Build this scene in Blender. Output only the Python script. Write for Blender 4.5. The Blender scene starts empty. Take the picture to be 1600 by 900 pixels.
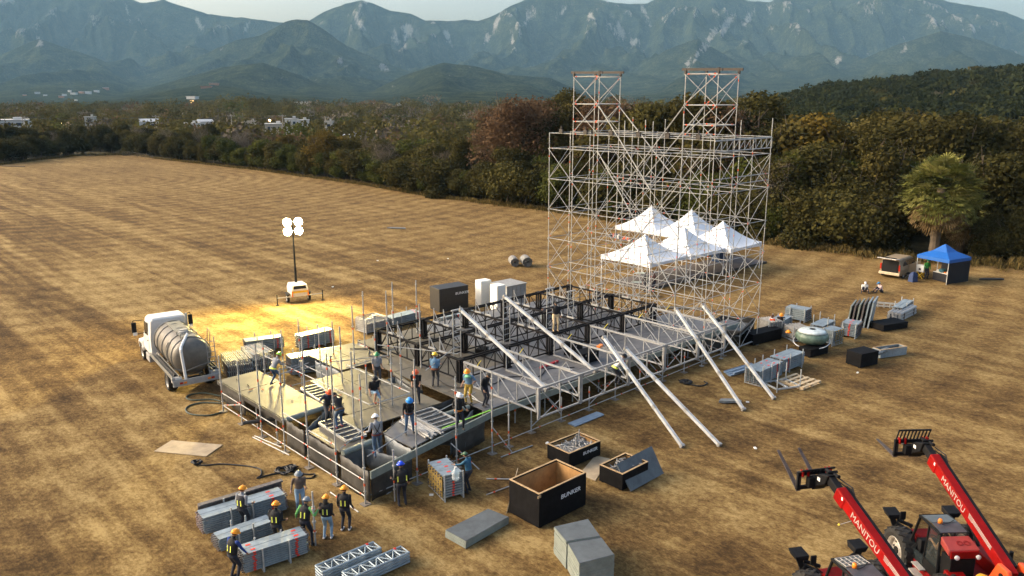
import bpy, bmesh, math, random
import numpy as np
from mathutils import Vector, Matrix, Euler
R = math.radians
random.seed(7); rng = np.random.default_rng(7)
scene = bpy.context.scene
col = scene.collection

# ------------------------------------------------------------------ camera, sky, sun, exposure
CAM_H = 15.6; FOC = 1250.0; PITCH = math.atan(300.0/FOC)
cam = bpy.data.objects.new('camera', bpy.data.cameras.new('camera'))
cam.data.sensor_width = 36; cam.data.lens = 36*FOC/1600
cam.data.clip_start = 0.5; cam.data.clip_end = 40000
cam.location = (0, 0, CAM_H); cam.rotation_euler = (math.pi/2-PITCH, 0, 0)
col.objects.link(cam); scene.camera = cam

SUN_EL, SUN_AZ = 24.0, -84.0          # degrees; azimuth from +Y, negative = left
w = bpy.data.worlds.new('World'); scene.world = w; w.use_nodes = True
nt = w.node_tree; bg = nt.nodes['Background']
sky = nt.nodes.new('ShaderNodeTexSky'); sky.sky_type = 'NISHITA'; sky.sun_disc = False
sky.sun_elevation = R(SUN_EL); sky.sun_rotation = R(SUN_AZ)
sky.air_density = 1.0; sky.dust_density = 7.0; sky.ozone_density = 0.3
nt.links.new(sky.outputs[0], bg.inputs[0]); bg.inputs[1].default_value = 0.13
sl = bpy.data.lights.new('sun', 'SUN'); sl.energy = 0.7; sl.angle = R(28); sl.color = (1, .95, .88)
so = bpy.data.objects.new('sun', sl); col.objects.link(so)
sd = Vector((math.sin(R(SUN_AZ))*math.cos(R(33)), math.cos(R(SUN_AZ))*math.cos(R(33)), math.sin(R(33))))
so.rotation_euler = sd.to_track_quat('Z', 'Y').to_euler()
scene.view_settings.view_transform = 'Standard'; scene.view_settings.look = 'None'
scene.view_settings.gamma = 1; scene.view_settings.use_curve_mapping = False
scene.view_settings.exposure = 1.62
scene.cycles.max_bounces = 5; scene.cycles.diffuse_bounces = 2; scene.cycles.glossy_bounces = 2
scene.cycles.transparent_max_bounces = 8; scene.cycles.volume_bounces = 0
scene.cycles.caustics_reflective = False; scene.cycles.caustics_refractive = False

HAZE = 0.00005
LAMP_W = 3000
# ------------------------------------------------------------------ measuring helpers
_cp, _sp = math.cos(PITCH), math.sin(PITCH)
def ray(px, py):
    a = (px-800)/FOC; b = (450-py)/FOC
    return np.array([a, _cp+b*_sp, -_sp+b*_cp])
def at(px, py, z=0.0):
    """world point at height z seen at this place of the photograph"""
    r = ray(px, py); t = (z-CAM_H)/r[2]
    return np.array([0, 0, CAM_H])+t*r
def hgt(px, py, px2, py2):
    g = at(px, py); r = ray(px2, py2); return CAM_H+g[1]/r[1]*r[2]
A1 = R(46.8)
SU = np.array([math.sin(A1), math.cos(A1), 0]); SV = np.array([-math.cos(A1), math.sin(A1), 0])
SO = at(577, 782); STAGE_RZ = R(90)-A1
def st(px, py, z=0.0):
    d = at(px, py, z)-SO; return float(d@SU), float(d@SV)

# ------------------------------------------------------------------ tagging
def tag(o, label=None, cat=None, group=None, kind=None):
    if label: o['label'] = label
    if cat: o['category'] = cat
    if group: o['group'] = group
    if kind: o['kind'] = kind
    return o
def empty(name, loc=(0, 0, 0), rz=0.0, label=None, cat=None, group=None):
    o = bpy.data.objects.new(name, None); o.location = tuple(loc); o.rotation_euler = (0, 0, rz)
    o.empty_display_size = .2; col.objects.link(o)
    return tag(o, label, cat, group)
def kids(o): return [c for c in bpy.data.objects if c.parent == o]
def copy_tree(o, parent=None):
    c = o.copy(); col.objects.link(c)
    if parent is not None: c.parent = parent
    for ch in o.children: copy_tree(ch, c)
    return c

# ------------------------------------------------------------------ materials
def _nodes(m):
    m.use_nodes = True; nt = m.node_tree; return nt, nt.nodes, nt.links, nt.nodes['Principled BSDF']
MATS = {}
def mat(name, c, rough=.6, metal=0.0, var=.25, scale=6.0, bump=0.0, spec=.4, c2=None, detail=5.0):
    """base colour mottled by two scales of noise (dirt, wear)"""
    if name in MATS: return MATS[name]
    m = bpy.data.materials.new(name); nt, N, L, b = _nodes(m)
    b.inputs['Roughness'].default_value = rough; b.inputs['Metallic'].default_value = metal
    b.inputs['Specular IOR Level'].default_value = spec
    tc = N.new('ShaderNodeTexCoord')
    n = N.new('ShaderNodeTexNoise'); n.inputs['Scale'].default_value = scale; n.inputs['Detail'].default_value = detail
    n.inputs['Roughness'].default_value = .7
    L.new(tc.outputs['Object'], n.inputs['Vector'])
    r = N.new('ShaderNodeValToRGB'); r.color_ramp.elements[0].position = .32; r.color_ramp.elements[1].position = .68
    d = c2 if c2 else tuple(x*(1-var) for x in c)
    u = c if c2 else tuple(min(1, x*(1+var*.6)) for x in c)
    r.color_ramp.elements[0].color = (*d, 1); r.color_ramp.elements[1].color = (*u, 1)
    L.new(n.outputs['Fac'], r.inputs['Fac']); L.new(r.outputs['Color'], b.inputs['Base Color'])
    if bump:
        bp = N.new('ShaderNodeBump'); bp.inputs['Strength'].default_value = bump; bp.inputs['Distance'].default_value = .02
        L.new(n.outputs['Fac'], bp.inputs['Height']); L.new(bp.outputs[0], b.inputs['Normal'])
    MATS[name] = m; return m
def glass(name, c, alpha=.25):
    if name in MATS: return MATS[name]
    m = bpy.data.materials.new(name); nt, N, L, b = _nodes(m)
    b.inputs['Base Color'].default_value = (*c, 1); b.inputs['Roughness'].default_value = .06
    b.inputs['Specular IOR Level'].default_value = .8; b.inputs['Alpha'].default_value = alpha
    MATS[name] = m; return m
def emit(name, c, s):
    if name in MATS: return MATS[name]
    m = bpy.data.materials.new(name); nt, N, L, b = _nodes(m)
    b.inputs['Base Color'].default_value = (*c, 1)
    b.inputs['Emission Color'].default_value = (*c, 1); b.inputs['Emission Strength'].default_value = s
    MATS[name] = m; return m

# ------------------------------------------------------------------ mesh collector
class MB:
    def __init__(s): s.v = []; s.f = []; s.m = []
    def add(s, vs, fs, mi=0):
        o = len(s.v); s.v += [tuple(map(float, p)) for p in vs]
        s.f += [tuple(i+o for i in f) for f in fs]; s.m += [mi]*len(fs); return s
    def box(s, c, d, mi=0, rz=0.0, rot=None):
        x, y, z = d[0]/2, d[1]/2, d[2]/2
        M = rot if rot is not None else Matrix.Rotation(rz, 3, 'Z')
        vs = [Vector(c)+M@Vector(p) for p in ((-x,-y,-z),(x,-y,-z),(x,y,-z),(-x,y,-z),(-x,-y,z),(x,-y,z),(x,y,z),(-x,y,z))]
        return s.add(vs, [(0,3,2,1),(4,5,6,7),(0,1,5,4),(1,2,6,5),(2,3,7,6),(3,0,4,7)], mi)
    def beam(s, p, q, w, h, mi=0, up=(0, 0, 1)):
        p, q = Vector(p), Vector(q); d = (q-p); L = d.length; d.normalize(); u = Vector(up)
        if abs(d.dot(u)) > .98: u = Vector((0, 1, 0))
        x = d.cross(u).normalized(); z = x.cross(d)
        M = Matrix((x, d, z)).transposed()
        return s.box((p+q)/2, (w, L, h), mi, rot=M)
    def tube(s, p, q, r, r2=None, mi=0, n=6, caps=True, flat=1.0, xdir=None):
        p, q = Vector(p), Vector(q); d = q-p
        if d.length < 1e-6: return s
        d.normalize(); r2 = r if r2 is None else r2
        u = Vector(xdir) if xdir is not None else (Vector((0, 0, 1)) if abs(d.z) < .9 else Vector((0, 1, 0)))
        y = d.cross(u).normalized(); x = y.cross(d).normalized()
        vs = []
        for c, rr in ((p, r), (q, r2)):
            for k in range(n):
                a = 2*math.pi*k/n; vs.append(c+x*(rr*math.cos(a))+y*(rr*flat*math.sin(a)))
        fs = [(k, (k+1) % n, n+(k+1) % n, n+k) for k in range(n)]
        if caps: fs += [tuple(range(n-1, -1, -1)), tuple(range(n, 2*n))]
        return s.add(vs, fs, mi)
    def path(s, pts, r, mi=0, n=6, closed=False):
        pts = [Vector(p) for p in pts]
        for i in range(len(pts)-1): s.tube(pts[i], pts[i+1], r, r, mi, n)
        return s
    def loft(s, rings, mi=0, caps=True):
        n = len(rings[0]); vs = [p for r in rings for p in r]; fs = []
        for j in range(len(rings)-1):
            for k in range(n): fs.append((j*n+k, j*n+(k+1) % n, (j+1)*n+(k+1) % n, (j+1)*n+k))
        if caps: fs += [tuple(range(n-1, -1, -1)), tuple(range((len(rings)-1)*n, len(rings)*n))]
        return s.add(vs, fs, mi)
    def ball(s, c, r, mi=0, nu=10, nv=7, v0=0.0, v1=1.0):
        rx, ry, rz = (r, r, r) if isinstance(r, (int, float)) else r
        rings = []
        for j in range(nv+1):
            a = -math.pi/2+math.pi*(v0+(v1-v0)*j/nv); ca, sa = max(math.cos(a), .004), math.sin(a)
            rings.append([(c[0]+rx*ca*math.cos(2*math.pi*k/nu), c[1]+ry*ca*math.sin(2*math.pi*k/nu), c[2]+rz*sa) for k in range(nu)])
        return s.loft(rings, mi)
    def lathe(s, prof, c=(0, 0, 0), axis='Z', n=16, mi=0, caps=True):
        """prof: list of (radius, position along axis)"""
        rings = []
        for r, h in prof:
            ring = []
            for k in range(n):
                a = 2*math.pi*k/n; x, y = max(r, .001)*math.cos(a), max(r, .001)*math.sin(a)
                p = {'Z': (x, y, h), 'Y': (x, h, y), 'X': (h, x, y)}[axis]
                ring.append((c[0]+p[0], c[1]+p[1], c[2]+p[2]))
            rings.append(ring)
        return s.loft(rings, mi, caps)
    def poly(s, pts, z0, z1, mi=0):
        """vertical prism over a plan outline"""
        n = len(pts)
        if sum(pts[i][0]*pts[(i+1)%n][1]-pts[(i+1)%n][0]*pts[i][1] for i in range(n)) < 0: pts = pts[::-1]
        return s.loft([[(p[0], p[1], z0) for p in pts], [(p[0], p[1], z1) for p in pts]], mi)
    def side(s, pts, x0, x1, mi=0):
        """outline given as (y, z), extruded along x"""
        n = len(pts)
        if sum(pts[i][0]*pts[(i+1)%n][1]-pts[(i+1)%n][0]*pts[i][1] for i in range(n)) < 0: pts = pts[::-1]
        return s.loft([[(x0, p[0], p[1]) for p in pts], [(x1, p[0], p[1]) for p in pts]], mi)
    def build(s, name, mats, parent=None, smooth=False, bevel=0.0, loc=None, rz=0.0):
        me = bpy.data.meshes.new(name); me.from_pydata(s.v, [], s.f)
        for m in (mats if isinstance(mats, (list, tuple)) else [mats]): me.materials.append(m)
        me.polygons.foreach_set('material_index', s.m)
        if smooth: me.polygons.foreach_set('use_smooth', [True]*len(s.f))
        me.update()
        o = bpy.data.objects.new(name, me); col.objects.link(o)
        if parent is not None: o.parent = parent
        if loc is not None: o.location = tuple(loc)
        if rz: o.rotation_euler = (0, 0, rz)
        if bevel:
            b = o.modifiers.new('bevel', 'BEVEL'); b.width = bevel; b.segments = 2; b.limit_method = 'ANGLE'; b.angle_limit = R(40)
        return o
def text(name, body, size, m, parent, loc, rot, thick=.006, sx=1.0, shear=0.0, bold=0.0):
    c = bpy.data.curves.new(name, 'FONT'); c.body = body; c.size = size; c.extrude = thick; c.shear = shear; c.offset = bold
    c.align_x = 'CENTER'; c.align_y = 'CENTER'; c.resolution_u = 3
    t = bpy.data.objects.new('tmp', c); col.objects.link(t)
    dg = bpy.context.evaluated_depsgraph_get(); me = bpy.data.meshes.new_from_object(t.evaluated_get(dg))
    bpy.data.objects.remove(t); me.name = name; me.materials.clear(); me.materials.append(m)
    o = bpy.data.objects.new(name, me); col.objects.link(o); o.parent = parent
    o.location = loc; o.rotation_euler = rot; o.scale = (sx, 1, 1); return o
# ================================================================== SETTING
_perm = np.random.default_rng(3).permutation(512); _perm = np.concatenate([_perm, _perm, _perm])
_gr = np.random.default_rng(5).normal(size=(512, 2)); _gr /= np.linalg.norm(_gr, axis=1)[:, None]
def perlin(x, y):
    xi = np.floor(x).astype(int); yi = np.floor(y).astype(int); xf = x-xi; yf = y-yi
    u = xf*xf*xf*(xf*(xf*6-15)+10); v = yf*yf*yf*(yf*(yf*6-15)+10)
    def g(ix, iy, dx, dy):
        h = _perm[(_perm[ix & 511]+iy) & 511]; return _gr[h, 0]*dx+_gr[h, 1]*dy
    a = g(xi, yi, xf, yf); b = g(xi+1, yi, xf-1, yf); c = g(xi, yi+1, xf, yf-1); d = g(xi+1, yi+1, xf-1, yf-1)
    return (a*(1-u)+b*u)*(1-v)+(c*(1-u)+d*u)*v
def fbm(x, y, o=5):
    s = 0; a = 1; f = 1
    for k in range(o): s = s+a*perlin(x*f+17*k, y*f-9*k); a *= .5; f *= 2.03
    return s
def ridged(x, y, o=5):
    s = 0; a = 1; f = 1; w_ = 1
    for k in range(o):
        n = 1-np.abs(perlin(x*f+31*k, y*f+7*k))*2; n = n*n*w_; s = s+a*n; w_ = np.clip(n*1.4, 0, 1); a *= .5; f *= 2.05
    return s/1.9

# edge of the mown field (world metres), left to right, then round behind the camera
EDGE = [tuple(at(*p)[:2]) for p in [(0,258),(60,250),(130,243),(200,242),(260,250),(330,258),(400,266),(480,277),(560,288),(640,302),(720,313),(800,323),(850,328)]]
EDGE += [(12.5, 102.5), (20.5, 92.5)]
EDGE += [tuple(at(*p)[:2]) for p in [(1195,380),(1280,390),(1360,400),(1440,408),(1520,412),(1600,418)]]
EDGE += [(58, 69)]
FIELD = [(-190, 60), (-150, 120)]+EDGE+[(90, 62), (110, 20), (80, -40), (-90, -40)]

def ground_material(name, cols, field=True):
    m = bpy.data.materials.new(name); nt, N, L, b = _nodes(m)
    b.inputs['Roughness'].default_value = .95; b.inputs['Specular IOR Level'].default_value = .1
    tc = N.new('ShaderNodeTexCoord')
    def noise(scale, rot=0, sc=(1, 1, 1), detail=5, rough=.65, dist=0.0):
        mp = N.new('ShaderNodeMapping'); mp.vector_type = 'TEXTURE'; mp.inputs['Rotation'].default_value = (0, 0, rot); mp.inputs['Scale'].default_value = tuple(1/q for q in sc)
        L.new(tc.outputs['Object'], mp.inputs['Vector'])
        n = N.new('ShaderNodeTexNoise'); n.inputs['Scale'].default_value = scale; n.inputs['Detail'].default_value = detail
        n.inputs['Roughness'].default_value = rough; n.inputs['Distortion'].default_value = dist
        L.new(mp.outputs[0], n.inputs['Vector']); return n.outputs['Fac']
    def ramp(fac, stops):
        r = N.new('ShaderNodeValToRGB'); e = r.color_ramp.elements
        while len(e) < len(stops): e.new(.5)
        for i, (p, c) in enumerate(stops): e[i].position = p; e[i].color = (*c, 1) if len(c) == 3 else c
        L.new(fac, r.inputs['Fac']); return r.outputs['Color']
    def mix(fac, a, c2, mode='MIX'):
        x = N.new('ShaderNodeMix'); x.data_type = 'RGBA'; x.blend_type = mode
        if isinstance(fac, float): x.inputs[0].default_value = fac
        else: L.new(fac, x.inputs[0])
        L.new(a, x.inputs[6]); L.new(c2, x.inputs[7]); return x.outputs[2]
    ang = R(43.2)                    # mowing runs along the stage's cross direction
    brown, tan, straw, dark = cols
    fine = noise(3.2, detail=9, rough=.82)
    grit = noise(11., ang, (1, .35, 1), detail=7, rough=.85)
    clump = noise(.75, ang, (1, .55, 1), detail=6, rough=.68, dist=.35)
    lanes = noise(.46, ang, (1, .05, 1), detail=4, rough=.55, dist=.12)      # raked lanes
    broken = noise(.55, ang, (1, .28, 1), detail=6, rough=.7)
    big = noise(.045, detail=5, rough=.6, dist=.9)
    ruts = noise(1.15, ang, (1, .03, 1), detail=3, rough=.5, dist=.08)
    arcs = N.new('ShaderNodeTexWave'); arcs.wave_type = 'RINGS'; arcs.rings_direction = 'Z'; arcs.inputs['Scale'].default_value = .11; arcs.inputs['Distortion'].default_value = 2.5; arcs.inputs['Detail'].default_value = 3; arcs.inputs['Detail Scale'].default_value = .6
    mpa = N.new('ShaderNodeMapping'); mpa.inputs['Location'].default_value = (78, -150, 0); L.new(tc.outputs['Object'], mpa.inputs['Vector']); L.new(mpa.outputs[0], arcs.inputs['Vector'])
    def math_(op, x, y):
        q = N.new('ShaderNodeMath'); q.operation = op
        for i, z in enumerate((x, y)):
            if isinstance(z, (int, float)): q.inputs[i].default_value = z
            else: L.new(z, q.inputs[i])
        return q.outputs[0]
    def cen(x, k): return math_('MULTIPLY', math_('SUBTRACT', x, .5), k)
    lane = math_('MULTIPLY', cen(ramp(lanes, [(.42, (0, 0, 0)), (.58, (1, 1, 1))]), 1.0), ramp(broken, [(.34, (.25, .25, .25)), (.56, (1, 1, 1))]))
    sx = N.new('ShaderNodeSeparateXYZ'); L.new(tc.outputs['Object'], sx.inputs[0])
    zone_ = math_('ADD', sx.outputs['Y'], math_('MULTIPLY', sx.outputs['X'], .9))           # the raked part of the field lies on the near left
    zn = N.new('ShaderNodeMapRange'); zn.inputs['From Min'].default_value = 34; zn.inputs['From Max'].default_value = 82; zn.inputs['To Min'].default_value = 1.35; zn.inputs['To Max'].default_value = .30; L.new(zone_, zn.inputs['Value'])
    lane = math_('MULTIPLY', lane, zn.outputs[0]); rutz = math_('MULTIPLY', cen(ruts, .26), zn.outputs[0])
    t = math_('ADD', math_('ADD', math_('ADD', cen(fine, 1.0), cen(grit, .85)), math_('ADD', cen(clump, .58), math_('MULTIPLY', lane, .21))), math_('ADD', cen(big, .26), math_('ADD', rutz, cen(arcs.outputs['Fac'], .085))))
    t = math_('ADD', t, .50)
    c3 = ramp(t, [(.08, tuple(x*.6 for x in dark)), (.27, dark), (.42, brown), (.55, tan), (.74, straw), (.95, tuple(min(1, x*1.15) for x in straw))])
    L.new(c3, b.inputs['Base Color'])
    bp = N.new('ShaderNodeBump'); bp.inputs['Strength'].default_value = .9; bp.inputs['Distance'].default_value = .10
    ad = N.new('ShaderNodeMath'); ad.operation = 'ADD'; L.new(fine, ad.inputs[0]); L.new(grit, ad.inputs[1])
    L.new(ad.outputs[0], bp.inputs['Height']); L.new(bp.outputs[0], b.inputs['Normal'])
    return m
M_field = ground_material('dry_mown_grass', ((.132, .078, .028), (.215, .137, .051), (.375, .262, .108), (.066, .039, .016)))
M_scrub = ground_material('scrub_floor', ((.05, .04, .018), (.075, .06, .025), (.12, .09, .04), (.03, .024, .012)))

g = MB(); g.add([(-9000, -400, -.004), (9000, -400, -.004), (9000, 9000, -.004), (-9000, 9000, -.004)], [(0, 1, 2, 3)])
tag(g.build('ground', M_scrub), kind='structure')
bmf = bmesh.new(); bmf.faces.new([bmf.verts.new((x, y, 0)) for x, y in FIELD])
bmesh.ops.triangulate(bmf, faces=bmf.faces[:]); mef = bpy.data.meshes.new('grass_field'); bmf.to_mesh(mef); bmf.free()
mef.materials.append(M_field); fo = bpy.data.objects.new('grass_field', mef); col.objects.link(fo); tag(fo, kind='structure')

# ------------------------------------------------------------------ mountains
LAYERS = [  # distance, width of the near flank, ridge as seen
 (6500, 3300, [(-200,-40),(0,-18),(60,-14),(120,-22),(180,-12),(220,3),(245,1),(255,-3),(264,2),(300,12),(325,21),(345,23),(380,27),(415,31),(437,34),(470,34),(482,32),(510,16),(540,5),(565,0),(580,3),(610,15),(640,20),(665,31),(700,32),(725,29),(745,32),(765,26),(785,16),(800,8),(820,-2),(860,-16),(930,-3),(960,4),(985,5),(1012,4),(1030,-6),(1080,-22),(1140,-10),(1170,0),(1203,2),(1230,-10),(1300,-36),(1400,-30),(1450,-8),(1484,2),(1505,5),(1540,11),(1572,18),(1600,30),(1700,60),(1800,90)]),
 (4600, 2300, [(-200,150),(-60,112),(60,60),(150,90),(215,120),(270,106),(330,80),(370,62),(405,56),(445,34),(462,30),(480,30),(500,42),(540,70),(600,98),(660,118),(740,140),(830,165),(900,160),(980,118),(1040,78),(1090,60),(1150,95),(1220,135),(1300,112),(1400,70),(1470,48),(1530,62),(1600,88),(1800,130)]),
 (3000, 1500, [(-200,170),(0,160),(150,150),(230,138),(300,118),(350,104),(410,97),(470,118),(520,142),(558,160),(590,138),(630,118),(690,97),(730,101),(800,117),(860,122),(930,150),(1000,168),(1150,165),(1300,150),(1500,140),(1800,130)]),
 (2100, 900, [(-200,172),(0,168),(120,166),(210,150),(270,140),(330,131),(380,138),(430,150),(500,166),(700,170),(760,160),(840,150),(900,160),(980,170),(1800,168)]),
]
_LY = []
for D, W, pts in LAYERS:
    q = [ray(*p) for p in pts]; _LY.append((D, W, np.array([r[0]/r[1] for r in q]), np.array([CAM_H+r[2]/r[1]*D for r in q])))
CREST = []
def mtn_h(X, Y):
    CREST.clear()
    X = np.asarray(X, float); Y = np.asarray(Y, float); h = np.full(X.shape, -3.0)
    for i, (D, W, t, z) in enumerate(_LY):
        s = X/Y; wx = X+160*fbm(X/900+3*i, Y/900, 3); wy = Y+160*fbm(X/900, Y/900+5*i, 3)
        zi = np.interp(s, t, z)+fbm(X/90, np.full(X.shape, D/90.), 4)*(7 if i == 0 else 5)*(D/6500)**.5
        u = np.clip((Y-(D-W))/W, 0, 1.0); back = np.clip(1-(Y-D)/(W*.8), 0, 1)
        prof = np.where(Y <= D, .35*u+.65*u**1.9, back**1.3)
        sp = np.clip((ridged(wx/(560-50*i)+11*i, wy/(1500-150*i), 6)-.14)/.56, 0, 1)
        sp2 = np.clip((ridged(wx/210-7*i, wy/480+3*i, 4)-.14)/.56, 0, 1)
        cut = np.clip(1-u**8, 0, 1)*np.clip(u*1.6, 0, 1)**.7*np.where(Y <= D, 1, 0)
        hi = zi*prof*(1-cut*(.50*(1-sp)+.17*(1-sp2)))
        if i < 2: CREST.append(np.where(hi > h, np.clip((sp-.55)/.4, 0, 1)*np.clip((sp2-.35)/.5, 0, 1)*np.clip((hi-150)/350, 0, 1), CREST[-1] if CREST else 0))
        h = np.maximum(h, hi)
        if i >= 2 and CREST: CREST.append(np.where(hi >= h, 0, CREST[-1]))
    return h
nX, nY = 980, 380
S_ = np.linspace(-.86, .86, nX); Yv = 1150+(7600-1150)*np.linspace(0, 1, nY)**1.25
SS, YY = np.meshgrid(S_, Yv); XX = SS*YY; ZZ = mtn_h(XX, YY); CR = CREST[-1].ravel()
mv = np.stack([XX, YY, ZZ], -1).reshape(-1, 3)
ii = (np.arange(nY-1)[:, None]*nX+np.arange(nX-1)[None, :]).ravel()
mf = np.stack([ii, ii+1, ii+nX+1, ii+nX], 1)
me = bpy.data.meshes.new('mountains'); me.from_pydata(mv.tolist(), [], mf.tolist())
me.polygons.foreach_set('use_smooth', [True]*len(mf))
# bare rock: steep gullies high on the main range, and a few cliffs
rock = np.zeros(len(mv))
slope = np.hypot(*np.gradient(ZZ, axis=(0, 1))[::-1]).ravel()
fz = mv[:, 1]*_cp-(mv[:, 2]-CAM_H)*_sp; uz = mv[:, 1]*_sp+(mv[:, 2]-CAM_H)*_cp
ppx = 800+FOC*mv[:, 0]/fz; ppy = 450-FOC*uz/fz
for (x, y, rx, ry, tilt) in [(965,48,15,26,.5),(990,65,14,9,.3),(620,62,7,24,.25),(565,40,8,18,.6),(555,22,12,8,.4),(632,62,5,18,.1),(640,48,14,16,.5),(800,60,5,30,.2),(1110,60,10,26,-.5),(1135,40,10,22,-.6),(1170,28,8,20,-.4),(1090,85,7,18,-.5),(1075,100,5,16,-.3),(1010,25,6,22,.4),(830,25,10,16,-.4),(775,38,5,22,-.4),(760,60,6,14,-.4),(385,45,5,14,-.4),(310,35,6,14,.5),(200,20,6,16,.3),(145,30,6,14,.3),(60,60,6,16,.3),(530,95,8,10,.4),(600,105,8,8,.5),(700,60,6,18,.5),(1310,95,6,10,-.5),(1410,80,8,10,-.4),(1205,10,8,14,-.4),(880,15,8,12,-.5),(925,30,6,14,.3)]:
    dx = (ppx-x)-tilt*(ppy-y); dy = ppy-y
    rock = np.maximum(rock, np.exp(-((dx/rx)**2+(dy/ry)**2)))
rock = np.where(mv[:, 1] > 3200, np.maximum(rock, CR*.72), 0)
at_ = me.attributes.new('rock', 'FLOAT', 'POINT'); at_.data.foreach_set('value', rock.astype(np.float32))
def forest_material(name, dark, mid, lite, rockc=None, scale=.012):
    m = bpy.data.materials.new(name); nt, N, L, b = _nodes(m)
    b.inputs['Roughness'].default_value = 1; b.inputs['Specular IOR Level'].default_value = .0
    tc = N.new('ShaderNodeTexCoord')
    def noise(s, d=6, rg=.7, sc=(1, 1, 1)):
        mp = N.new('ShaderNodeMapping'); mp.inputs['Scale'].default_value = sc; L.new(tc.outputs['Object'], mp.inputs['Vector'])
        n = N.new('ShaderNodeTexNoise'); n.inputs['Scale'].default_value = s; n.inputs['Detail'].default_value = d; n.inputs['Roughness'].default_value = rg
        L.new(mp.outputs[0], n.inputs['Vector']); return n.outputs['Fac']
    n1 = noise(scale, 8, .75); n2 = noise(scale*9, 5, .75)
    ad = N.new('ShaderNodeMath'); ad.operation = 'ADD'; L.new(n1, ad.inputs[0]); L.new(n2, ad.inputs[1])
    hf = N.new('ShaderNodeMath'); hf.operation = 'MULTIPLY'; hf.inputs[1].default_value = .5; L.new(ad.outputs[0], hf.inputs[0])
    r = N.new('ShaderNodeValToRGB'); e = r.color_ramp.elements; e[0].position = .41; e[1].position = .59; e[0].color = (*dark, 1); e[1].color = (*lite, 1)
    k = e.new(.5); k.color = (*mid, 1)
    L.new(hf.outputs[0], r.inputs['Fac']); c = r.outputs['Color']
    if rockc:
        a = N.new('ShaderNodeAttribute'); a.attribute_name = 'rock'
        n3 = noise(.010, 8, .8, (1.6, .5, .5))
        s1 = N.new('ShaderNodeMath'); s1.operation = 'MULTIPLY_ADD'; L.new(a.outputs['Fac'], s1.inputs[0]); s1.inputs[1].default_value = .22; L.new(n3, s1.inputs[2])
        rr = N.new('ShaderNodeValToRGB'); rr.color_ramp.elements[0].position = .635; rr.color_ramp.elements[1].position = .72; L.new(s1.outputs[0], rr.inputs['Fac'])
        mx = N.new('ShaderNodeMix'); mx.data_type = 'RGBA'; L.new(rr.outputs['Color'], mx.inputs[0]); L.new(c, mx.inputs[6]); mx.inputs[7].default_value = (*rockc, 1); c = mx.outputs[2]
    L.new(c, b.inputs['Base Color'])
    bp = N.new('ShaderNodeBump'); bp.inputs['Strength'].default_value = 1; bp.inputs['Distance'].default_value = 30
    L.new(n2, bp.inputs['Height']); L.new(bp.outputs[0], b.inputs['Normal'])
    return m
me.materials.append(forest_material('mountain_forest', (.009, .014, .007), (.030, .039, .018), (.080, .088, .040), (.30, .285, .255)))
mo = bpy.data.objects.new('mountains', me); col.objects.link(mo); tag(mo, kind='structure')

# ------------------------------------------------------------------ wooded hill on the right
HILLP = [(1130,172),(1190,161),(1215,152),(1240,145),(1290,134),(1350,126),(1420,120),(1460,111),(1500,112),(1540,106),(1600,101),(1700,94),(1850,100)]
_hq = [ray(*p) for p in HILLP]; _ht = np.array([r[0]/r[1] for r in _hq]); HD = 520.
_hz = np.array([CAM_H+r[2]/r[1]*HD-4 for r in _hq])
def hill_h(X, Y):
    s = X/Y; z = np.interp(s, _ht, _hz, left=-2); u = np.clip((Y-230)/(HD-230), 0, 1); bk = np.clip(1-(Y-HD)/260, 0, 1)
    sh = np.where(Y <= HD, u**1.15, bk); return np.where(s < _ht[0], -2, z*sh+fbm(X/45, Y/45, 3)*2.0*u)
sh_ = np.linspace(.235, .92, 90); yh = np.linspace(225, 790, 70)
SS, YY = np.meshgrid(sh_, yh); ZH = hill_h(SS*YY, YY)
hv = np.stack([SS*YY, YY, ZH], -1).reshape(-1, 3); ii = (np.arange(69)[:, None]*90+np.arange(89)[None, :]).ravel()
me = bpy.data.meshes.new('hill'); me.from_pydata(hv.tolist(), [], np.stack([ii, ii+1, ii+91, ii+90], 1).tolist())
me.materials.append(M_scrub); tag_o = bpy.data.objects.new('hill', me); col.objects.link(tag_o); tag(tag_o, kind='structure')

# ------------------------------------------------------------------ foliage
def leaf_material(name, ramp_cols, trans=.25):
    m = bpy.data.materials.new(name); nt, N, L, b = _nodes(m)
    b.inputs['Roughness'].default_value = .9; b.inputs['Specular IOR Level'].default_value = .03
    a = N.new('ShaderNodeAttribute'); a.attribute_name = 'shade'
    oi = N.new('ShaderNodeObjectInfo')
    s = N.new('ShaderNodeMath'); s.operation = 'MULTIPLY_ADD'; L.new(oi.outputs['Random'], s.inputs[0]); s.inputs[1].default_value = .36; 
    s2 = N.new('ShaderNodeMath'); s2.operation = 'MULTIPLY_ADD'; L.new(a.outputs['Fac'], s2.inputs[0]); s2.inputs[1].default_value = .64; s2.inputs[2].default_value = 0
    L.new(s2.outputs[0], s.inputs[2])
    r = N.new('ShaderNodeValToRGB'); e = r.color_ramp.elements
    while len(e) < len(ramp_cols): e.new(.5)
    for i, c in enumerate(ramp_cols): e[i].position = i/(len(ramp_cols)-1); e[i].color = (*c, 1)
    L.new(s.outputs[0], r.inputs['Fac']); L.new(r.outputs['Color'], b.inputs['Base Color'])
    tr = N.new('ShaderNodeBsdfTranslucent'); L.new(r.outputs['Color'], tr.inputs['Color'])
    mx = N.new('ShaderNodeMixShader'); mx.inputs[0].default_value = trans
    out = N['Material Output']; L.new(b.outputs[0], mx.inputs[1]); L.new(tr.outputs[0], mx.inputs[2]); L.new(mx.outputs[0], out.inputs[0])
    return m
L_dark = leaf_material('dark_green_leaves', [(.018, .0165, .0055), (.042, .038, .0115), (.074, .065, .019), (.115, .097, .029)])
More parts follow.
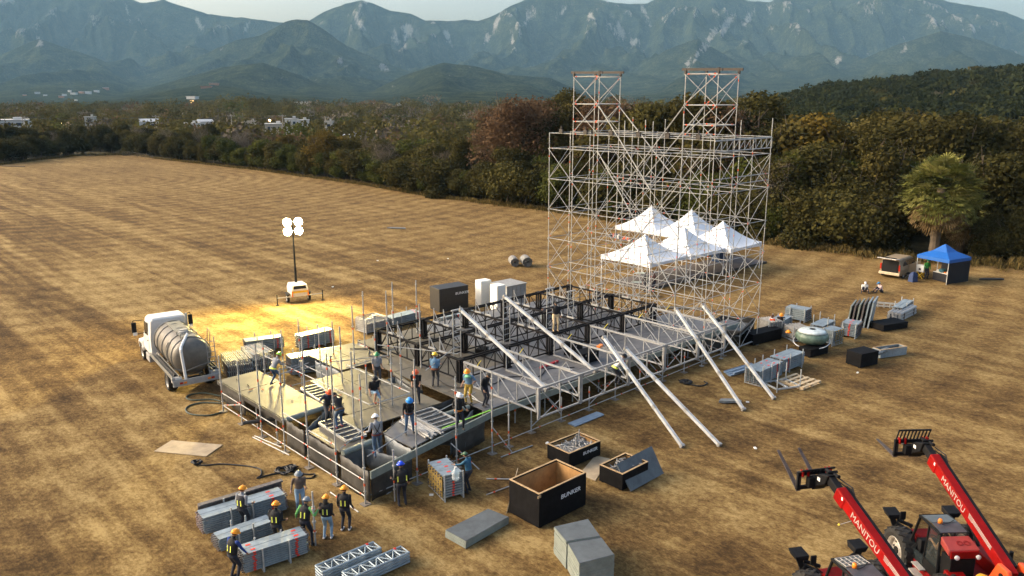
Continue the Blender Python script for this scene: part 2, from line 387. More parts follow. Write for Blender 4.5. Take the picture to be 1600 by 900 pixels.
L_olive = leaf_material('olive_leaves', [(.022, .020, .007), (.044, .039, .012), (.073, .061, .018), (.112, .088, .027)])
L_gold = leaf_material('golden_leaves', [(.06, .042, .010), (.105, .074, .016), (.15, .103, .022), (.20, .14, .033)])
L_rust = leaf_material('russet_leaves', [(.058, .034, .020), (.092, .056, .031), (.13, .082, .045), (.165, .11, .062)])
L_grey = leaf_material('grey_twigs', [(.06, .048, .034), (.09, .073, .053), (.13, .108, .08), (.17, .14, .105)], .05)
L_lime = leaf_material('bright_green_leaves', [(.028, .033, .008), (.048, .055, .012), (.074, .080, .018), (.11, .112, .027)])
L_hill = leaf_material('hill_forest_leaves', [(.008, .011, .004), (.018, .022, .007), (.032, .036, .011), (.055, .055, .017)])
L_palm = leaf_material('palm_fronds', [(.045, .050, .012), (.095, .102, .024), (.155, .155, .042), (.23, .21, .068)])
L_dry = leaf_material('dry_palm_fronds', [(.07, .045, .018), (.11, .072, .03), (.16, .11, .05), (.22, .16, .08)])
M_bark = mat('bark', (.10, .075, .05), .9, var=.4, scale=4, bump=.5)
M_greybark = mat('grey_bark', (.17, .14, .11), .9, var=.3, scale=4)
M_palebark = mat('pale_bark', (.30, .26, .20), .85, var=.3, scale=4)

def quads_mesh(name, P, N_, size, shade, mats, mi=None, aspect=1.0, axis=None):
    """many small leaf-sized faces: centres P, facing N_, half-size per face"""
    n = len(P); N_ = N_/np.maximum(np.linalg.norm(N_, axis=1), 1e-6)[:, None]
    t = rng.normal(size=(n, 3)) if axis is None else axis
    a = np.cross(N_, t); a /= np.maximum(np.linalg.norm(a, axis=1), 1e-6)[:, None]; b = np.cross(N_, a)
    s = size[:, None]
    V = np.stack([P-a*s-b*s*aspect*.6, P+a*s*.9-b*s*aspect, P+a*s+b*s*aspect*.7, P-a*s*.7+b*s*aspect], 1).reshape(-1, 3)
    me = bpy.data.meshes.new(name); me.vertices.add(4*n); me.vertices.foreach_set('co', V.astype(np.float32).ravel())
    me.loops.add(4*n); me.loops.foreach_set('vertex_index', np.arange(4*n, dtype=np.int32))
    me.polygons.add(n); me.polygons.foreach_set('loop_start', np.arange(0, 4*n, 4, dtype=np.int32))
    for m in mats: me.materials.append(m)
    if mi is not None: me.polygons.foreach_set('material_index', mi.astype(np.int32))
    me.update(calc_edges=True)
    at_ = me.attributes.new('shade', 'FLOAT', 'FACE'); at_.data.foreach_set('value', shade.astype(np.float32))
    return me
def crown_points(h, rad, n, lobes, low=.15, fill=.55, flat=.8):
    """points through a crown made of uneven lobes, denser to the outside"""
    c = []; 
    for k in range(lobes):
        a = rng.uniform(0, 2*math.pi); rr = rad*rng.uniform(.15, .72); zz = h*(low+(1-low)*rng.uniform(.12, .86))
        taper = 1-.55*max(0, (zz/h-.55)/.45)
        c.append((rr*taper*math.cos(a), rr*taper*math.sin(a), zz, rad*rng.uniform(.30, .58)*(.75+.25*taper)))
    c.append((0, 0, h*.62, rad*.7)); c = np.array(c)
    wts = c[:, 3]**2; wts /= wts.sum(); idx = rng.choice(len(c), n, p=wts)
    d = rng.normal(size=(n, 3)); d /= np.linalg.norm(d, axis=1)[:, None]
    r = c[idx, 3]*(1-fill*rng.random(n)**1.6)*rng.uniform(.8, 1.12, n)
    P = c[idx, :3]+d*r[:, None]*np.array([1, 1, flat])
    P[:, 2] = np.clip(P[:, 2], .05, None)
    lob = np.random.default_rng(int(rad*100)).random(len(c))
    shade = np.clip(.06+.70*lob[idx]+rng.normal(0, .15, n), 0, 1)
    return P, d+rng.normal(0, .75, (n, 3))+np.array([0, 0, .25]), shade
def trunk_mb(h, r, forks=4, spread=1.2, seed=0):
    rd = random.Random(seed); m = MB()
    p = Vector((0, 0, -.1)); q = Vector((rd.uniform(-.2, .2), rd.uniform(-.2, .2), h*.45)); m.tube(p, q, r, r*.72, n=7)
    for k in range(forks):
        a = 2*math.pi*k/forks+rd.uniform(-.4, .4); e = q+Vector((spread*math.cos(a), spread*math.sin(a), h*rd.uniform(.2, .38)))
        m.tube(q-Vector((0, 0, rd.uniform(0, h*.12))), e, r*.5, r*.28, n=5)
        for j in range(2):
            e2 = e+Vector((rd.uniform(-1, 1)*spread*.7, rd.uniform(-1, 1)*spread*.7, h*rd.uniform(.1, .2))); m.tube(e, e2, r*.27, r*.08, n=4)
    return m
KINDS = {   # name -> (leaf, height, radius, leaves, lobes, leaf half-size, low edge of crown, trunk mat, phrase, category)
 'bush':   [(L_dark, 4.2, 2.9, 2600, 9, .16, .0, M_bark), (L_olive, 3.6, 2.6, 2300, 8, .15, .0, M_bark)],
 'broad':  [(L_dark, 8.5, 4.0, 5200, 13, .19, .10, M_bark), (L_dark, 7.5, 3.4, 4400, 11, .18, .08, M_bark), (L_dark, 10, 3.8, 5200, 14, .19, .12, M_bark)],
 'olive':  [(L_olive, 8.0, 3.8, 4600, 12, .19, .12, M_bark), (L_olive, 9.5, 3.5, 4600, 13, .18, .14, M_bark)],
 'gold':   [(L_gold, 7.5, 3.3, 3600, 11, .17, .10, M_bark)],
 'lime':   [(L_lime, 6.5, 3.2, 3600, 10, .17, .06, M_bark)],
 'russet': [(L_rust, 9.5, 4.2, 3600, 13, .15, .15, M_bark)],
 'bare':   [(L_grey, 8.5, 3.8, 2300, 12, .10, .2, M_greybark), (L_grey, 7.5, 3.2, 2100, 10, .10, .2, M_greybark)],
}
PHRASE = {'bush': ('low dark leafy shrub', 'shrub', 'leafy_shrub'), 'broad': ('dense dark green broadleaf tree', 'tree', 'broadleaf_tree'),
 'olive': ('olive green tree with thinning leaves', 'tree', 'olive_green_tree'), 'gold': ('golden yellow autumn tree', 'tree', 'golden_tree'),
 'lime': ('brighter fresh green tree', 'tree', 'bright_green_tree'), 'russet': ('russet brown tree losing its leaves', 'tree', 'russet_tree'), 'bare': ('grey leafless tree of fine twigs', 'tree', 'leafless_tree')}
PROTO = {}
for kn, vs in KINDS.items():
    for i, (lm, h, r, n, lobes, ls, low, tm) in enumerate(vs):
        n = int(n*2.5); ls *= .68
        P, N_, sh = crown_points(h, r, n, lobes, low, .55 if kn != 'bare' else .9)
        cm = quads_mesh('crown', P, N_, rng.uniform(.6, 1.3, n)*ls, sh, [lm], aspect=.75 if kn != 'bare' else .28)
        tr = trunk_mb(h, {'bush': .07, 'bare': .10}.get(kn, .14), 3 if kn == 'bush' else 5, r*.45, i)
        PROTO[(kn, i)] = (cm, tr.v, tr.f, tm, h, {})
def make_tree(kn, i, x, y, z, hh, label, group, rz=0., fat=1.0):
    cm, tv, tf, tm, h, cache = PROTO[(kn, i)]
    if 'tm' not in cache:
        t = bpy.data.meshes.new('trunk'); t.from_pydata(tv, [], tf); t.materials.append(tm); cache['tm'] = t
    s = hh/h
    root = empty(PHRASE[kn][2], (x, y, z), rz, label, PHRASE[kn][1], group); root.scale = (s*fat, s*fat, s)
    for nm, d in (('crown', cm), ('trunk', cache['tm'])):
        o = bpy.data.objects.new(nm, d); col.objects.link(o); o.parent = root
    return root

def zone(px):
    if px < 380: return 'at far left of the field'
    if px < 640: return 'behind the light tower'
    if px < 850: return 'left of the scaffold tower'
    if px < 1200: return 'behind the scaffold tower'
    return 'at right of the field'
def edge_pt(px, off):
    """point on the field's edge in this direction, moved off metres further away"""
    t = (px-800)/1285.0; best = None
    for (a, b) in zip(EDGE[:-1], EDGE[1:]):
        sa, sb = a[0]/a[1], b[0]/b[1]
        if min(sa, sb) <= t <= max(sa, sb) and abs(sb-sa) > 1e-9:
            u = (t-sa)/(sb-sa); y = a[1]+(b[1]-a[1])*u
            if best is None or y > best: best = y
    if best is None: best = EDGE[0][1] if t < 0 else EDGE[-1][1]
    y = best+off; return t*y, y
def pick(seq): return seq[rng.integers(len(seq))]
HOUSE_CLEAR = [(0,40),(355,480),(445,560)]
n_tree = 0
def plant(px, off, kinds, h, row):
    global n_tree
    if 1425 < px < 1555 and off < 16: return            # the palm stands clear here
    kn = pick(kinds); i = int(rng.integers(len(KINDS[kn]))); x, y = edge_pt(px, off)
    lab = f"{PHRASE[kn][0]} {row} {zone(px)}"
    make_tree(kn, i, x, y, 0, h, lab, lab, rng.uniform(0, 6.28), rng.uniform(.85, 1.25)); n_tree += 1
# front row of shrubs and bushy trees right on the edge
for px in np.arange(-110, 860, 11.5):
    f = 3.2 if px < 330 else 2.2
    plant(px+rng.uniform(-5, 5), rng.uniform(1.0, 4.0)*f*.5+1.2, ['broad','broad','bush','olive','broad','lime'] if px > 300 else ['broad','olive','bush','broad'], rng.uniform(4.2, 7.2) if px < 640 else rng.uniform(4.5, 6.8), 'in the front row')
for px in np.arange(-110, 850, 16):
    far = 1.6 if px < 330 else 1.0
    ks = ['broad','olive','broad','bare'] if px < 430 else (['gold','olive','gold','broad'] if px < 560 else ['broad','olive','bare','broad','lime'])
    plant(px+rng.uniform(-7, 7), rng.uniform(8, 18)*far, ks, rng.uniform(6.0, 9.0), 'in the second row')
# taller wood behind the tower and to the right
for px in np.arange(765, 1200, 21):
    plant(px+rng.uniform(-8, 8), rng.uniform(2, 6), ['broad','broad','bush','lime'], rng.uniform(4.5, 7.5), 'in the front row')
for px in np.arange(775, 1200, 19):
    ks = ['russet'] if px < 835 else ['olive','olive','broad','russet']
    plant(px+rng.uniform(-8, 8), rng.uniform(16, 30), ks, rng.uniform(13.8, 16.8) if px > 790 else rng.uniform(12, 15), 'in the tall back row')
for px in np.arange(1195, 1800, 17):
    plant(px+rng.uniform(-8, 8), rng.uniform(2.0, 4.2), ['bush','broad','bush','lime','broad'], rng.uniform(3.6, 6.5), 'in the front row')
for px in np.arange(1190, 1800, 22):
    plant(px+rng.uniform(-9, 9), rng.uniform(7, 13), ['broad','broad','olive','lime','broad'], rng.uniform(8, 11.5), 'in the second row')
for px in np.arange(1190, 1800, 21):
    ks = ['olive','broad','olive','gold'] if px < 1330 else ['olive','broad','broad','olive']
    plant(px+rng.uniform(-9, 9), rng.uniform(18, 34), ks, rng.uniform(11.2, 14.0) if px < 1450 else rng.uniform(11.6, 14.4), 'in the tall back row')
# a few that stand out
def lone(kn, i, px, off, h, lab, fat=1.0):
    x, y = edge_pt(px, off); make_tree(kn, i, x, y, 0, h, lab, None, 1.3, fat)
lone('gold', 0, 505, 6, 8.6, 'large golden tree rising over the hedge right of the light tower', 1.35)
lone('bare', 0, 598, 4, 8.4, 'pale bare tree with a forked white trunk in the hedge', 1.1)
lone('russet', 0, 815, 14, 16.8, 'tallest russet brown tree just left of the scaffold tower', 1.1)
lone('bare', 1, 1225, 6, 9.6, 'grey leafless tree beside the right edge of the scaffold tower', 1.0)
lone('olive', 1, 1402, 10, 12.6, 'tall olive tree with a pale stem left of the big palm', .9)
lone('broad', 0, 1578, 8, 11.0, 'massive dark tree behind the big palm at the right border', 1.15)

# ------------------------------------------------------------------ fan palms
def fan_palm(px, off, h, rad, label, n_f=150, skirt=True):
    rng = np.random.default_rng(int(px))
    x, y = edge_pt(px, off); root = empty('fan_palm', (x, y, 0), 0, label, 'palm tree')
    th = h-rad*1.05; t = MB(); rings = []
    for k in range(9):
        z = th*k/8; rr = (.42-.10*k/8+.05*(k % 2))*(rad/3.4); rings.append([(rr*math.cos(a), rr*math.sin(a), z) for a in np.linspace(0, 2*math.pi, 11)[:-1]])
    t.loft(rings); t.build('trunk', M_bark, root)
    for nm, lmat, cnt, lo, hi, ss in (('crown', L_palm, n_f, -.85, 1.45, .80), ('dead_fronds', L_dry, 60, -1.15, -.72, .75)):
        P = []; N_ = []; S = []; A = []; sh = []
        for k in range(cnt):
            az = rng.uniform(0, 2*math.pi); el = math.asin(np.clip(rng.uniform(math.sin(max(lo, -1.57)), math.sin(hi)), -1, 1)) if nm == 'crown' else rng.uniform(lo, hi)
            d = np.array([math.cos(az)*math.cos(el), math.sin(az)*math.cos(el), math.sin(el)])
            side = np.cross(d, [0, 0, 1.]); side /= max(np.linalg.norm(side), 1e-3); upv = np.cross(side, d)
            d2 = d+rng.normal(0, .16, 3); d2 /= np.linalg.norm(d2); c = np.array([0, 0, th+.1])+d*rad*rng.uniform(.40, .66); d = d2; side = np.cross(d, [0, 0, 1.]); side /= max(np.linalg.norm(side), 1e-3); upv = np.cross(side, d); fs = rng.uniform(-.1, 1.0)
            for j in range(15):      # fan of narrow leaflets, tips drooping
                a = (j-7)/7*1.15; dd = d*math.cos(a)+side*math.sin(a); L_ = rad*.50*ss*(1-.25*abs(a)/1.2)
                for q in (.3, .72, 1.05):
                    p = c+dd*L_*q-np.array([0, 0, 1])*(q**2)*L_*(.34 if el > 0 else .5)
                    P.append(p); N_.append(upv+rng.normal(0, .25, 3)); A.append(dd-np.array([0, 0, .7*q])); S.append(.040*rad*.42*(1.3-q*.55)); sh.append(fs+rng.normal(0, .1))
        P, N_, A = map(np.array, (P, N_, A))
        cm = quads_mesh(nm, P, N_, np.array(S), np.clip(np.array(sh), 0, 1), [lmat], aspect=5.5, axis=A)
        o = bpy.data.objects.new(nm, cm); col.objects.link(o); o.parent = root
fan_palm(1489, .4, 10.9, 3.7, 'big fan palm with a skirt of dry fronds behind the blue canopy', 150)
fan_palm(1531, 5.5, 7.2, 3.0, 'lower fan palm tucked behind the right side of the big palm', 60)
fan_palm(1250, 7, 10.2, 2.6, 'small distant fan palm deep in the wood right of the scaffold tower', 60)

# tall grass and weeds along the foot of the trees
P = []
for px in np.arange(-90, 1790, .35):
    for k in range(5):
        o_ = rng.normal(.6, .9)+1.2*perlin(np.array([px/23.]), np.array([.5]))[0]; x, y = edge_pt(px+rng.uniform(-.3, .3), o_); P.append((x, y, rng.uniform(.05, .32)*(1.5 if px > 1190 else 1)*max(.3, 1+1.3*perlin(np.array([px/9.]), np.array([7.5]))[0])))
P = np.array(P); n = len(P)
cm = quads_mesh('weeds', P, rng.normal(size=(n, 3))*np.array([1, 1, .2]), rng.uniform(.025, .06, n), rng.random(n), [leaf_material('weed_blades', [(.045, .04, .014), (.09, .07, .024), (.17, .12, .042), (.26, .18, .065)])], aspect=5.0, axis=np.tile([0, 0, 1.], (n, 1))+rng.normal(0, .35, (n, 3)))
o = bpy.data.objects.new('weeds', cm); col.objects.link(o); tag(o, 'dry weeds and tall grass along the foot of the trees', 'weeds', kind='stuff')

# ------------------------------------------------------------------ the wood beyond, one mass
def mass(name, centres, heights, rads, per, leaf, mats, label, cat, pm=None):
    P = []; N_ = []; S = []; sh = []; mi = []
    for (x, y, z), h, r in zip(centres, heights, rads):
        d = rng.normal(size=(per, 3)); d /= np.linalg.norm(d, axis=1)[:, None]; d[:, 2] = np.abs(d[:, 2])*1.0-.25
        l = rng.normal(0, .25, (5, 3))*r; k = rng.integers(5, size=per)
        p = np.array([x, y, z+h*.45])+l[k]+d*np.array([r, r, h*.55])*(.72+.33*rng.random(per))[:, None]
        P.append(p); N_.append(d+rng.normal(0, .6, (per, 3))); S.append(rng.uniform(.6, 1.25, per)*leaf*(r/3.6)**.6)
        sh.append(np.clip(rng.random()*.75+rng.normal(.08, .12, per), 0, 1)); mi.append(np.full(per, rng.choice(len(mats), p=pm)))
    P = np.concatenate(P); me = quads_mesh(name, P, np.concatenate(N_), np.concatenate(S), np.concatenate(sh), mats, np.concatenate(mi), aspect=.8)
    o = bpy.data.objects.new(name, me); col.objects.link(o); tag(o, label, cat, kind='stuff'); return o
C_, H_, Rr = [], [], []
for k in range(1900):       # hill forest
    s = rng.uniform(.24, .80); y = 235+(590-235)*rng.random()**.8; x = s*y
    if x/y < .245: continue
    z = float(hill_h(np.array([x]), np.array([y]))[0])
    if z < -.5: continue
    r = rng.uniform(2.6, 4.6); C_.append((x, y, z-.6)); H_.append(rng.uniform(4.5, 7)); Rr.append(r)
mass('hill_forest', C_, H_, Rr, 120, .62, [L_hill, L_dark], 'dense dark forest covering the hill on the right', 'forest', [.96, .04])
C_, H_, Rr = [], [], []
TOWN = []
for k in range(1500):       # flat wooded country between the field and the mountains
    px = rng.uniform(-60, 1260); x0, y0 = edge_pt(px, 0)
    y = y0+(24 if px < 780 else 40)+(900-y0)*rng.random()**1.6; x = (px-800)/1285*y
    h = rng.uniform(3.5, 8.0)+(rng.random() < .2)*rng.uniform(1, 4)+max(0, y-350)/350*2.6
    if px > 780: h *= 1.25
    if 250 < px < 500 and 520 < y < 760: h += 7*math.exp(-((px-375)/75)**2)
    d_t = 0
    C_.append((x, y, -.5)); H_.append(h); Rr.append(rng.uniform(2.0, 5.2)*(1+max(0, y-300)/450))
FARWOOD = (C_, H_, Rr)
# ------------------------------------------------------------------ houses of the town beyond the hedge
M_white = mat('white_render', (.52, .51, .49), .7, var=.1, scale=.5)
M_cream = mat('cream_render', (.42, .37, .30), .7, var=.15, scale=.5)
M_greyroof = mat('grey_sheet_roof', (.34, .36, .38), .5, var=.2, scale=.8)
M_terra = mat('brick_red', (.36, .17, .10), .8, var=.25, scale=1)
M_windowglass = mat('dark_window_glass', (.03, .045, .07), .15, var=.2, scale=1)
M_concrete = mat('concrete', (.42, .41, .38), .85, var=.25, scale=1.5)
M_lampglow = emit('lit_lamp', (1, .72, .3), 9)
CLEAR = []
def house(px, py, wpx, hpx, dist, wall, label, roof=None, wins=2, name='house', dep=None, gable=False):
    """py = pixel row of the top of the front wall"""
    r = ray(px, py); x = r[0]/r[1]*dist; top = CAM_H+r[2]/r[1]*dist; wd = wpx*dist/1285; hh = max(top, hpx*dist/1285)
    t = empty(name, (x, dist, 0), -math.atan2(x, dist)*.6+rng.uniform(-.2, .2), label, 'house'); dp = dep or wd*.8
    m = MB(); m.box((0, dp/2, top/2), (wd, dp, top)); m.build('wall', wall, t)
    rm = MB()
    if gable: rm.loft([[(-wd/2-.3, -.3, top), (-wd/2-.3, dp+.3, top), (-wd/2-.3, dp/2, top+wd*.16)], [(wd/2+.3, -.3, top), (wd/2+.3, dp+.3, top), (wd/2+.3, dp/2, top+wd*.16)]])
    else: rm.box((0, dp/2, top+.12), (wd+.5, dp+.5, .25)); rm.box((wd*.2, dp*.5, top+.65), (wd*.22, dp*.25, .8))
    rm.build('roof', roof or wall, t)
    for k in range(wins):
        u = (k+.5)/wins-.5; f = MB(); f.box((u*wd*.85, -.04, top-1.5), (wd/wins*.42, .1, 1.1)); f.build('window', M_windowglass, t)
    CLEAR.append((x, dist, wd)); return t
house(12, 188, 52, 14, 300, M_white, 'white two storey house with blue dark windows at the far left border', wins=3)
house(139, 183, 14, 9, 330, M_concrete, 'small square concrete water tank house above the left trees', wins=1, name='tank_house')
house(232, 190, 27, 6, 330, M_white, 'low white shed under a grey roof behind the left hedge', M_greyroof, gable=True)
house(298, 193, 24, 5, 330, M_white, 'white flat house left of the blue grey sheet roof', wins=2)
house(321, 190, 22, 5, 345, M_white, 'pale house under a blue grey sheet roof', M_greyroof, gable=True)
house(391, 190, 16, 11, 320, M_cream, 'cream narrow house just right of the middle utility pole', wins=2)
house(428, 194, 28, 8, 300, M_cream, 'cream flat roofed house beside the taller utility pole', M_white, wins=3)
house(455, 186, 20, 14, 310, M_white, 'bright white stepped house right of the taller utility pole', wins=2)
house(473, 188, 20, 9, 325, M_white, 'white low annex behind the bright stepped house', wins=2)
house(513, 190, 12, 12, 310, M_concrete, 'narrow grey concrete tower house above the golden tree', wins=1)
house(460, 211, 24, 6, 240, M_greyroof, 'grey low sheet wall store left of the golden tree', wins=1, dep=4)
house(545, 212, 30, 8, 235, M_greyroof, 'long grey store right of the golden tree', wins=2, dep=4)
keep = [i for i, (x, y, z) in enumerate(FARWOOD[0]) if not any(abs(x/y-cx/cy) < (cw*.5+3)/cy and cy-11 < y < cy+cw+2 for cx, cy, cw in CLEAR)]
FW = [[a[i] for i in keep] for a in FARWOOD]
mass('woodland', FW[0], FW[1], FW[2], 150, .42, [L_dark, L_olive, L_grey, L_lime, L_rust], 'mixed scrubby woodland reaching to the foot of the mountains', 'woodland', [.60, .22, .09, .03, .06])
# houses scattered on the lower slopes
def slope_house(px, py, wpx, hpx, wall, label, roof):
    r = ray(px, py); ys = np.linspace(500, 6000, 1600); hs = mtn_h(r[0]/r[1]*ys, ys); zs = CAM_H+r[2]/r[1]*ys
    k = np.argmax(hs > zs) if (hs > zs).any() else int(np.argmin(np.abs(ys-1500))); y = float(ys[k]); x = r[0]/r[1]*y; z = float(min(hs[k], zs[k]))
    wd = wpx*y/1285; hh = hpx*y/1285
    t = empty('hillside_house', (x, y, z-1), rng.uniform(-.3, .3), label, 'house')
    m = MB(); m.box((0, wd*.3, hh/2), (wd, wd*.6, hh+2)); m.build('wall', wall, t)
    f = MB(); f.box((0, wd*.3, hh+1.4), (wd*1.08, wd*.68, .8)); f.build('roof', roof, t)
SH = [(38,150,5,2),(58,147,7,3),(70,150,5,2),(95,153,7,3),(108,144,5,3),(114,148,9,3),(126,146,7,3),(137,147,8,4),(150,144,7,3),(165,140,8,3),(100,150,6,3),(118,158,4,2)]
for k, (x, y, a, b) in enumerate(SH):
    slope_house(x, y, a, b, M_white if k % 3 else M_terra, 'tiny pale house in the hillside village at far left' if k % 3 else 'tiny reddish house in the hillside village at far left', M_white if k % 2 else M_greyroof)
for o in [o for o in col.objects if o.name.startswith('hillside_house')]: o['group'] = o['label']
slope_house(322, 138, 16, 3, M_terra, 'long terracotta building on the spur, upper of two', M_terra)
slope_house(334, 133, 14, 3, M_terra, 'terracotta building highest on the bare spur', M_cream)
slope_house(298, 155, 16, 4, M_white, 'long white villa at the foot of the spur', M_white)
slope_house(300, 161, 5, 4, emit('lit_window_wall', (1, .6, .2), .8), 'small orange lit building under the white villa', M_terra)
slope_house(470, 164, 22, 4, M_cream, 'wide cream building at the mountain foot left of centre', M_white)
slope_house(588, 165, 12, 4, M_white, 'white house at the mountain foot, left of a pair', M_white)
slope_house(626, 166, 10, 4, M_white, 'white house at the mountain foot, right of a pair', M_white)
slope_house(553, 170, 9, 3, M_white, 'small white house lowest at the mountain foot', M_greyroof)
slope_house(638, 169, 6, 3, M_white, 'tiny white house right of the white pair', M_greyroof)

# ------------------------------------------------------------------ utility poles and line
M_pole = mat('pale_concrete_pole', (.36, .33, .29), .85, var=.2, scale=2)
M_wire = mat('black_wire', (.02, .02, .02), .6)
PO = []
for px, py, d, lab in [(38, 182, 285, 'utility pole beside the white house at far left'), (243, 180, 290, 'utility pole left of the low white shed'), (361, 179, 290, 'utility pole between the blue grey roof and the cream house'), (441, 179, 285, 'tall utility pole beside the bright stepped house'), (508, 181, 300, 'utility pole beside the narrow concrete tower house')]:
    r = ray(px, py); x = r[0]/r[1]*d; top = CAM_H+r[2]/r[1]*d
    t = empty('utility_pole', (x, d, 0), 0, lab, 'utility pole', 'utility poles of the line behind the hedge')
    m = MB(); m.tube((0, 0, 0), (0, 0, top), .2, .13, n=8); m.build('post', M_pole, t)
    m = MB(); m.box((0, 0, top-.5), (2.6, .12, .14)); [m.tube((u, 0, top-.43), (u, 0, top-.15), .06) for u in (-1.15, -.4, .4, 1.15)]; m.build('crossarm', M_pole, t); PO.append((x, d, top-.15))
    if px == 38: m = MB(); m.tube((-1.0, .3, 0), (-1.0, .3, top-.4), .18, .13); m.build('second_post', M_pole, t)
for k in range(len(PO)-1):
    a, b = PO[k], PO[k+1]; m = MB()
    for u in (-1.15, .4, 1.15):
        pts = [(a[0]+(b[0]-a[0])*s+u, a[1]+(b[1]-a[1])*s, a[2]+(b[2]-a[2])*s-1.2*4*s*(1-s)) for s in np.linspace(0, 1, 9)]; m.path(pts, .03, n=4)
    tag(m.build('overhead_wire', M_wire), ['span of wires from the white house pole to the shed pole', 'span of wires across the blue grey sheet roof', 'span of wires past the cream houses', 'span of wires over the bright stepped house'][k], 'wires', 'overhead wires between the utility poles')
for px, py, d, lab in [(96, 193, 290, 'lit street lamp low among the left trees'), (422, 188, 300, 'lit orange street lamp above the cream flat house'), (533, 191, 285, 'lit street lamp right of the concrete tower house')]:
    r = ray(px, py); x = r[0]/r[1]*d; z = CAM_H+r[2]/r[1]*d
    t = empty('street_lamp', (x, d, 0), 0, lab, 'street lamp', 'lit street lamps of the town')
    m = MB(); m.tube((0, .1, 0), (0, .1, z+.2), .09, .06); m.tube((0, .1, z+.2), (0, -.5, z+.3), .05); m.build('post', M_pole, t)
    m = MB(); m.ball((0, -.5, z), (.4, .3, .28)); m.build('lamp_head', M_lampglow, t)
# wire fence posts along the left edge of the field
tf = empty('wire_fence', (*EDGE[1], 0), 0, 'thin wire fence on short posts along the far left field edge', 'fence'); mw = MB()
pts = []
for a, b in ((0, 1), (1, 2), (2, 3), (3, 4)):
    for s in np.arange(0, 1, .2): pts.append((EDGE[a][0]*(1-s)+EDGE[b][0]*s-EDGE[1][0], EDGE[a][1]*(1-s)+EDGE[b][1]*s-EDGE[1][1]-3))
for p in pts: m = MB(); m.tube((*p, 0), (*p, 1.3), .05); m.build('post', M_bark, tf)
for z in (.5, .85, 1.2): mw.path([(*p, z) for p in pts], .012, n=3)
mw.build('wire', M_wire, tf)
# ================================================================== STAGE SITE
M_galv = mat('galvanised_tube', (.37, .37, .355), .5, .2, var=.3, scale=3)
M_galvdk = mat('weathered_tube', (.33, .32, .30), .5, .35, var=.3, scale=3)
M_mark = mat('orange_marking', (.60, .085, .025), .6, var=.2, scale=8)
M_raker = mat('pale_raker_beam', (.46, .47, .47), .5, .1, var=.3, scale=2)
M_alu = mat('bright_aluminium', (.34, .34, .335), .45, .25, var=.22, scale=2.5)
M_blacksteel = mat('black_painted_steel', (.009, .008, .009), .7, .0, var=.35, scale=5, spec=.12)
M_brownsteel = mat('dark_brown_beam', (.022, .016, .014), .6, .0, var=.3, scale=4)
M_plygold = mat('beige_plywood', (.135, .118, .090), .5, var=.22, scale=1.1, c2=(.078, .069, .054), spec=.2)
M_plygrey = mat('grey_deck_board', (.135, .135, .14), .5, var=.3, scale=1.6, c2=(.075, .075, .08))
M_plydark = mat('dark_stained_ply', (.060, .056, .050), .6, var=.5, scale=2.0, c2=(.022, .02, .018))
M_fascia = mat('grey_green_beam', (.20, .225, .20), .55, var=.25, scale=2)
M_tarp = mat('grey_tarp', (.16, .175, .18), .5, var=.35, scale=1.5, bump=.6)
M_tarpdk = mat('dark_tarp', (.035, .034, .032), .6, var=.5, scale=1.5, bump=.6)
M_yellow = mat('yellow_strap', (.75, .62, .06), .5)
M_foot = mat('rusty_plate', (.20, .17, .14), .8, var=.3)
STM = [M_galv, M_mark]
def standard(z0, z1, r=.03, step=2.0, ph=1.0, x=0, y=0, lean=0):
    m = MB(); m.tube((x, y, z0), (x, y, z1), r, n=6)
    z = z0+ph
    while z < z1-.2:
        m.tube((x, y, z), (x, y, z+.12), r*1.15, mi=1, n=6); z += step
    z = z0+.5
    while z < z1: m.tube((x, y, z), (x, y, z+.035), r*1.9, n=6); z += 1.0
    return m
def rod(p, q, r=.026, marks=True, mi0=0):
    m = MB(); m.tube(p, q, r, mi=mi0, n=5)
    if marks:
        p, q = Vector(p), Vector(q); d = (q-p); L_ = d.length
        for e in (.10, .90) if marks is True else marks: m.tube(p+d*e-d*(.05/L_), p+d*e+d*(.05/L_), r*1.3, mi=1, n=5)
    return m
_M = [M_galv, M_mark]

# ------------------------------------------------------------------ scaffold tower
TU = [23.45, 25.5, 27.55, 29.6]; TV = [.25+2.13*k for k in range(7)]; TOP = 13.2
LEV = [.3, 2.1, 4.1, 6.1, 8.1, 10.15, 12.2, 13.2]
tw = empty('scaffold_tower', SO, STAGE_RZ, 'tall galvanised scaffold tower with two raised turrets beside the stage', 'scaffold tower')
STR = Matrix.Rotation(-STAGE_RZ, 3, 'Z')
CAM_L = STR@(Vector((0, 0, CAM_H))-Vector(SO))
def near(m): 
    c = Vector((sum(v[0] for v in m.v), sum(v[1] for v in m.v), sum(v[2] for v in m.v)))/len(m.v); return (c-CAM_L).length
def emit_parts(ms, name, parent, limit=100):
    """the nearest pieces as parts of their own, the rest as one"""
    ms.sort(key=near)
    for m in ms[:limit]: m.build(name, _M, parent)
    if ms[limit:]:
        r = MB()
        for m in ms[limit:]: r.add(m.v, m.f); r.m[-len(m.m):] = m.m
        tag(r.build(name, _M, parent), kind='stuff')
stds, leds, brs, bases = [], [], [], []
rt = random.Random(11)
for i, u in enumerate(TU):
    for k, v in enumerate(TV):
        top = TOP+(.95 if rt.random() < .55 and k not in (0, 6) else .05)
        if (i in (0, 1) and k in (0, 1, 4, 5)): top = 17.0
        if i == 3 and k == 0: top = 14.3
        if i in (1, 2) and rt.random() < .05 and top < 16: continue
        stds.append(standard(.05, top, .026, 4.2, rt.uniform(.4, 3.8), u, v))
        b = MB(); b.box((u, v, .02), (.22, .22, .03)); b.tube((u, v, 0), (u, v, .35), .026, n=5); bases.append(b)
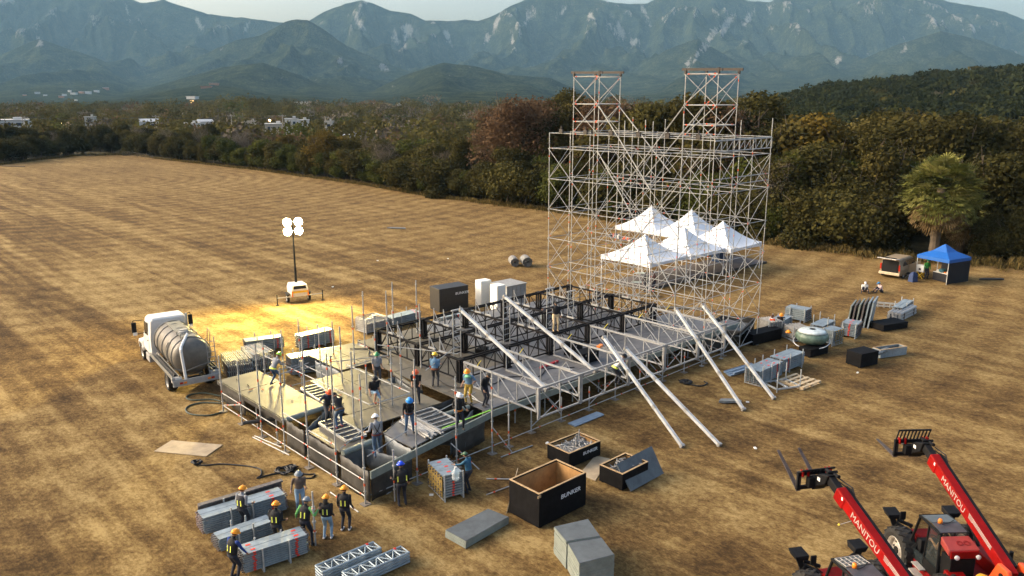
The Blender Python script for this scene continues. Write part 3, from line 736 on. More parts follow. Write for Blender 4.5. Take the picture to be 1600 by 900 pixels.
for z in LEV:
    for i, u in enumerate(TU):
        for k in range(6):
            if i in (1, 2) and (z < 2 or rt.random() < .08): continue
            leds.append(rod((u, TV[k], z+rt.uniform(-.02, .02)), (u, TV[k+1], z), .02, rt.random() < .14))
    for k, v in enumerate(TV):
        for i in range(3):
            if 0 < k < 6 and (z < 2 or rt.random() < .08): continue
            leds.append(rod((TU[i], v, z), (TU[i+1], v, z), .02, rt.random() < .14))
for z in (11.3, 10.9):       # extra guard rails on the right end
    leds.append(rod((TU[0], TV[0], z-.3), (TU[1], TV[0], z-.3), .03)); leds.append(rod((TU[1], TV[0], z-.3), (TU[3], TV[0], z-.3), .03))
for j in range(len(LEV)-2):
    z0, z1 = LEV[j], LEV[j+1]
    for k in range(6):
        for fi, u in ((0, TU[0]), (3, TU[3])):
            du = -.06 if fi == 0 else .06
            brs.append(rod((u+du, TV[k], z1), (u+du, TV[k+1], z0), .017, rt.random() < .08) if fi == 0 or (k+j) % 3 else rod((u+du, TV[k+1], z1), (u+du, TV[k], z0), .017, False))
            if (k*2+j) % 3 != 1: brs.append(rod((u+du*1.9, TV[k+1], z1), (u+du*1.9, TV[k], z0), .017, rt.random() < .08))
    for i in range(3):
        for k in (0, 6):
            dv = -.06 if k == 0 else .06
            brs.append(rod((TU[i], TV[k]+dv, z0), (TU[i+1], TV[k]+dv, z1), .017, rt.random() < .08))
            if (i+j) % 2: brs.append(rod((TU[i], TV[k]+dv*1.9, z1), (TU[i+1], TV[k]+dv*1.9, z0), .017, False))
        for k in (2, 4):
            if True: brs.append(rod((TU[i], TV[k]+.06, z0), (TU[i+1], TV[k]+.06, z1), .017, False))
# long rakers running down through the middle of the tower
for (u, v0, z0, v1, z1) in [(TU[0], TV[4]-.1, 15.0, TV[2], 10.2), (TU[1], TV[4], 15.0, TV[2], 11.0), (TU[0], TV[1], 15.0, TV[3], 10.0), (TU[1], TV[1], 15.0, TV[3]-.2, 10.6), (TU[0], TV[4]-.1, 12.2, TV[1], 4.1), (TU[1], TV[1], 12.2, TV[4], 4.3)]:
    brs.append(rod((u-.11, v0, z0), (u-.11, v1, z1), .035, False))
# turrets
for ks in ((4, 5), (0, 1)):
    for z in (14.0, 15.1, 16.8):
        for i in (0, 1): leds.append(rod((TU[i], TV[ks[0]], z), (TU[i], TV[ks[1]], z), .03, True))
        for k in ks: leds.append(rod((TU[0], TV[k], z), (TU[1], TV[k], z), .03, False))
    for z0, z1 in ((13.3, 15.1), (15.1, 16.8)):
        for i, d in ((0, -.06), (1, .06)): brs.append(rod((TU[i]+d, TV[ks[1]], z0), (TU[i]+d, TV[ks[0]], z1), .027)); brs.append(rod((TU[i]+d*1.8, TV[ks[0]], z0), (TU[i]+d*1.8, TV[ks[1]], z1), .017, False))
        for k in ks: brs.append(rod((TU[0], TV[k]-.06, z0), (TU[1], TV[k]-.06, z1), .017, False))
    b = MB()
    for i in (0, 1): b.beam((TU[i], TV[ks[0]]-.25, 17.0+.05*i), (TU[i], TV[ks[1]]+.25, 17.06+.05*i), .08, .15)
    for i in (0, 1):
        for k in ks: b.box((TU[i], TV[k], 16.95), (.12, .12, .34))
    b.build('head_beam', M_brownsteel, tw)
emit_parts(stds, 'standard', tw); emit_parts(leds, 'ledger', tw); emit_parts(brs, 'brace', tw); emit_parts(bases, 'base_plate', tw)
# lattice girder along the top of the right end and couplers under the turrets
b = MB()
for v in (TV[0]-.05,):
    b.tube((TU[0], v, 13.15), (TU[3], v, 13.15), .035); b.tube((TU[0], v, 12.55), (TU[3], v, 12.55), .035)
    n = 10
    for k in range(n):
        a = TU[0]+(TU[3]-TU[0])*k/n; c = TU[0]+(TU[3]-TU[0])*(k+1)/n; b.tube((a, v, 12.55), (c, v, 13.15), .02, n=4); b.tube((c, v, 12.55), (c, v, 13.15), .02, n=4)
b.build('lattice_girder', M_galv, tw)
for k in range(6):
    b = MB(); b.box((TU[0], (TV[k]+TV[k+1])/2, 13.34), (.12, .30, .26)); b.box((TU[0], (TV[k]+TV[k+1])/2, 13.55), (.06, .06, .3)); b.build('coupler', M_brownsteel, tw)

# ------------------------------------------------------------------ stage platform
ZD = 1.45
sp = empty('stage_platform', SO, STAGE_RZ, 'half built stage platform on scaffold legs with open bays at its near corner', 'stage')
def panel(pts, z, m, name='deck_panel', th=.05):
    b = MB(); b.poly(pts, z-th, z, 0); return b.build(name, m, sp)
def grid_panels(u0, u1, v0, v1, du, dv, m, z=ZD, skip=()):
    nu = max(1, round((u1-u0)/du)); nv = max(1, round((v1-v0)/dv)); a = (u1-u0)/nu; c = (v1-v0)/nv
    for i in range(nu):
        for j in range(nv):
            if (i, j) in skip: continue
            zz = z+rt.choice((0, .004, .008)); g_ = .012
            panel([(u0+i*a+g_, v0+j*c+g_), (u0+(i+1)*a-g_, v0+j*c+g_), (u0+(i+1)*a-g_, v0+(j+1)*c-g_), (u0+i*a+g_, v0+(j+1)*c-g_)], zz, m)
grid_panels(-.1, 2.1, 6.75, 13.6, 2.2, 2.28, M_plygold)                     # left bay
panel([(-.05, 2.0), (1.35, 2.0), (1.5, 4.95), (0, 4.6)], ZD, M_plygold)       # small panel
panel([(2.35, .25), (4.55, .75), (4.6, 2.35), (4.35, 3.3), (2.3, 2.35)], ZD, M_plygrey)
grid_panels(1.75, 6.35, 3.35, 5.1, 2.3, 1.75, M_plygold); grid_panels(2.3, 6.3, 5.1, 7.0, 2.0, 1.9, M_plygold)
grid_panels(3.25, 6.2, 7.0, 10.3, 1.48, 1.65, M_plygold)
grid_panels(5.3, 8.4, 10.6, 14.4, 1.55, 1.9, M_plygold)
grid_panels(7.15, 8.7, 2.1, 10.6, 1.55, 2.12, M_plygold)
grid_panels(8.7, 13.2, 5.6, 14.4, 2.25, 2.2, M_plygold)
grid_panels(13.2, 22.2, 5.6, 14.4, 2.25, 2.2, M_plygrey)
grid_panels(22.2, 25.4, 5.6, 14.0, 3.2, 2.8, M_plygrey)
grid_panels(7.15, 29.0, 1.15, 2.1, 2.43, .95, M_plygrey)
grid_panels(8.7, 27.6, 2.1, 5.6, 2.1, 1.75, M_plygrey)
# edge beams
def bar_part(p, q, w_, h_, m, name): b = MB(); b.beam(p, q, w_, h_); b.build(name, m, sp)
bar_part((-.15, -.42, ZD-.16), (7.3, .92, ZD-.16), .07, .32, M_fascia, 'edge_beam')
bar_part((7.3, .95, ZD-.16), (29.0, 1.12, ZD-.16), .07, .32, M_fascia, 'edge_beam')
bar_part((-.15, 6.7, ZD-.10), (-.15, 13.6, ZD-.10), .05, .2, M_plydark, 'edge_beam')
def roll(p, q, r, m): b = MB(); b.tube(p, q, r, n=10); b.build('rolled_edge', m, sp)
roll((-.02, 6.62, ZD-.06), (2.2, 6.75, ZD-.06), .13, M_fascia); roll((0, 1.85, ZD-.06), (1.5, 2.0, ZD-.06), .13, M_fascia)
roll((6.5, 5.2, ZD-.05), (7.1, 8.3, ZD-.05), .12, M_plydark); roll((4.7, 2.2, ZD-.05), (7.0, 2.15, ZD-.05), .11, M_fascia); roll((2.35, 2.3, ZD-.06), (4.4, 3.35, ZD-.1), .08, M_plydark)
# hanging tarps and boards inside and under the open bays
def tarp(p, q, z0, z1, m, name='tarp', sag=.12):
    p, q = np.array(p, float), np.array(q, float); d = q-p; nrm = np.array([-d[1], d[0]])/np.hypot(*d); A = []; B = []
    nx = 10
    for j in range(5):
        t = j/4; ra = []
        for k in range(nx+1):
            s = k/nx; o_ = sag*math.sin(s*9+t*2)*t+.03*math.sin(s*23+t*5); xy = p+d*s+nrm*o_; ra.append((xy[0], xy[1], z1+(z0-z1)*t+.03*math.sin(s*7)))
        A.append(ra)
    b = MB(); vs = [p_ for r_ in A for p_ in r_]; fs = [(j*(nx+1)+k, j*(nx+1)+k+1, (j+1)*(nx+1)+k+1, (j+1)*(nx+1)+k) for j in range(4) for k in range(nx)]
    b.add(vs, fs); o = b.build(name, m, sp, smooth=True); s_ = o.modifiers.new('thick', 'SOLIDIFY'); s_.thickness = .015
for a in [((0, 4.9), (2.1, 6.6), .2, 1.4, M_tarp), ((2.15, 6.4), (2.1, 4.9), .3, 1.38, M_tarp), ((.1, 2.05), (2.2, 2.3), .2, 1.35, M_tarp), ((2.3, 2.2), (2.28, .2), .15, 1.38, M_tarp), ((1.1, 2.1), (1.7, .3), .4, 1.2, M_tarp),
          ((6.45, 4.9), (7.05, 8.2), .3, 1.3, M_tarp), ((7.0, 8.1), (6.3, 8.2), .3, 1.3, M_tarp), ((4.7, .6), (7.0, 1.9), .2, 1.3, M_tarp), ((4.65, 2.1), (5.6, .7), .3, 1.2, M_tarp), ((2.2, 9.6), (5.2, 10.6), .2, 1.36, M_tarp), ((5.25, 10.7), (5.2, 13.2), .2, 1.36, M_tarp)]: tarp(*a)
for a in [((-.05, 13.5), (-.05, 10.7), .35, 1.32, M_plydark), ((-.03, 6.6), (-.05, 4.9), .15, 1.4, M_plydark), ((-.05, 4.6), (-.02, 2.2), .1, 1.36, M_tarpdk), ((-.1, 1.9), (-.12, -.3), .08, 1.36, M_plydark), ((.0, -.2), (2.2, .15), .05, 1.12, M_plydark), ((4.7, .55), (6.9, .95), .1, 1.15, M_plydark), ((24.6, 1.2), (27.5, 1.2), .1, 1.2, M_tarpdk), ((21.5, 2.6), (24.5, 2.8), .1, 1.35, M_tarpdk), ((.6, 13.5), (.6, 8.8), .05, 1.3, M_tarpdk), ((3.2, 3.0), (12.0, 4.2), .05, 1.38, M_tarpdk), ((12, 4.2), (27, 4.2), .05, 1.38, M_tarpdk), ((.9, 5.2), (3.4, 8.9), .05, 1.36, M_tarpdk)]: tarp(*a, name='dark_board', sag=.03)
# legs, ledgers and braces of the platform
PV = [-.16, 2.03, 4.2, 6.35, 8.6, 10.7, 12.85]; PU = [-.28, 2.25, 4.35, 6.4]
PH = {0: [5.4, 5.6, 5.2, 4.0, 4.6, 3.2, 3.0], 1: [5.4, 3.0, 4.6, 4.0, 4.3, 4.2, 3.2], 2: [3.7, 1.4, 4.2, 3.2, 4.4, 3.6, 4.0], 3: [3.9, 3.0, 1.4, 4.3, 4.6, 4.7, 3.4]}
legs = []
for i, u in enumerate(PU):
    for k, v in enumerate(PV):
        legs.append((u+(.07*k if i == 0 and k < 2 else 0), v+(.35 if i >= 1 and k > 0 else 0), PH[i][k]))
legs += [(7.44, -.13, 2.4), (8.6, 8.0, 5.0), (8.5, 10.9, 5.2), (8.4, 13.1, 4.8), (10.5, 13.2, 5.0), (12.3, 13.3, 4.8)]
legs += [(u, .30, 1.25) for u in np.arange(9.3, 23.2, 2.07)]+[(u, 1.6, 1.38) for u in np.arange(7.4, 28.5, 2.07)]+[(u, 3.7, 1.38) for u in np.arange(7.4, 28, 2.07)]
legs += [(24.0+2.07*k, .45, 1.3) for k in range(2)]+[(-.1, 7.4, 1.35), (.0, 9.6, 1.35)]
for (u, v, h) in legs:
    m = standard(.04, h, .034, 2.0, .5+rt.uniform(0, .9), u, v)
    if h > 3: m.tube((u, v, h-.28), (u, v, h), .018, mi=2, n=5)
    m.build('standard', [M_galv, M_mark, M_blacksteel], sp)
    if v < .6 or u < 0: b = MB(); b.box((u, v, .02), (.34, .34, .03)); b.build('base_plate', M_foot, sp)
segs = []
for k in range(6): segs += [((PU[0], PV[k], .35), (PU[0], PV[k+1], .35)), ((PU[0], PV[k], 1.02), (PU[0], PV[k+1], 1.02))]
for a, b in zip([-.13, 2.17, 4.2, 6.42, 7.44, 9.3, 11.37, 13.44, 15.51, 17.58, 19.65, 21.72, 24.0, 26.07], [2.17, 4.2, 6.42, 7.44, 9.3, 11.37, 13.44, 15.51, 17.58, 19.65, 21.72, 24.0, 26.07, 29.6]): segs.append(((a, -.13+.016*a, .3), (b, -.13+.016*b, .3)))
segs += [((2.25, 3.2, 2.5), (2.25, 8.9, 2.4)), ((4.4, 3.2, 2.5), (4.4, 8.6, 2.5)), ((2.25, 3.2, 2.5), (4.35, 3.1, 2.5)), ((2.3, 10.9, 1.95), (4.35, 10.9, 1.95)), ((4.35, 10.9, 2.0), (7.6, 9.6, 2.0)), ((2.25, 8.9, 2.4), (2.25, 13.1, 2.35)), ((-.28, 4.2, 1.9), (-.28, 6.4, 1.9)), ((0, 2.0, 1.55), (2.2, 3.2, 1.55)), ((-.2, 2.03, 1.75), (-.25, 4.2, 1.75)), ((.0, .0, 1.9), (2.1, .2, 2.3)),
         ((4.4, 8.6, 2.3), (6.4, 8.9, 2.3)), ((6.6, 4.9, 2.6), (9.0, 5.6, 3.1)), ((6.5, 8.9, 3.0), (8.8, 5.1, 2.9)), ((7.3, 2.0, 2.1), (4.9, 2.2, 1.6)), ((2.2, 13.0, 1.4), (4.4, 13.1, 1.4)), ((2.2, 10.9, 1.2), (4.4, 11.0, 1.2)), ((2.3, 9.5, 1.3), (2.3, 13, 1.3)), ((4.5, 9.8, 1.3), (4.5, 13, 1.3)), ((7.6, 4.2, 1.55), (7.6, 1.6, 1.52)), ((8.1, 3.8, 1.55), (7.6, 2.2, 1.55))]
for p, q in segs: rod(p, q, .023, (.14,)).build('ledger', _M, sp)
for p, q in [((-.28, 12.85, .35), (-.28, 10.7, 1.0)), ((4.1, -.1, 1.2), (4.9, -1.0, .05)), ((6.42, -.1, 1.3), (7.1, -.7, .05)), ((9.3, .3, .3), (11.37, .3, 1.2)), ((13.44, .3, .3), (15.5, .3, 1.2)), ((17.6, .3, 1.2), (19.65, .3, .3)), ((20, .6, .3), (21.7, .6, 1.2)), ((24, .45, 1.2), (26, .45, .3)), ((11.4, .3, .3), (11.4, 1.6, 1.1)), ((15.5, .3, 1.1), (15.5, 1.6, .3)), ((19.6, .3, .3), (19.6, 1.6, 1.1))]:
    rod(p, q, .026, (.3, .7)).build('brace', _M, sp)
m = MB(); m.tube((6.5, .05, 2.0), (4.3, .75, 1.55), .03); m.build('green_brace', mat('lime_paint', (.35, .75, .12), .5), sp)
# slatted deck frames lying about
def slatted(u, v, lu, lv, n, z, label, rz=0.0):
    t = empty('slatted_frame', Vector(SO)+Vector(SU*u+SV*v)+Vector((0, 0, z)), STAGE_RZ+rz, label, 'deck frame', 'slatted aluminium deck frames lying on the stage')
    f = MB()
    for s in (-1, 1): f.beam((-lu/2, s*lv/2, .05), (lu/2, s*lv/2, .05), .07, .09); f.beam((s*lu/2, -lv/2+.035, .05), (s*lu/2, lv/2-.035, .05), .07, .09)
    f.build('frame', M_alu, t)
    for k in range(n): y = -lv/2+lv*(k+1)/(n+1); b = MB(); b.beam((-lu/2+.035, y, .06), (lu/2-.035, y, .06), .055, .05); b.build('slat', M_alu, t)
    b = MB(); b.box((0, 0, .02), (lu-.08, lv-.08, .02)); b.build('dark_base', M_plydark, t)
slatted(1.15, 3.75, .95, 2.5, 5, ZD+.01, 'slatted frame beside the men in orange helmets at the near left corner', R(-3))
slatted(2.7, 8.3, .85, 2.6, 6, ZD-.05, 'slatted frame at the far side of the beige left deck', R(-4))
slatted(4.75, 1.75, 1.25, 2.4, 5, ZD+.06, 'slatted frame under the worker in the blue helmet', R(-2))
# loose aluminium tubes in a heap
for k in range(12):
    u0 = 3.15+.115*(k % 9)+rt.uniform(-.03, .03); dv = rt.uniform(-.25, .25); z = ZD+.05+(.1 if k >= 9 else 0)
    m = MB(); a = Vector(SO)+Vector(SU*(u0+.35)+SV*(2.75+dv)); b_ = Vector(SO)+Vector(SU*(u0+.15)+SV*(.55+dv))
    m.tube((a.x, a.y, z), (b_.x, b_.y, z), .045, n=8)
    tag(m.build('loose_tube', M_alu), 'grey tube in the heap of loose tubes by the blue helmeted worker', 'tube', 'loose tubes heaped on the stage front')

# ------------------------------------------------------------------ black truss grid on the deck
bt = empty('black_truss_grid', SO, STAGE_RZ, 'grid of black steel trusses on short columns standing on the deck', 'truss frame')
BU = [8.8, 12.05, 15.3, 18.55, 21.8, 24.85]; BV = [4.95, 8.5, 12.3]; ZT = 2.6
def truss_run(p, q, z0, z1, n, off=.13, r=.042):
    """two-chord black truss with posts and alternating diagonals, twin top chord"""
    p, q = Vector(p), Vector(q); d = (q-p).normalized(); s = Vector((-d.y, d.x, 0))*off; m = MB(); L_ = (q-p).length
    for e in (-1, 1): m.beam(p+s*e+Vector((0, 0, z1)), q+s*e+Vector((0, 0, z1)), r*1.6, r*2)
    m.beam(p+Vector((0, 0, z0)), q+Vector((0, 0, z0)), r*1.5, r*1.5)
    for k in range(n+1):
        c = p+d*(L_*k/n)
        if 0 < k < n: m.beam(c+Vector((0, 0, z0)), c+Vector((0, 0, z1)), r, r)
        m.beam(c-s+Vector((0, 0, z1)), c+s+Vector((0, 0, z1-.02)), r, r)
        if k < n:
            e = p+d*(L_*(k+1)/n); a, b_ = (z0, z1) if k % 2 == 0 else (z1, z0)
            m.beam(c+Vector((0, 0, a)), e+Vector((0, 0, b_)), r*.8, r*.8); m.beam(c+s+Vector((0, 0, z1)), e-s+Vector((0, 0, z1-.01)), r*.6, r*.6)
    return m
for v in BV:
    for k in range(5): truss_run((BU[k]+.1, v, 0), (BU[k+1]-.1, v, 0), ZD+.13, ZT, 4).build('long_truss', M_blacksteel, bt)
for u in BU:
    for k in range(2): truss_run((u, BV[k]+.14, 0), (u, BV[k+1]-.14, 0), ZD+.13, ZT, 4, .05).build('cross_truss', M_blacksteel, bt)
for u in BU:
    for v in BV:
        m = MB()
        for a, b_ in ((-.1, -.1), (.1, -.1), (-.1, .1), (.1, .1)): m.beam((u+a, v+b_, ZD), (u+a, v+b_, ZT-.03), .09, .09)
        m.box((u, v, ZD+.03), (.4, .4, .05)); m.box((u, v, ZT+.05), (.34, .34, .05)); m.build('column', M_blacksteel, bt)
# white goal-shaped brackets clipped on the cross trusses
for u in BU:
    for v, hh in ((BV[1]-1.25, .9), (BV[1]-2.15, .9), (BV[2]-1.25, .9), (BV[2]-2.2, .9)):
        m = MB(); m.beam((u, v-.28, ZT+.1), (u, v+.28, ZT+.1), .09, .08); m.tube((u, v+.22, ZT+.1), (u, v+.22, ZT+hh), .03); m.tube((u, v-.22, ZT+.12), (u, v+.2, ZT+hh*.8), .024)
        m.build('bracket', M_alu, bt)
# ladder frames standing between the beams, carrying the rakers
for k, (u, lab) in enumerate([(11.15, 'ladder frame holding the left raker inside the black grid'), (14.9, 'ladder frame holding the second raker inside the black grid'), (18.5, 'ladder frame standing left of the man in tan trousers'), (20.3, 'ladder frame standing right of the man in tan trousers'), (23.0, 'ladder frame at the tower end of the black grid')]):
    h = 4.15-ZD if k < 3 else 3.7-ZD
    t = empty('ladder_frame', Vector(SO)+Vector(SU*u+SV*(8.05-.1*(k > 2)))+Vector((0, 0, ZD)), STAGE_RZ+R(8), lab, 'ladder frame', 'grey ladder frames standing in the black grid')
    for s in (-.3, .3): m = MB(); m.tube((s, 0, 0), (s, 0, h), .034); m.build('upright', M_galv, t)
    for j in range(8): m = MB(); m.tube((-.3, 0, .25+j*(h-.4)/7), (.3, 0, .25+j*(h-.4)/7), .022, n=5); m.build('rung', M_galv, t)
    m = MB(); m.beam((-.36, .05, h+.04), (.36, -.05, h+.04), .12, .07); m.build('head_bar', M_alu, t)
# white rails crossing the deck behind the grid
# ------------------------------------------------------------------ silver trusses along the front
def flat_truss(name, p, q, z0, z1, n, label, group, straps=True):
    p, q = Vector(p), Vector(q); base = Vector(SO)+Vector(SU*p.x+SV*p.y); d = q-p; L_ = d.length; ang = math.atan2(d.y, d.x)
    t = empty(name, base, STAGE_RZ+ang, label, 'truss', group)
    m = MB(); m.beam((0, 0, z1), (L_, 0, z1), .08, .085); m.build('top_chord', M_alu, t)
    m = MB(); m.beam((0, 0, z0), (L_, 0, z0), .065, .075); m.build('bottom_chord', M_alu, t)
    for k in range(n+1):
        x = L_*k/n; m = MB(); m.beam((x if k else .03, 0, z0+.045), (x if k else .03, 0, z1-.05), .045, .045); m.build('post', M_alu, t)
        if k < n: m = MB(); m.beam((x+.06, .0, z1-.06), (L_*(k+1)/n-.04, .0, z0+.05), .042, .042, up=(0, 1, 0)); m.build('diagonal', M_alu, t)
    if straps:
        for x in (L_*.2, L_*.78):
            m = MB(); m.tube((x, 0, z1+.06), (x+.28, 0, z1+.40), .018, mi=1 if x < L_*.5 else 0); 
            if x > L_*.5: m.tube((x+.28, 0, z1+.40), (x+.56, 0, z1+.06), .018); m.beam((x-.05, 0, z1+.07), (x+.65, 0, z1+.07), .12, .05)
            m.build('handle', [M_alu, M_yellow], t)
    return t
CT = [8.72, 11.6, 15.25, 18.3, 21.45, 24.2]
LABC = ['silver cross truss nearest the workers, first of the row', 'silver cross truss in front of the left raker', 'silver cross truss in front of the second raker', 'silver cross truss left of the worker in the white jacket', 'silver cross truss right of the worker in the white jacket', 'silver cross truss at the tower end of the row']
for u, l in zip(CT, LABC): flat_truss('silver_cross_truss', (u, 4.55, 0), (u, -.62, 0), ZD+.06 if True else 0, 2.62, 4, l, 'silver trusses across the stage front')
for k in range(5):
    flat_truss('silver_front_truss', (CT[k]+.07, -.74, 0), (CT[k+1]-.07, -.74, 0), 1.22, 2.64, 2, ['silver front truss bay nearest the black shirted workers', 'silver front truss bay under the first standing raker', 'silver front truss bay by the worker in the white jacket', 'silver front truss bay left of the dark tub', 'silver front truss bay ending at the dark tub'][k], 'silver truss bays along the stage front', False)
    m = MB(); a = Vector(SO)+Vector(SU*CT[k]-SV*.74); 
for k, u in enumerate(CT):
    a = Vector(SO)+Vector(SU*u-SV*.74)
    m = MB(); m.box((a.x, a.y, 1.92), (.09, .09, 1.55), rz=STAGE_RZ); tag(m.build('truss_post', M_alu), ['post under the first silver cross truss end', 'post at the second silver cross truss end', 'post at the third silver cross truss end', 'post at the fourth silver cross truss end', 'post at the fifth silver cross truss end', 'post at the last silver cross truss end by the tub'][k], 'post', 'posts joining the silver trusses')
# rakers
def raker(p, q, label):
    m = MB(); p, q = Vector(p), Vector(q); m.beam(p, q, .135, .15); d = (q-p).normalized(); t = m
    for e in (p, q): m.beam(e-d*.06, e+d*.06, .19, .20, 1)
    for f in (.33, .66): e = p+(q-p)*f; m.beam(e-d*.10, e+d*.10, .15, .165, 1)
    o = t.build('raker_beam', [M_raker, M_galvdk]); tag(o, label, 'beam', 'long white raker beams'); return o
def P3(u, v, z): return Vector(SO)+Vector(SU*u+SV*v)+Vector((0, 0, z))
def raker_deck(foot, zf, top, ztop, label):
    f = Vector(at(*foot, zf)); u = st(*foot, zf)[0]; r = ray(*top); tt = (SO@SU+u)/(r@SU); raker(f, Vector((0, 0, CAM_H))+Vector(r)*tt, label)
raker_deck((854, 608), 1.6, (720, 484), 4.2, 'long white beam sloping from the left ladder frame to the deck')
raker_deck((930, 580), 1.6, (788, 463), 4.2, 'long white beam sloping from the second ladder frame to the deck')
for foot, top, lab in [((1066, 697), (944, 528), 'white raker with its foot on the grass, leftmost of the four'), ((1124, 695), (978, 545), 'white raker on the grass crossing behind the leftmost foot'), ((1162, 640), (1057, 484), 'white raker with its foot right of the black cable'), ((1209, 622), (1098, 477), 'rightmost white raker beside the deck stacks')]:
    f = Vector(at(*foot, .08)); r1 = ray(*top)
    # contact with the truss's top chord plane v = -.74
    best = None
    for s in np.linspace(0, .95, 400):
        px, py = foot[0]+(top[0]-foot[0])*s, foot[1]+(top[1]-foot[1])*s; g_ = at(px, py, 2.75); vv = float((g_-SO)@SV)
        if best is None or abs(vv+.74) < best[0]: best = (abs(vv+.74), Vector(g_), s)
    c = best[1]; d = c-f
    # extend until the picture of its end reaches the top
    def py_of(P): y = P.y*_cp-(P.z-CAM_H)*_sp; return 450-FOC*(P.y*_sp+(P.z-CAM_H)*_cp)/y
    e = 1.0
    while e < 2.2 and py_of(f+d*e) > top[1]: e += .01
    raker(f, f+d*e, lab)
# ------------------------------------------------------------------ tents and floor behind the tower
M_tent = mat('white_tent_fabric', (.66, .68, .71), .6, var=.10, scale=.9, bump=.35)
M_tentpole = mat('white_tent_pole', (.6, .6, .6), .5)
def tent(u, v, w_, eave, peak, label, rz=0.0):
    b = P3(u, v, 0); t = empty('peaked_tent', b, STAGE_RZ+rz, label, 'tent', 'white peaked tents behind the tower')
    n = 12; rings = []; per = []
    for k in range(4*n):
        s = (k % n)/n*2-1; e = k//n; x, y = [(s, -1), (1, s), (-s, 1), (-1, -s)][e]; per.append((x*w_/2, y*w_/2, abs(s)))
    for j in range(11):
        f = 1-j/10; ring = []
        for x, y, s in per:
            h = eave+(peak-eave)*((1-f)**1.9*.6+.4*(1-f)) - .28*(1-s**2)*f*f*(0) 
            ring.append((x*max(f, .012), y*max(f, .012), h+(.10*s**2*f**3)))
        rings.append(ring)
    m = MB(); m.loft(rings, 0, caps=False)
    m.loft([[(x*1.002, y*1.002, eave+.10*s**2-(.22+.16*(s**2))) for x, y, s in per], [(x*1.002, y*1.002, eave+.10*s**2+.005) for x, y, s in per]], 0, caps=False)
    m.build('canopy', M_tent, t, smooth=False)
    for sx in (-1, 1):
        for sy in (-1, 1): p = MB(); p.tube((sx*(w_/2-.06), sy*(w_/2-.06), 0), (sx*(w_/2-.06), sy*(w_/2-.06), eave), .05); p.build('leg', M_tentpole, t)
    p = MB(); p.tube((0, 0, peak-.9), (0, 0, peak+.1), .04); p.build('mast', M_tentpole, t)
tent(38.2, 16.0, 5.2, 2.4, 4.25, 'white peaked tent nearest the stage, with the lowest peak')
tent(43.3, 15.6, 5.2, 2.4, 4.35, 'white peaked tent in the middle of the front line of tents')
tent(48.5, 15.0, 5.2, 2.4, 4.4, 'white peaked tent at the right end by the trees')
tent(50.9, 20.1, 5.2, 2.4, 4.75, 'white peaked tent behind the right end tent, with the tallest peak')
tent(51.2, 25.2, 5.2, 2.4, 4.6, 'white peaked tent farthest back and left in the cluster')
fl = empty('event_floor', P3(45.6, 15.9, 0), STAGE_RZ-R(3), 'dark grey low floor laid under and before the white tents', 'floor')
m = MB(); m.box((-.6, -.3, .16), (17.4, 4.0, .08)); m.build('floor_panel', mat('grey_brown_carpet', (.12, .105, .10), .9, var=.2, scale=.7), fl)
m = MB(); m.box((-.6, -2.34, .1), (17.4, .06, .2)); m.box((-9.33, -.3, .1), (.06, 4.0, .2)); m.build('skirting', M_plydark, fl)
b = P3(50.2, 16.4, .2); t = empty('dark_blue_bin', b, STAGE_RZ, 'dark blue bin standing on the floor under the right tent', 'bin')
m = MB(); m.loft([[(-.42, -.42, 0), (.42, -.42, 0), (.42, .42, 0), (-.42, .42, 0)], [(-.5, -.5, 1.25), (.5, -.5, 1.25), (.5, .5, 1.25), (-.5, .5, 1.25)]]); m.build('body', mat('dark_blue_plastic', (.015, .04, .10), .5), t)
m = MB(); m.box((0, 0, 1.29), (1.06, 1.06, .08)); m.build('lid', mat('dark_blue_plastic', (.015, .04, .10), .5), t)
M_foil = mat('glossy_pale_sheet', (.5, .58, .56), .15, var=.3, scale=5)
for px, py, lab in [(995, 441, 'shiny folded plastic sheet at the near edge of the dark floor'), (1000, 427, 'small pale plastic sheet farther in on the dark floor')]:
    a = at(px, py, .21); m = MB(); m.poly([(-.6, -.2), (.3, -.35), (.75, .1), (-.2, .3)], 0, .04); m.poly([(-.3, -.15), (.4, -.2), (.3, .15)], .04, .09); tag(m.build('plastic_sheet', M_foil, loc=a), lab, 'plastic sheet')
t = empty('trestle_tables', P3(50.5, 27.7, 0), STAGE_RZ+R(78), 'row of trestle tables heaped with gear left of the white tents', 'tables')
m = MB(); m.box((0, 0, .74), (6.0, .8, .05)); m.build('tabletop', M_plygrey, t)
for x in (-2.8, -.9, .9, 2.8):
    for y in (-.32, .32): m = MB(); m.tube((x, y, 0), (x, y, .72), .025); m.build('leg', M_galv, t)
for k in range(16):
    x = -2.8+k*.37; c = [M_tarpdk, M_white, mat('navy_cloth', (.03, .05, .12), .8), M_tarp, M_mark][k % 5] if k % 7 else M_mark
    o_ = P3(50.5, 27.7, 0)+Matrix.Rotation(STAGE_RZ+R(78), 3, 'Z')@Vector((x, rt.uniform(-.2, .2), .765)); hh = rt.uniform(.15, .45)
    m = MB(); m.loft([[(-.16, -.16, 0), (.16, -.16, 0), (.16, .16, 0), (-.16, .16, 0)], [(-.12, -.15, hh), (.14, -.12, hh*.9), (.12, .14, hh), (-.13, .12, hh*.8)]])
    tag(m.build('gear_bag', c, loc=o_, rz=rt.uniform(0, 3)), 'small bag or box among the gear on the far trestle tables', 'bag', 'gear heaped on the trestle tables')
for px, py, L_, ang, lab in [(980, 462, 5.2, R(-8), 'pale board lying on the grass nearer the tall tents'), (1058, 482, 4.4, R(-10), 'pale board lying on the grass under the tower')]:
    a = at(px, py); m = MB(); m.box((0, 0, .05), (L_, .5, .1)); tag(m.build('pale_board', M_plygold, loc=a, rz=ang), lab, 'board')
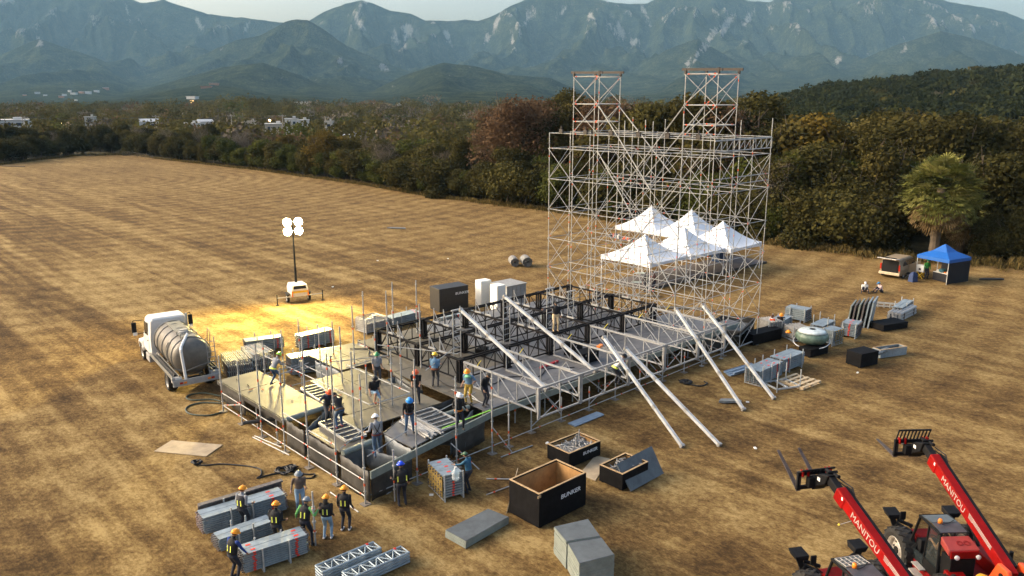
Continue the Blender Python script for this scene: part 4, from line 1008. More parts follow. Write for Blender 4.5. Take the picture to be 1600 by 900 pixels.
# ================================================================== MATERIAL STACKS AND CRATES
M_plank = mat('galvanised_deck_plank', (.25, .30, .33), .5, .25, var=.3, scale=2.2)
M_plankdk = mat('plank_end_dark', (.12, .105, .10), .7, var=.5, scale=9)
M_pinkend = mat('dusty_plank_end', (.27, .21, .20), .7, var=.5, scale=9, c2=(.10, .075, .07))
M_wood = mat('raw_wood', (.40, .27, .14), .75, var=.3, scale=3)
M_woodpale = mat('pale_pallet_wood', (.50, .38, .23), .75, var=.25, scale=4)
M_oldply = mat('weathered_plywood', (.42, .33, .21), .8, var=.25, scale=1.4, c2=(.26, .20, .13))
M_crate = mat('black_stained_crate', (.007, .0065, .007), .7, var=.6, scale=3, spec=.12)
M_inside = mat('warm_plywood_inside', (.34, .19, .07), .65, var=.35, scale=2.2)
M_letter = mat('white_stencil_paint', (.68, .68, .68), .6, var=.15, scale=12)
M_red = mat('red_marking', (.72, .05, .025), .55, var=.15, scale=8)
M_rack = mat('grey_rack_post', (.40, .42, .42), .5, .3, var=.2, scale=4)
def frame2(A, B):
    """centre helper: ground points A->B give the long visible lower edge; local x along it, local y away from the camera"""
    A, B = np.array(A, float), np.array(B, float); d = B-A; ang = math.atan2(d[1], d[0]); return A, float(np.hypot(*d[:2])), ang
def deck_stack(A, B, depth, h, layers, label, rows=2, posts=(.22, .78), marks=(), endm=None, group='stacks of scaffold deck planks', ph=.25, name='deck_plank_stack', topm=None, gap=.35):
    """racked stack of steel deck planks: each layer a row of planks with a rolled lip"""
    A, L_, ang = frame2(A, B); t = empty(name, (A[0], A[1], 0), ang, label, 'plank stack', group)
    lh = (h-.12)/layers
    for j in range(layers):
        z = .12+lh*j; m = MB(); ins = rt.uniform(-.03, .03)
        for r_ in range(rows):
            y0 = depth*r_/rows+.012; y1 = depth*(r_+1)/rows-.012
            m.box((L_/2+ins, (y0+y1)/2, z+lh*.72), (L_, y1-y0, lh*.26))
            m.box((L_/2+ins, y0+.02, z+lh*.42), (L_*.995, .03, lh*(.92-gap))); m.box((L_/2+ins, y1-.02, z+lh*.42), (L_*.995, .03, lh*(.92-gap)))
            for e in (0, 1):
                x = ins+(-.045 if e == 0 else L_+.045)
                for q in (.25, .75): m.box((x, y0+(y1-y0)*q, z+lh*.55), (.09, .05, lh*.5), mi=1)
            for mk in marks:
                m.box((L_*mk+ins+rt.uniform(-.02, .02), y0-.002, z+lh*.55), (.09, .02, lh*.62), mi=2)
                if j == layers-1: m.box((L_*mk+rt.uniform(-.1, .1), (y0+y1)/2, z+lh*.935), (.16, .09, .006), mi=2)
        m.build('plank_layer', [topm if topm and j == layers-1 else M_plank, endm or M_plankdk, M_red], t)
    m = MB()
    for p in posts:
        m.beam((L_*p, -.0, .06), (L_*p, depth, .06), .07, .07)
    m.build('rack_base', M_rack, t)
    for p in posts:
        for y in (-.05, depth+.05):
            m = MB(); m.tube((L_*p, y, 0), (L_*p, y, h+ph), .033, n=6); m.build('rack_post', M_rack, t)
    return t
def AB(a, b): return at(*a)[:2], at(*b)[:2]
A, B = AB((321, 841), (448, 801)); deck_stack(A, B, .75, .80, 8, 'long plank stack with pinkish dusty ends behind the man in the grey hoodie', 2, (.32, .58), (.84,), M_pinkend, ph=.12)
m = MB(); d = Vector((B[0]-A[0], B[1]-A[1], 0)).normalized(); n_ = Vector((-d.y, d.x, 0)); a_ = Vector((A[0], A[1], 0))+n_*.95+d*.1; m.beam(a_+Vector((0, 0, .86)), a_+d*3.2+Vector((0, 0, .9)), .22, .06); m.beam(a_+n_*.1+Vector((0, 0, .42)), a_+n_*.1+d*3.2+Vector((0, 0, .44)), .05, .8)
tag(m.build('dark_rail', M_plankdk), 'dark steel rail leaning along the back of the dusty ended plank stack', 'rail')
A, B = AB((345, 868), (428, 838)); deck_stack(A, B, .62, .62, 6, 'low plank stack between the two orange helmeted men', 2, (.35, .62), (), None, ph=.2)
A, B = AB((384, 902), (482, 869)); deck_stack(A, B, .72, .84, 9, 'front plank stack by the man in the blue jacket, two rows of red marks', 2, (.28, .70), (.16, .83), None, ph=.04)
# lattice girders stacked at the bottom edge
def lattice_stack(A, B, label, n=4, dep=.5):
    A, L_, ang = frame2(A, B); t = empty('lattice_girder_stack', (A[0], A[1], 0), ang, label, 'girder stack', 'stacks of lattice girders at the bottom edge')
    for j in range(n):
        z = .08+j*.11; m = MB()
        for y in (0, dep): m.tube((0, y, z), (L_, y, z), .045, n=7)
        k = 7
        for i in range(k):
            x0, x1 = L_*i/k, L_*(i+1)/k; m.tube((x0, 0 if i % 2 else dep, z), (x1, dep if i % 2 else 0, z), .026, n=5); m.tube((x0, 0, z), (x0, dep, z), .026, n=5)
        m.tube((L_, 0, z), (L_, dep, z), .026); 
        if j == n-1: m.tube((L_-.3, dep, z), (L_-.22, dep, z), .062, mi=1)
        m.build('girder', [M_plank, M_red], t)
A, B = AB((505, 912), (596, 873)); lattice_stack(A, B, 'lattice girders stacked flat, rear stack at the bottom edge')
A, B = AB((548, 922), (640, 880)); lattice_stack(A, B, 'lattice girders stacked flat, front stack at the bottom edge')
# stacks behind the stage, lit by the lamp
A, B = AB((386, 554), (443, 546)); deck_stack(A, B, .8, .85, 6, 'plank stack left of the worker in the lime helmet, nearest the truck', 2, (.3, .75), (.85,))
A, B = AB((472, 549), (523, 537)); deck_stack(A, B, .8, 1.0, 7, 'plank stack standing alone on the lamplit grass', 2, (.38, .70), (.2, .88))
A, B = AB((457, 590), (545, 574)); deck_stack(A, B, .95, 1.15, 11, 'tall wide plank stack with bright tops behind the left deck', 3, (.12, .5), (.62,), topm=M_alu)  # lamplight on the top planks is put into their paler colour
A, B = AB((545, 574), (603, 559)); deck_stack(A, B, .9, .95, 9, 'plank stack beside the corner of the black grid', 3, (.5, .9), (.55,), topm=M_alu)
def pipe_bundle(A, B, depth, h, n, r, m, label, name='pipe_bundle', cat='pipe bundle', group=None):
    A, L_, ang = frame2(A, B); t = empty(name, (A[0], A[1], 0), ang, label, cat, group); k = 0; z = r
    while k < n and z < h+r:
        y = r
        while y < depth and k < n: b = MB(); b.tube((rt.uniform(-.12, .1), y, z), (L_+rt.uniform(-.1, .12), y, z), r, n=8); b.build('pipe', m, t); y += 2.05*r; k += 1
        z += 1.8*r
    for s in (.2, .8): b = MB(); b.box((L_*s, depth/2, h/2), (.05, depth+.06, h+.05)); b.build('strap', M_plankdk, t)
    return t
A, B = AB((545, 567), (602, 551)); pipe_bundle((A[0]+.4, A[1]+.9), (B[0]+.4, B[1]+.9), .7, .9, 18, .09, M_alu, 'bright pipe bundle behind the plank stack at the black grid corner')
def frame_stack(A, B, depth, h, n, label):
    """upright ladder-like frames packed side by side"""
    A, L_, ang = frame2(A, B); t = empty('packed_frames', (A[0], A[1], 0), ang, label, 'frame stack', 'packed scaffold frames behind the left deck')
    for k in range(n):
        x = L_*(k+.5)/n; m = MB(); zz = h+rt.uniform(-.03, .03)
        for y in (0, depth): m.tube((x, y, .05), (x, y, zz), .028, n=5)
        for j in range(4): m.tube((x, 0, .1+(zz-.12)*j/3), (x, depth, .1+(zz-.12)*j/3), .024, n=5)
        m.build('frame', M_galvdk if k % 4 else M_plank, t)
    m = MB(); m.box((L_/2, depth/2, .45), (L_*.98, depth*.5, .7)); m.build('packing_board', M_plankdk, t); return t
A, B = AB((358, 596), (398, 589)); frame_stack(A, B, 1.9, 1.15, 13, 'packed grey frames behind the truck, nearer the truck')
A, B = AB((398, 584), (430, 577)); frame_stack(A, B, 2.0, 1.15, 12, 'packed grey frames beside the lime helmeted worker')
def mesh_basket(A, B, depth, h, label, fill=26):
    A, L_, ang = frame2(A, B); t = empty('mesh_basket', (A[0], A[1], 0), ang, label, 'basket', 'wire mesh baskets of fittings')
    m = MB()
    for x in (0, L_):
        for y in (0, depth): m.tube((x, y, 0), (x, y, h), .035)
    for z in np.linspace(.12, h, 7):
        for p, q in (((0, 0), (L_, 0)), ((L_, 0), (L_, depth)), ((L_, depth), (0, depth)), ((0, depth), (0, 0))): m.tube((*p, z), (*q, z), .016, n=4)
    for s in np.linspace(.1, .9, 8):
        for p in ((L_*s, 0), (L_*s, depth), (0, depth*s), (L_, depth*s)): m.tube((*p, .1), (*p, h), .012, n=4)
    m.box((L_/2, depth/2, .1), (L_, depth, .03)); m.build('cage', M_galv, t)
    f = MB()
    for k in range(fill):
        c = Vector((rt.uniform(.15, L_-.15), rt.uniform(.15, depth-.15), rt.uniform(.2, h+.05))); d = Vector((rt.uniform(-1, 1), rt.uniform(-1, 1), rt.uniform(-.5, .5))).normalized()*rt.uniform(.12, .25); f.tube(c-d, c+d, .03, n=5)
    f.box((L_/2, depth/2, h*.42), (L_*.9, depth*.9, h*.62)); tag(f.build('fittings', M_galvdk, t), kind='stuff'); return t
A, B = AB((558, 513), (573, 519)); mesh_basket(A, B, 1.4, .85, 'wire basket of fittings on the lamplit grass, left of two')
A, B = AB((573, 523), (604, 515)); mesh_basket(A, B, 1.2, .95, 'wire basket of fittings on the lamplit grass, right of two')
A, B = AB((613, 515), (658, 503)); deck_stack(A, B, .9, .8, 6, 'plank stack on the lamplit grass behind the black grid', 2, (.3, .8), (.9,))
A, B = AB((690, 512), (742, 500)); deck_stack(A, B, .9, .7, 5, 'plank stack behind the grid below the black crate', 2, (.3, .8), (.5,))
# racks on the right
def cross_stack(A, B, depth, h, n, label, cat='rack of tubes', m1=None):
    """stillage packed with short tubes seen end-on"""
    A, L_, ang = frame2(A, B); t = empty('tube_stillage', (A[0], A[1], 0), ang, label, cat, 'stillages of tubes on the right')
    for j in range(n):
        z = .16+(h-.16)*j/n; b = MB()
        for k in range(6): y = depth*(k+.5)/6; b.tube((0, y, z+.05), (L_, y, z+.05), (h-.16)/n*.48, n=6)
        b.build('tube_row', [m1 or M_galvdk], t)
    b = MB()
    for y in (0, depth): b.beam((0, y, .08), (L_, y, .08), .06, .08)
    for x in (.05, L_-.05): b.beam((x, 0, .08), (x, depth, .08), .06, .08)
    b.build('base_frame', M_rack, t)
    for x in (.03, L_-.03):
        for y in (-.04, depth+.04): b = MB(); b.tube((x, y, 0), (x, y, h+.15), .034); b.build('corner_post', M_rack, t)
    return t
A, B = AB((1201, 528), (1212, 520)); cross_stack(AB((1183, 520), (1201, 528))[0], AB((1183, 520), (1201, 528))[1], 1.1, 1.1, 8, 'stillage of short tubes left of the person in the orange vest')
A, B = AB((1221, 526), (1240, 535)); cross_stack(A, B, 1.3, .9, 7, 'stillage with a yellow helmet lying on it')
hm = MB(); hc = at(1240, 520, 1.05); hm.ball((0, 0, .0), (.15, .18, .17), v0=.5); hm.lathe([(.20, -.01), (.2, .015), (.12, .02)], n=14); tag(hm.build('hard_hat', mat('orange_helmet', (.85, .30, .015), .35, var=.05), loc=(hc[0]-.2, hc[1]+.35, .98), smooth=True), 'orange yellow hard hat lying on a stillage of tubes', 'helmet')
A, B = AB((1213, 519), (1238, 505)); deck_stack(A, B, .9, .55, 4, 'low plank stack right of the person in the orange vest', 3, (.4, .9), (.1,), ph=.05)
A, B = AB((1226, 499), (1258, 505)); deck_stack(A, B, 1.0, .95, 6, 'long rack of frames farthest back beyond the orange vest', 2, (.25, .95), (), ph=.1)
A, B = AB((1320, 509), (1341, 513)); 
A2, L_, ang = frame2(A, B); t = empty('standing_panels', (A2[0], A2[1], 0), ang+R(12), 'tall deck panels standing on edge and leaning together at right', 'panels')
for k in range(6):
    x = .06+k*.27; m = MB(); hh = 1.45+.09*k; M_ = Matrix.Rotation(R(6), 3, 'Y'); m.box((x+.15, 1.1, hh/2), (.10, 2.1, hh), rot=M_); m.build('panel', M_plank if k > 3 else (M_plankdk if k % 2 else M_fascia), t)
A, B = AB((1313, 526), (1337, 530)); deck_stack(A, B, 1.2, 1.0, 8, 'dense plank stack in front of the tall standing panels', 3, (.1, .95), (.5,), ph=.1)
A, B = AB((1283, 537), (1302, 542)); deck_stack(A, B, 1.1, 1.05, 8, 'plank stack with a yellowish end right of the wrapped bundle', 2, (.15, .9), (), mat('yellowish_end', (.30, .20, .05), .8, var=.4, scale=9), ph=.1)
A, B = AB((1285, 522), (1305, 512)); deck_stack(A, B, .9, .55, 4, 'low plank stack behind the yellow ended stack', 2, (.3, .8), (), ph=.5)
A, B = AB((1407, 504), (1432, 491)); pipe_bundle(A, B, 1.0, .55, 12, .12, M_alu, 'bundle of thick pale pipes at the far right of the stacks')
A, B = AB((1420, 503), (1436, 494)); deck_stack((A[0]-.1, A[1]+.9), (B[0]+.3, B[1]+1.6), .7, .8, 5, 'rack of planks behind the thick pale pipes', 2, (.3, .9), (), ph=.2)
A, B = AB((1362, 479), (1410, 483)); m = MB(); m.beam((*A, .35), (*B, .35), .12, .12); m.beam((*A, .12), (*B, .12), .12, .1)
for s in np.linspace(0, 1, 6): c = A+(B-A)*s; m.box((c[0], c[1], .2), (.1, .1, .4))
tag(m.build('barrier_rail', M_galv), 'long galvanised rail lying between the standing panels and the pipe bundle', 'rail')
A, B = AB((1187, 606), (1222, 589)); deck_stack(A, B, .95, .95, 7, 'plank rack nearest the rightmost raker foot', 2, (.05, .45, .8), (.5, .75))
A, B = AB((1224, 585), (1256, 572)); deck_stack(A, B, .95, .9, 6, 'plank rack farther along, just past the nearest rack', 2, (.25, .85), (.2,))
A, B = AB((1139, 588), (1172, 578)); 
for k in range(4):
    m = MB(); d = np.array([B[0]-A[0], B[1]-A[1]]); u_ = d/np.hypot(*d); n_ = np.array([-u_[1], u_[0]]); a = A+n_*.24*(k % 3)+u_*.12*k; b = a+u_*2.5; z = .05 if k < 3 else .13
    m.beam((*a, z), (*b, z), .22, .07); m.beam((*(a+n_*.09), z+.02), (*(b+n_*.09), z+.02), .02, .10)
    tag(m.build('deck_plank', mat('blue_grey_plank', (.24, .32, .42), .45, .3, var=.2, scale=2)), 'blue grey plank lying loose left of the nearest plank rack', 'plank', 'loose blue grey planks on the grass')
# empty rack
A, B = AB((1192, 602), (1207, 610)); A2, L_, ang = frame2(A, B); t = empty('empty_rack', (A2[0], A2[1], 0), ang, 'empty steel rack with four bare posts beside the pallet', 'rack'); m = MB()
for y in (0, .75, 1.5): m.beam((0, y, .18), (1.2, y, .18), .07, .08)
for x in (0, 1.2): m.beam((x, 0, .18), (x, 1.5, .18), .07, .08)
m.build('base_frame', M_rack, t)
for x in (0, 1.2):
    for y in (0, 1.5): m = MB(); m.tube((x, y, 0), (x, y, 1.15), .035); m.build('corner_post', M_rack, t)
# pallet
c = (at(1222, 602)+at(1275, 597))/2; t = empty('wooden_pallet', (c[0], c[1], 0), R(38), 'pale wooden pallet lying on the grass', 'pallet')
for k in range(5): m = MB(); m.box((0, -.72+.36*k, .2), (1.75, .17, .03)); m.build('top_board', M_woodpale, t)
for x in (-.8, 0, .8): m = MB(); m.box((x, 0, .115), (.12, 1.6, .13)); m.build('bearer', M_woodpale, t)
for y in (-.65, 0, .65): m = MB(); m.box((0, y, .03), (1.7, .15, .03)); m.build('bottom_board', M_woodpale, t)

# ------------------------------------------------------------------ black crates with lettering
def crate(A, B, depth, h, label, lid=True, letters=None, inside=M_inside, slope=False, shell=M_crate, name='black_crate', cat='crate', rl=0, letter_z=.62, letter_x=.66, lsize=.24, th=.07):
    A, L_, ang = frame2(A, B); t = empty(name, (A[0], A[1], 0), ang, label, cat)
    def wall(nm, c, d): m = MB(); m.box(c, d); m.build(nm, shell, t, bevel=.008)
    wall('front_panel', (L_/2, th/2, h/2+.02), (L_, th, h-.04)); wall('back_panel', (L_/2, depth-th/2, h/2+.02), (L_, th, h-.04))
    wall('side_panel', (th/2, depth/2, h/2+.02), (th, depth-2*th, h-.04)); wall('side_panel', (L_-th/2, depth/2, h/2+.02), (th, depth-2*th, h-.04))
    m = MB(); m.box((L_/2, depth/2, .10), (L_-2*th, depth-2*th, .05)); m.build('bottom', inside, t)
    if not lid:
        m = MB(); q = .012
        m.box((L_/2, th+q/2, h/2), (L_-2*th, q, h-.1)); m.box((L_/2, depth-th-q/2, h/2), (L_-2*th, q, h-.1)); m.box((th+q/2, depth/2, h/2), (q, depth-2*th-.03, h-.1)); m.box((L_-th-q/2, depth/2, h/2), (q, depth-2*th-.03, h-.1))
        m.build('lining', inside, t)
        m = MB(); 
        for c, d in (((L_/2, th/2, h+.012), (L_, th, .024)), ((L_/2, depth-th/2, h+.012), (L_, th, .024)), ((th/2, depth/2, h+.012), (th, depth-2*th, .024)), ((L_-th/2, depth/2, h+.012), (th, depth-2*th, .024))): m.box(c, d)
        m.build('raw_rim', M_wood, t)
    else: m = MB(); m.box((L_/2, depth/2, h+.0), (L_+.02, depth+.02, .06)); m.build('lid', shell, t, bevel=.01)
    for x in (.15, L_-.15): m = MB(); m.box((x, depth/2, .02), (.1, depth*.96, .06)); m.build('skid', shell, t)
    if letters: text('lettering', letters, lsize, M_letter, t, (L_*letter_x, -.004, h*letter_z), (math.pi/2, 0, 0), .004, 1.2, .12, .003)
    return t
A, B = AB((842, 827), (915, 790)); t = crate(A, B, 1.62, 1.40, 'big open black crate with bunker lettering, largest and nearest', False, 'BUNKER')
m = MB(); m.box((0, -.012, 1.32), (.16, .02, .1)); m.build('splintered_corner', M_wood, t)
A, B = AB((889, 733), (938, 712)); t = crate(A, B, 1.35, .70, 'open black crate with bunker lettering heaped with steel pins', False, 'BUNKER', lsize=.2)
f = MB()
for k in range(150):
    c = Vector((rt.uniform(.2, 1.8), rt.uniform(.2, 1.15), rt.uniform(.50, .66))); d = Vector((rt.uniform(-1, 1), rt.uniform(-1, 1), rt.uniform(-.25, .25))).normalized()*rt.uniform(.08, .2); f.tube(c-d, c+d, .022, n=5)
f.box((1.0, .67, .32), (1.75, 1.15, .36)); f.tube((.95, .5, .5), (.95, .5, 1.15), .03); f.tube((1.5, .9, .5), (1.55, .9, 1.1), .03)
tag(f.build('steel_pins', M_galvdk, loc=t.location, rz=t.rotation_euler[2]), 'heap of loose steel pins inside the lettered low crate', 'pins', kind='stuff')
A, B = AB((976, 768), (1000, 752)); t = crate(AB((936, 752), (972, 768))[0], AB((936, 752), (972, 768))[1], 1.7, .74, 'open black crate half hidden behind the leaning grey panel', False, None)
f = MB()
for k in range(40):
    c = Vector((rt.uniform(.2, 1.0), rt.uniform(.4, 1.5), rt.uniform(.5, .74))); d = Vector((rt.uniform(-1, 1), rt.uniform(-1, 1), rt.uniform(-.25, .25))).normalized()*rt.uniform(.1, .25); f.tube(c-d, c+d, .025, n=5)
f.box((.6, .9, .3), (.9, 1.4, .3)); tag(f.build('steel_fittings', M_galvdk, loc=t.location, rz=t.rotation_euler[2]), 'loose steel fittings inside the crate behind the leaning panel', 'fittings', kind='stuff')
# leaning grey panel
p = [Vector(at(985, 769, .0)), Vector(at(1036, 741, .0)), Vector(at(1017, 698, .95)), Vector(at(962, 726, .95))]
nrm = (p[1]-p[0]).cross(p[3]-p[0]).normalized()*.05; m = MB(); m.loft([[q-nrm*.0+Vector((0, 0, .02)) for q in p], [q+nrm+Vector((0, 0, .02)) for q in p]])
M_board = mat('grey_anti_slip_board', (.085, .095, .10), .6, var=.3, scale=1.8)
tag(m.build('leaning_board', M_board), 'dark grey board leaning against the open black crate', 'board')
def flat_sheet(pts, z, th, m, name, label, cat):
    q = [at(*a)[:2] for a in pts]; b = MB(); b.poly([tuple(x) for x in q], z, z+th); return tag(b.build(name, m), label, cat)
flat_sheet([(905, 742), (930, 752), (953, 718), (930, 713)], .01, .03, M_oldply, 'plywood_sheet', 'beige plywood sheet on the grass between the two low crates', 'plywood')
flat_sheet([(241, 706), (268, 689), (348, 696), (322, 714)], .01, .03, M_oldply, 'plywood_sheet', 'large weathered plywood sheet lying alone on the left grass', 'plywood')
m = MB(); a = Vector(at(792, 802)); b_ = Vector(at(800, 770)); m.loft([[a, b_, b_+Vector((.25, .2, 1.0)), a+Vector((.25, .2, 1.0))], [q+Vector((-.03, 0, 0)) for q in (a, b_, b_+Vector((.25, .2, 1.0)), a+Vector((.25, .2, 1.0)))]]); tag(m.build('plywood_sheet', M_oldply), 'brown plywood sheet leaning on the left end of the biggest crate', 'plywood')
# piles of grey boards
def board_pile(pts, z1, n, label):
    q = [tuple(at(*a)[:2]) for a in pts]; cx = sum(p[0] for p in q)/4; cy = sum(p[1] for p in q)/4
    t = empty('board_pile', (cx, cy, 0), 0, label, 'board pile')
    for k in range(n):
        b = MB(); e = rt.uniform(-.015, .015); b.poly([(p[0]-cx+e, p[1]-cy+e) for p in q], .02+(z1-.02)*k/n, .02+(z1-.02)*(k+1)/n-.006); b.build('edge_frame', M_fascia, t)
    b = MB(); s = .985; b.poly([((p[0]-cx)*s, (p[1]-cy)*s) for p in q], z1-.004, z1+.012); b.build('deck_board', M_board, t); return t
board_pile([(728, 858), (795, 819), (763, 806), (696, 840)], .30, 3, 'low pile of grey deck boards left of the biggest crate')
def top_rect(c1, c2, c3, c4, z): return [tuple(at(*c, z)[:2]) for c in (c1, c2, c3, c4)]
def board_pile2(q, z1, n, label):
    cx = sum(p[0] for p in q)/4; cy = sum(p[1] for p in q)/4; t = empty('board_pile', (cx, cy, 0), 0, label, 'board pile')
    for k in range(n):
        b = MB(); e = rt.uniform(-.015, .015); b.poly([(p[0]-cx+e, p[1]-cy+e) for p in q], .02+(z1-.02)*k/n, .02+(z1-.02)*(k+1)/n-.008); b.build('edge_frame', M_fascia, t)
    b = MB(); s = .985; b.poly([((p[0]-cx)*s, (p[1]-cy)*s) for p in q], z1-.004, z1+.012); b.build('deck_board', M_board, t)
board_pile2(top_rect((885, 846), (938, 838), (919, 811), (866, 823), 1.05), 1.05, 11, 'tall pile of grey boards, rear half of the double pile at the bottom')
board_pile2(top_rect((905, 881), (960, 867), (939, 839), (887, 849), 1.0), 1.0, 10, 'tall pile of grey boards, front half of the double pile at the bottom')
# rack with the water bottle
A, B = AB((694, 784), (724, 776)); t = deck_stack(A, B, 1.45, 1.12, 9, 'rack of short planks with a yellowish end and a water jug on top', 3, (.02, .98), (.5,), ph=.05, name='plank_rack', group='racks of short planks')
A2, L_, ang = frame2(A, B); m = MB(); m.box((-.05, .72, .62), (.03, 1.36, .92)); m.build('end_board', mat('yellowish_end', (.30, .20, .05), .8), t)
jc = at(712, 749, 1.12)
t = empty('water_jug', (jc[0], jc[1], 1.125), 0, 'large clear water jug standing on the short plank rack', 'water jug'); m = MB(); m.lathe([(.10, 0), (.15, .02), (.155, .12), (.14, .15), (.155, .18), (.155, .32), (.06, .42), (.05, .48)], n=18); m.build('jug', glass('clear_plastic', (.55, .66, .70), .45), t, smooth=True); m = MB(); m.tube((0, 0, .48), (0, 0, .52), .055, n=12); m.build('cap', M_white, t)
# black crates elsewhere
A, B = AB((687, 489), (732, 481)); crate(A, B, 1.4, 1.75, 'tall black crate with small white lettering on the lamplit grass', True, 'BUNKER', lsize=.26, letter_x=.78, letter_z=.72, shell=mat('dark_crate', (.02, .018, .018), .5, var=.3))
A, B = AB((1176, 541), (1221, 530)); crate(A, B, .9, .72, 'long low black crate right of the dark tub', True)
A, B = AB((1321, 568), (1344, 576)); crate(A, B, 1.5, .85, 'squat black crate alone among the right hand stacks', True, None)
A, B = AB((1358, 512), (1380, 519)); t = crate(A, B, 2.3, .45, 'long flat black crate in front of the thick pale pipes', True)
A, B = AB((1247, 554), (1266, 560)); crate(A, B, 1.7, .5, 'low black crate under the wrapped green bundle', True)
b0 = (at(1257, 556)+at(1290, 548))/2
t = empty('wrapped_bundle', (b0[0]-.1, b0[1]+.5, .53), R(20), 'round bundle wrapped in clear film and green net on a black crate', 'bundle')
m = MB(); m.lathe([(.3, 0), (.8, .08), (1.02, .35), (.98, .62), (.7, .84), (.2, .90)], n=20); m.build('wrapped_roll', mat('green_net_wrap', (.16, .22, .17), .35, var=.4, scale=2.5, bump=.5, c2=(.05, .085, .06)), t, smooth=True)
m = MB(); m.lathe([(.2, .90), (.72, .86), (.9, .74), (.72, .80)], n=20); m.build('clear_film', mat('pale_film', (.62, .68, .66), .25, var=.35, scale=3), t, smooth=True)
m = MB(); m.path([(1.08*math.cos(a), 1.08*math.sin(a), .12+.22*math.sin(a+1)) for a in np.linspace(0, 6.28, 25)], .025); m.build('strap', M_letter, t)
A, B = AB((1362, 556), (1375, 561)); crate(A, B, 2.1, .55, 'open grey crate with rags beside the squat black crate', False, None, inside=M_tarp, shell=M_plank, name='grey_crate')
A, B = AB((1370, 555), (1385, 548)); f = MB()
for k in range(5): c = at(1370+k*4, 552-k*1.5, .45); f.ball(c, (.22, .2, .12), nu=8, nv=5)
tag(f.build('rags', M_tarp, smooth=True), 'heap of grey rags inside the open grey crate', 'rags', kind='stuff')
# tub under the end of the stage
q0 = [at(1100, 547), at(1152, 536), at(1180, 517), at(1128, 512)]; q1 = [at(1093, 512, 1.35), at(1158, 518, 1.35), at(1180, 497, 1.35), at(1128, 492, 1.35)]
t = empty('dark_tub', (0, 0, 0), 0, 'dark open tub hung with tarp at the tower end of the stage', 'tub')
c0 = sum(q0)/4; c0[2] = 0; t.location = tuple(c0); m = MB(); inn = lambda q, s, dz: [tuple((p-c0)*np.array([s, s, 1])+np.array([0, 0, dz])) for p in q]
m.loft([inn(q0, .94, .03), inn(q1, 1, 0), inn(q1, .93, 0), inn(q1, .90, -.35)], caps=False); m.build('side_panel', M_plydark, t); m = MB(); m.loft([inn(q1, .92, -.42), inn(q1, .91, -.36)]); m.build('tarp_bed', M_tarp, t)
# white cabinets and container behind the black grid
for (a, b, dep, h, lab) in [((752, 479), (768, 476), .8, 1.95, 'tall white cabinet lit by the lamp, farther of two'), ((777, 503), (790, 500), .8, 2.6, 'tall white cabinet lit by the lamp, nearer the black grid')]:
    A, B = AB(a, b); A2, L_, ang = frame2(A, B); t = empty('white_cabinet', (A2[0], A2[1], 0), ang, lab, 'cabinet', 'white cabinets behind the stage')
    m = MB(); m.box((L_/2, dep/2, h/2), (L_, dep, h)); m.build('body', mat('white_panel', (.74, .73, .68), .5, var=.06), t, bevel=.02)
    m = MB(); m.box((L_/2, -.012, h/2), (L_*.86, .02, h*.9)); m.build('door', mat('white_panel', (.74, .73, .68), .5), t, bevel=.006)
    m = MB(); m.box((L_*.85, -.035, h*.5), (.04, .03, .3)); m.build('handle', M_galvdk, t)
A, B = AB((792, 488), (822, 481)); A2, L_, ang = frame2(A, B); t = empty('grey_container', (A2[0], A2[1], 0), ang, 'grey sheet container behind the nearer white cabinet', 'container')
m = MB(); m.box((L_/2, .9, .95), (L_, 1.8, 1.9)); m.build('body', mat('grey_sheet', (.30, .31, .31), .5, var=.15), t, bevel=.02); m = MB(); [m.box((L_*s, -.01, .95), (.04, .03, 1.8)) for s in (.1, .3, .5, .7, .9)]; m.build('rib', M_galvdk, t); m = MB(); m.box((L_/2, .9, 1.93), (L_+.1, 1.9, .07)); m.build('lid', M_galvdk, t)
# roll of mesh on the open field
rc = at(813, 416); t = empty('mesh_roll', (rc[0], rc[1], 0), R(10), 'pair of rolled grey mats lying on the open field', 'roll')
for dx, dy, dz, rr in ((-.55, .3, .42, .42), (.55, -.1, .48, .48)):
    m = MB(); n = 90; pts = [(rr*(1-.75*k/n)*math.cos(k*.42), rr*(1-.75*k/n)*math.sin(k*.42)) for k in range(n)]
    for k in range(n-1): m.add([(dx+pts[k][0], dy-.6, dz+pts[k][1]), (dx+pts[k+1][0], dy-.6, dz+pts[k+1][1]), (dx+pts[k+1][0], dy+.9, dz+pts[k+1][1]), (dx+pts[k][0], dy+.9, dz+pts[k][1])], [(0, 1, 2, 3)])
    o = m.build('rolled_mat', mat('grey_mat', (.22, .21, .19), .7, var=.5, scale=6), t); s_ = o.modifiers.new('t', 'SOLIDIFY'); s_.thickness = .02
# loose tubes, plates, cables, hose
def gtube(a, b, label, r=.028, z=.04, mk=True, group='tubes lying on the near grass'):
    p, q = Vector(at(*a, z)), Vector(at(*b, z)); tag(rod(p, q, r, (.25,) if mk else False).build('scaffold_tube', _M), label, 'tube', group)
gtube((760, 748), (818, 749), 'tube lying crosswise left of the big crate, upper of two'); gtube((760, 773), (806, 756), 'tube lying left of the big crate, lower of two'); gtube((783, 714), (832, 696), 'tube lying on the grass past the green brace')
gtube((395, 683), (452, 711), 'tube lying under the left edge of the stage'); gtube((398, 681), (440, 699), 'shorter tube lying under the left edge of the stage', mk=False); gtube((516, 769), (560, 800), 'tube lying between the men with orange helmets and the corner post'); gtube((604, 772), (648, 745), 'tube lying on the grass under the front corner')
A, B = Vector(at(893, 664, .04)), Vector(at(938, 646, .04)); m = MB(); m.beam(A, B, .5, .05); m.beam(A+Vector((0, 0, .03)), B+Vector((0, 0, .03)), .3, .03); tag(m.build('deck_plank', mat('blue_grey_plank', (.24, .32, .42), .45)), 'single blue grey plank lying below the stage front', 'plank')
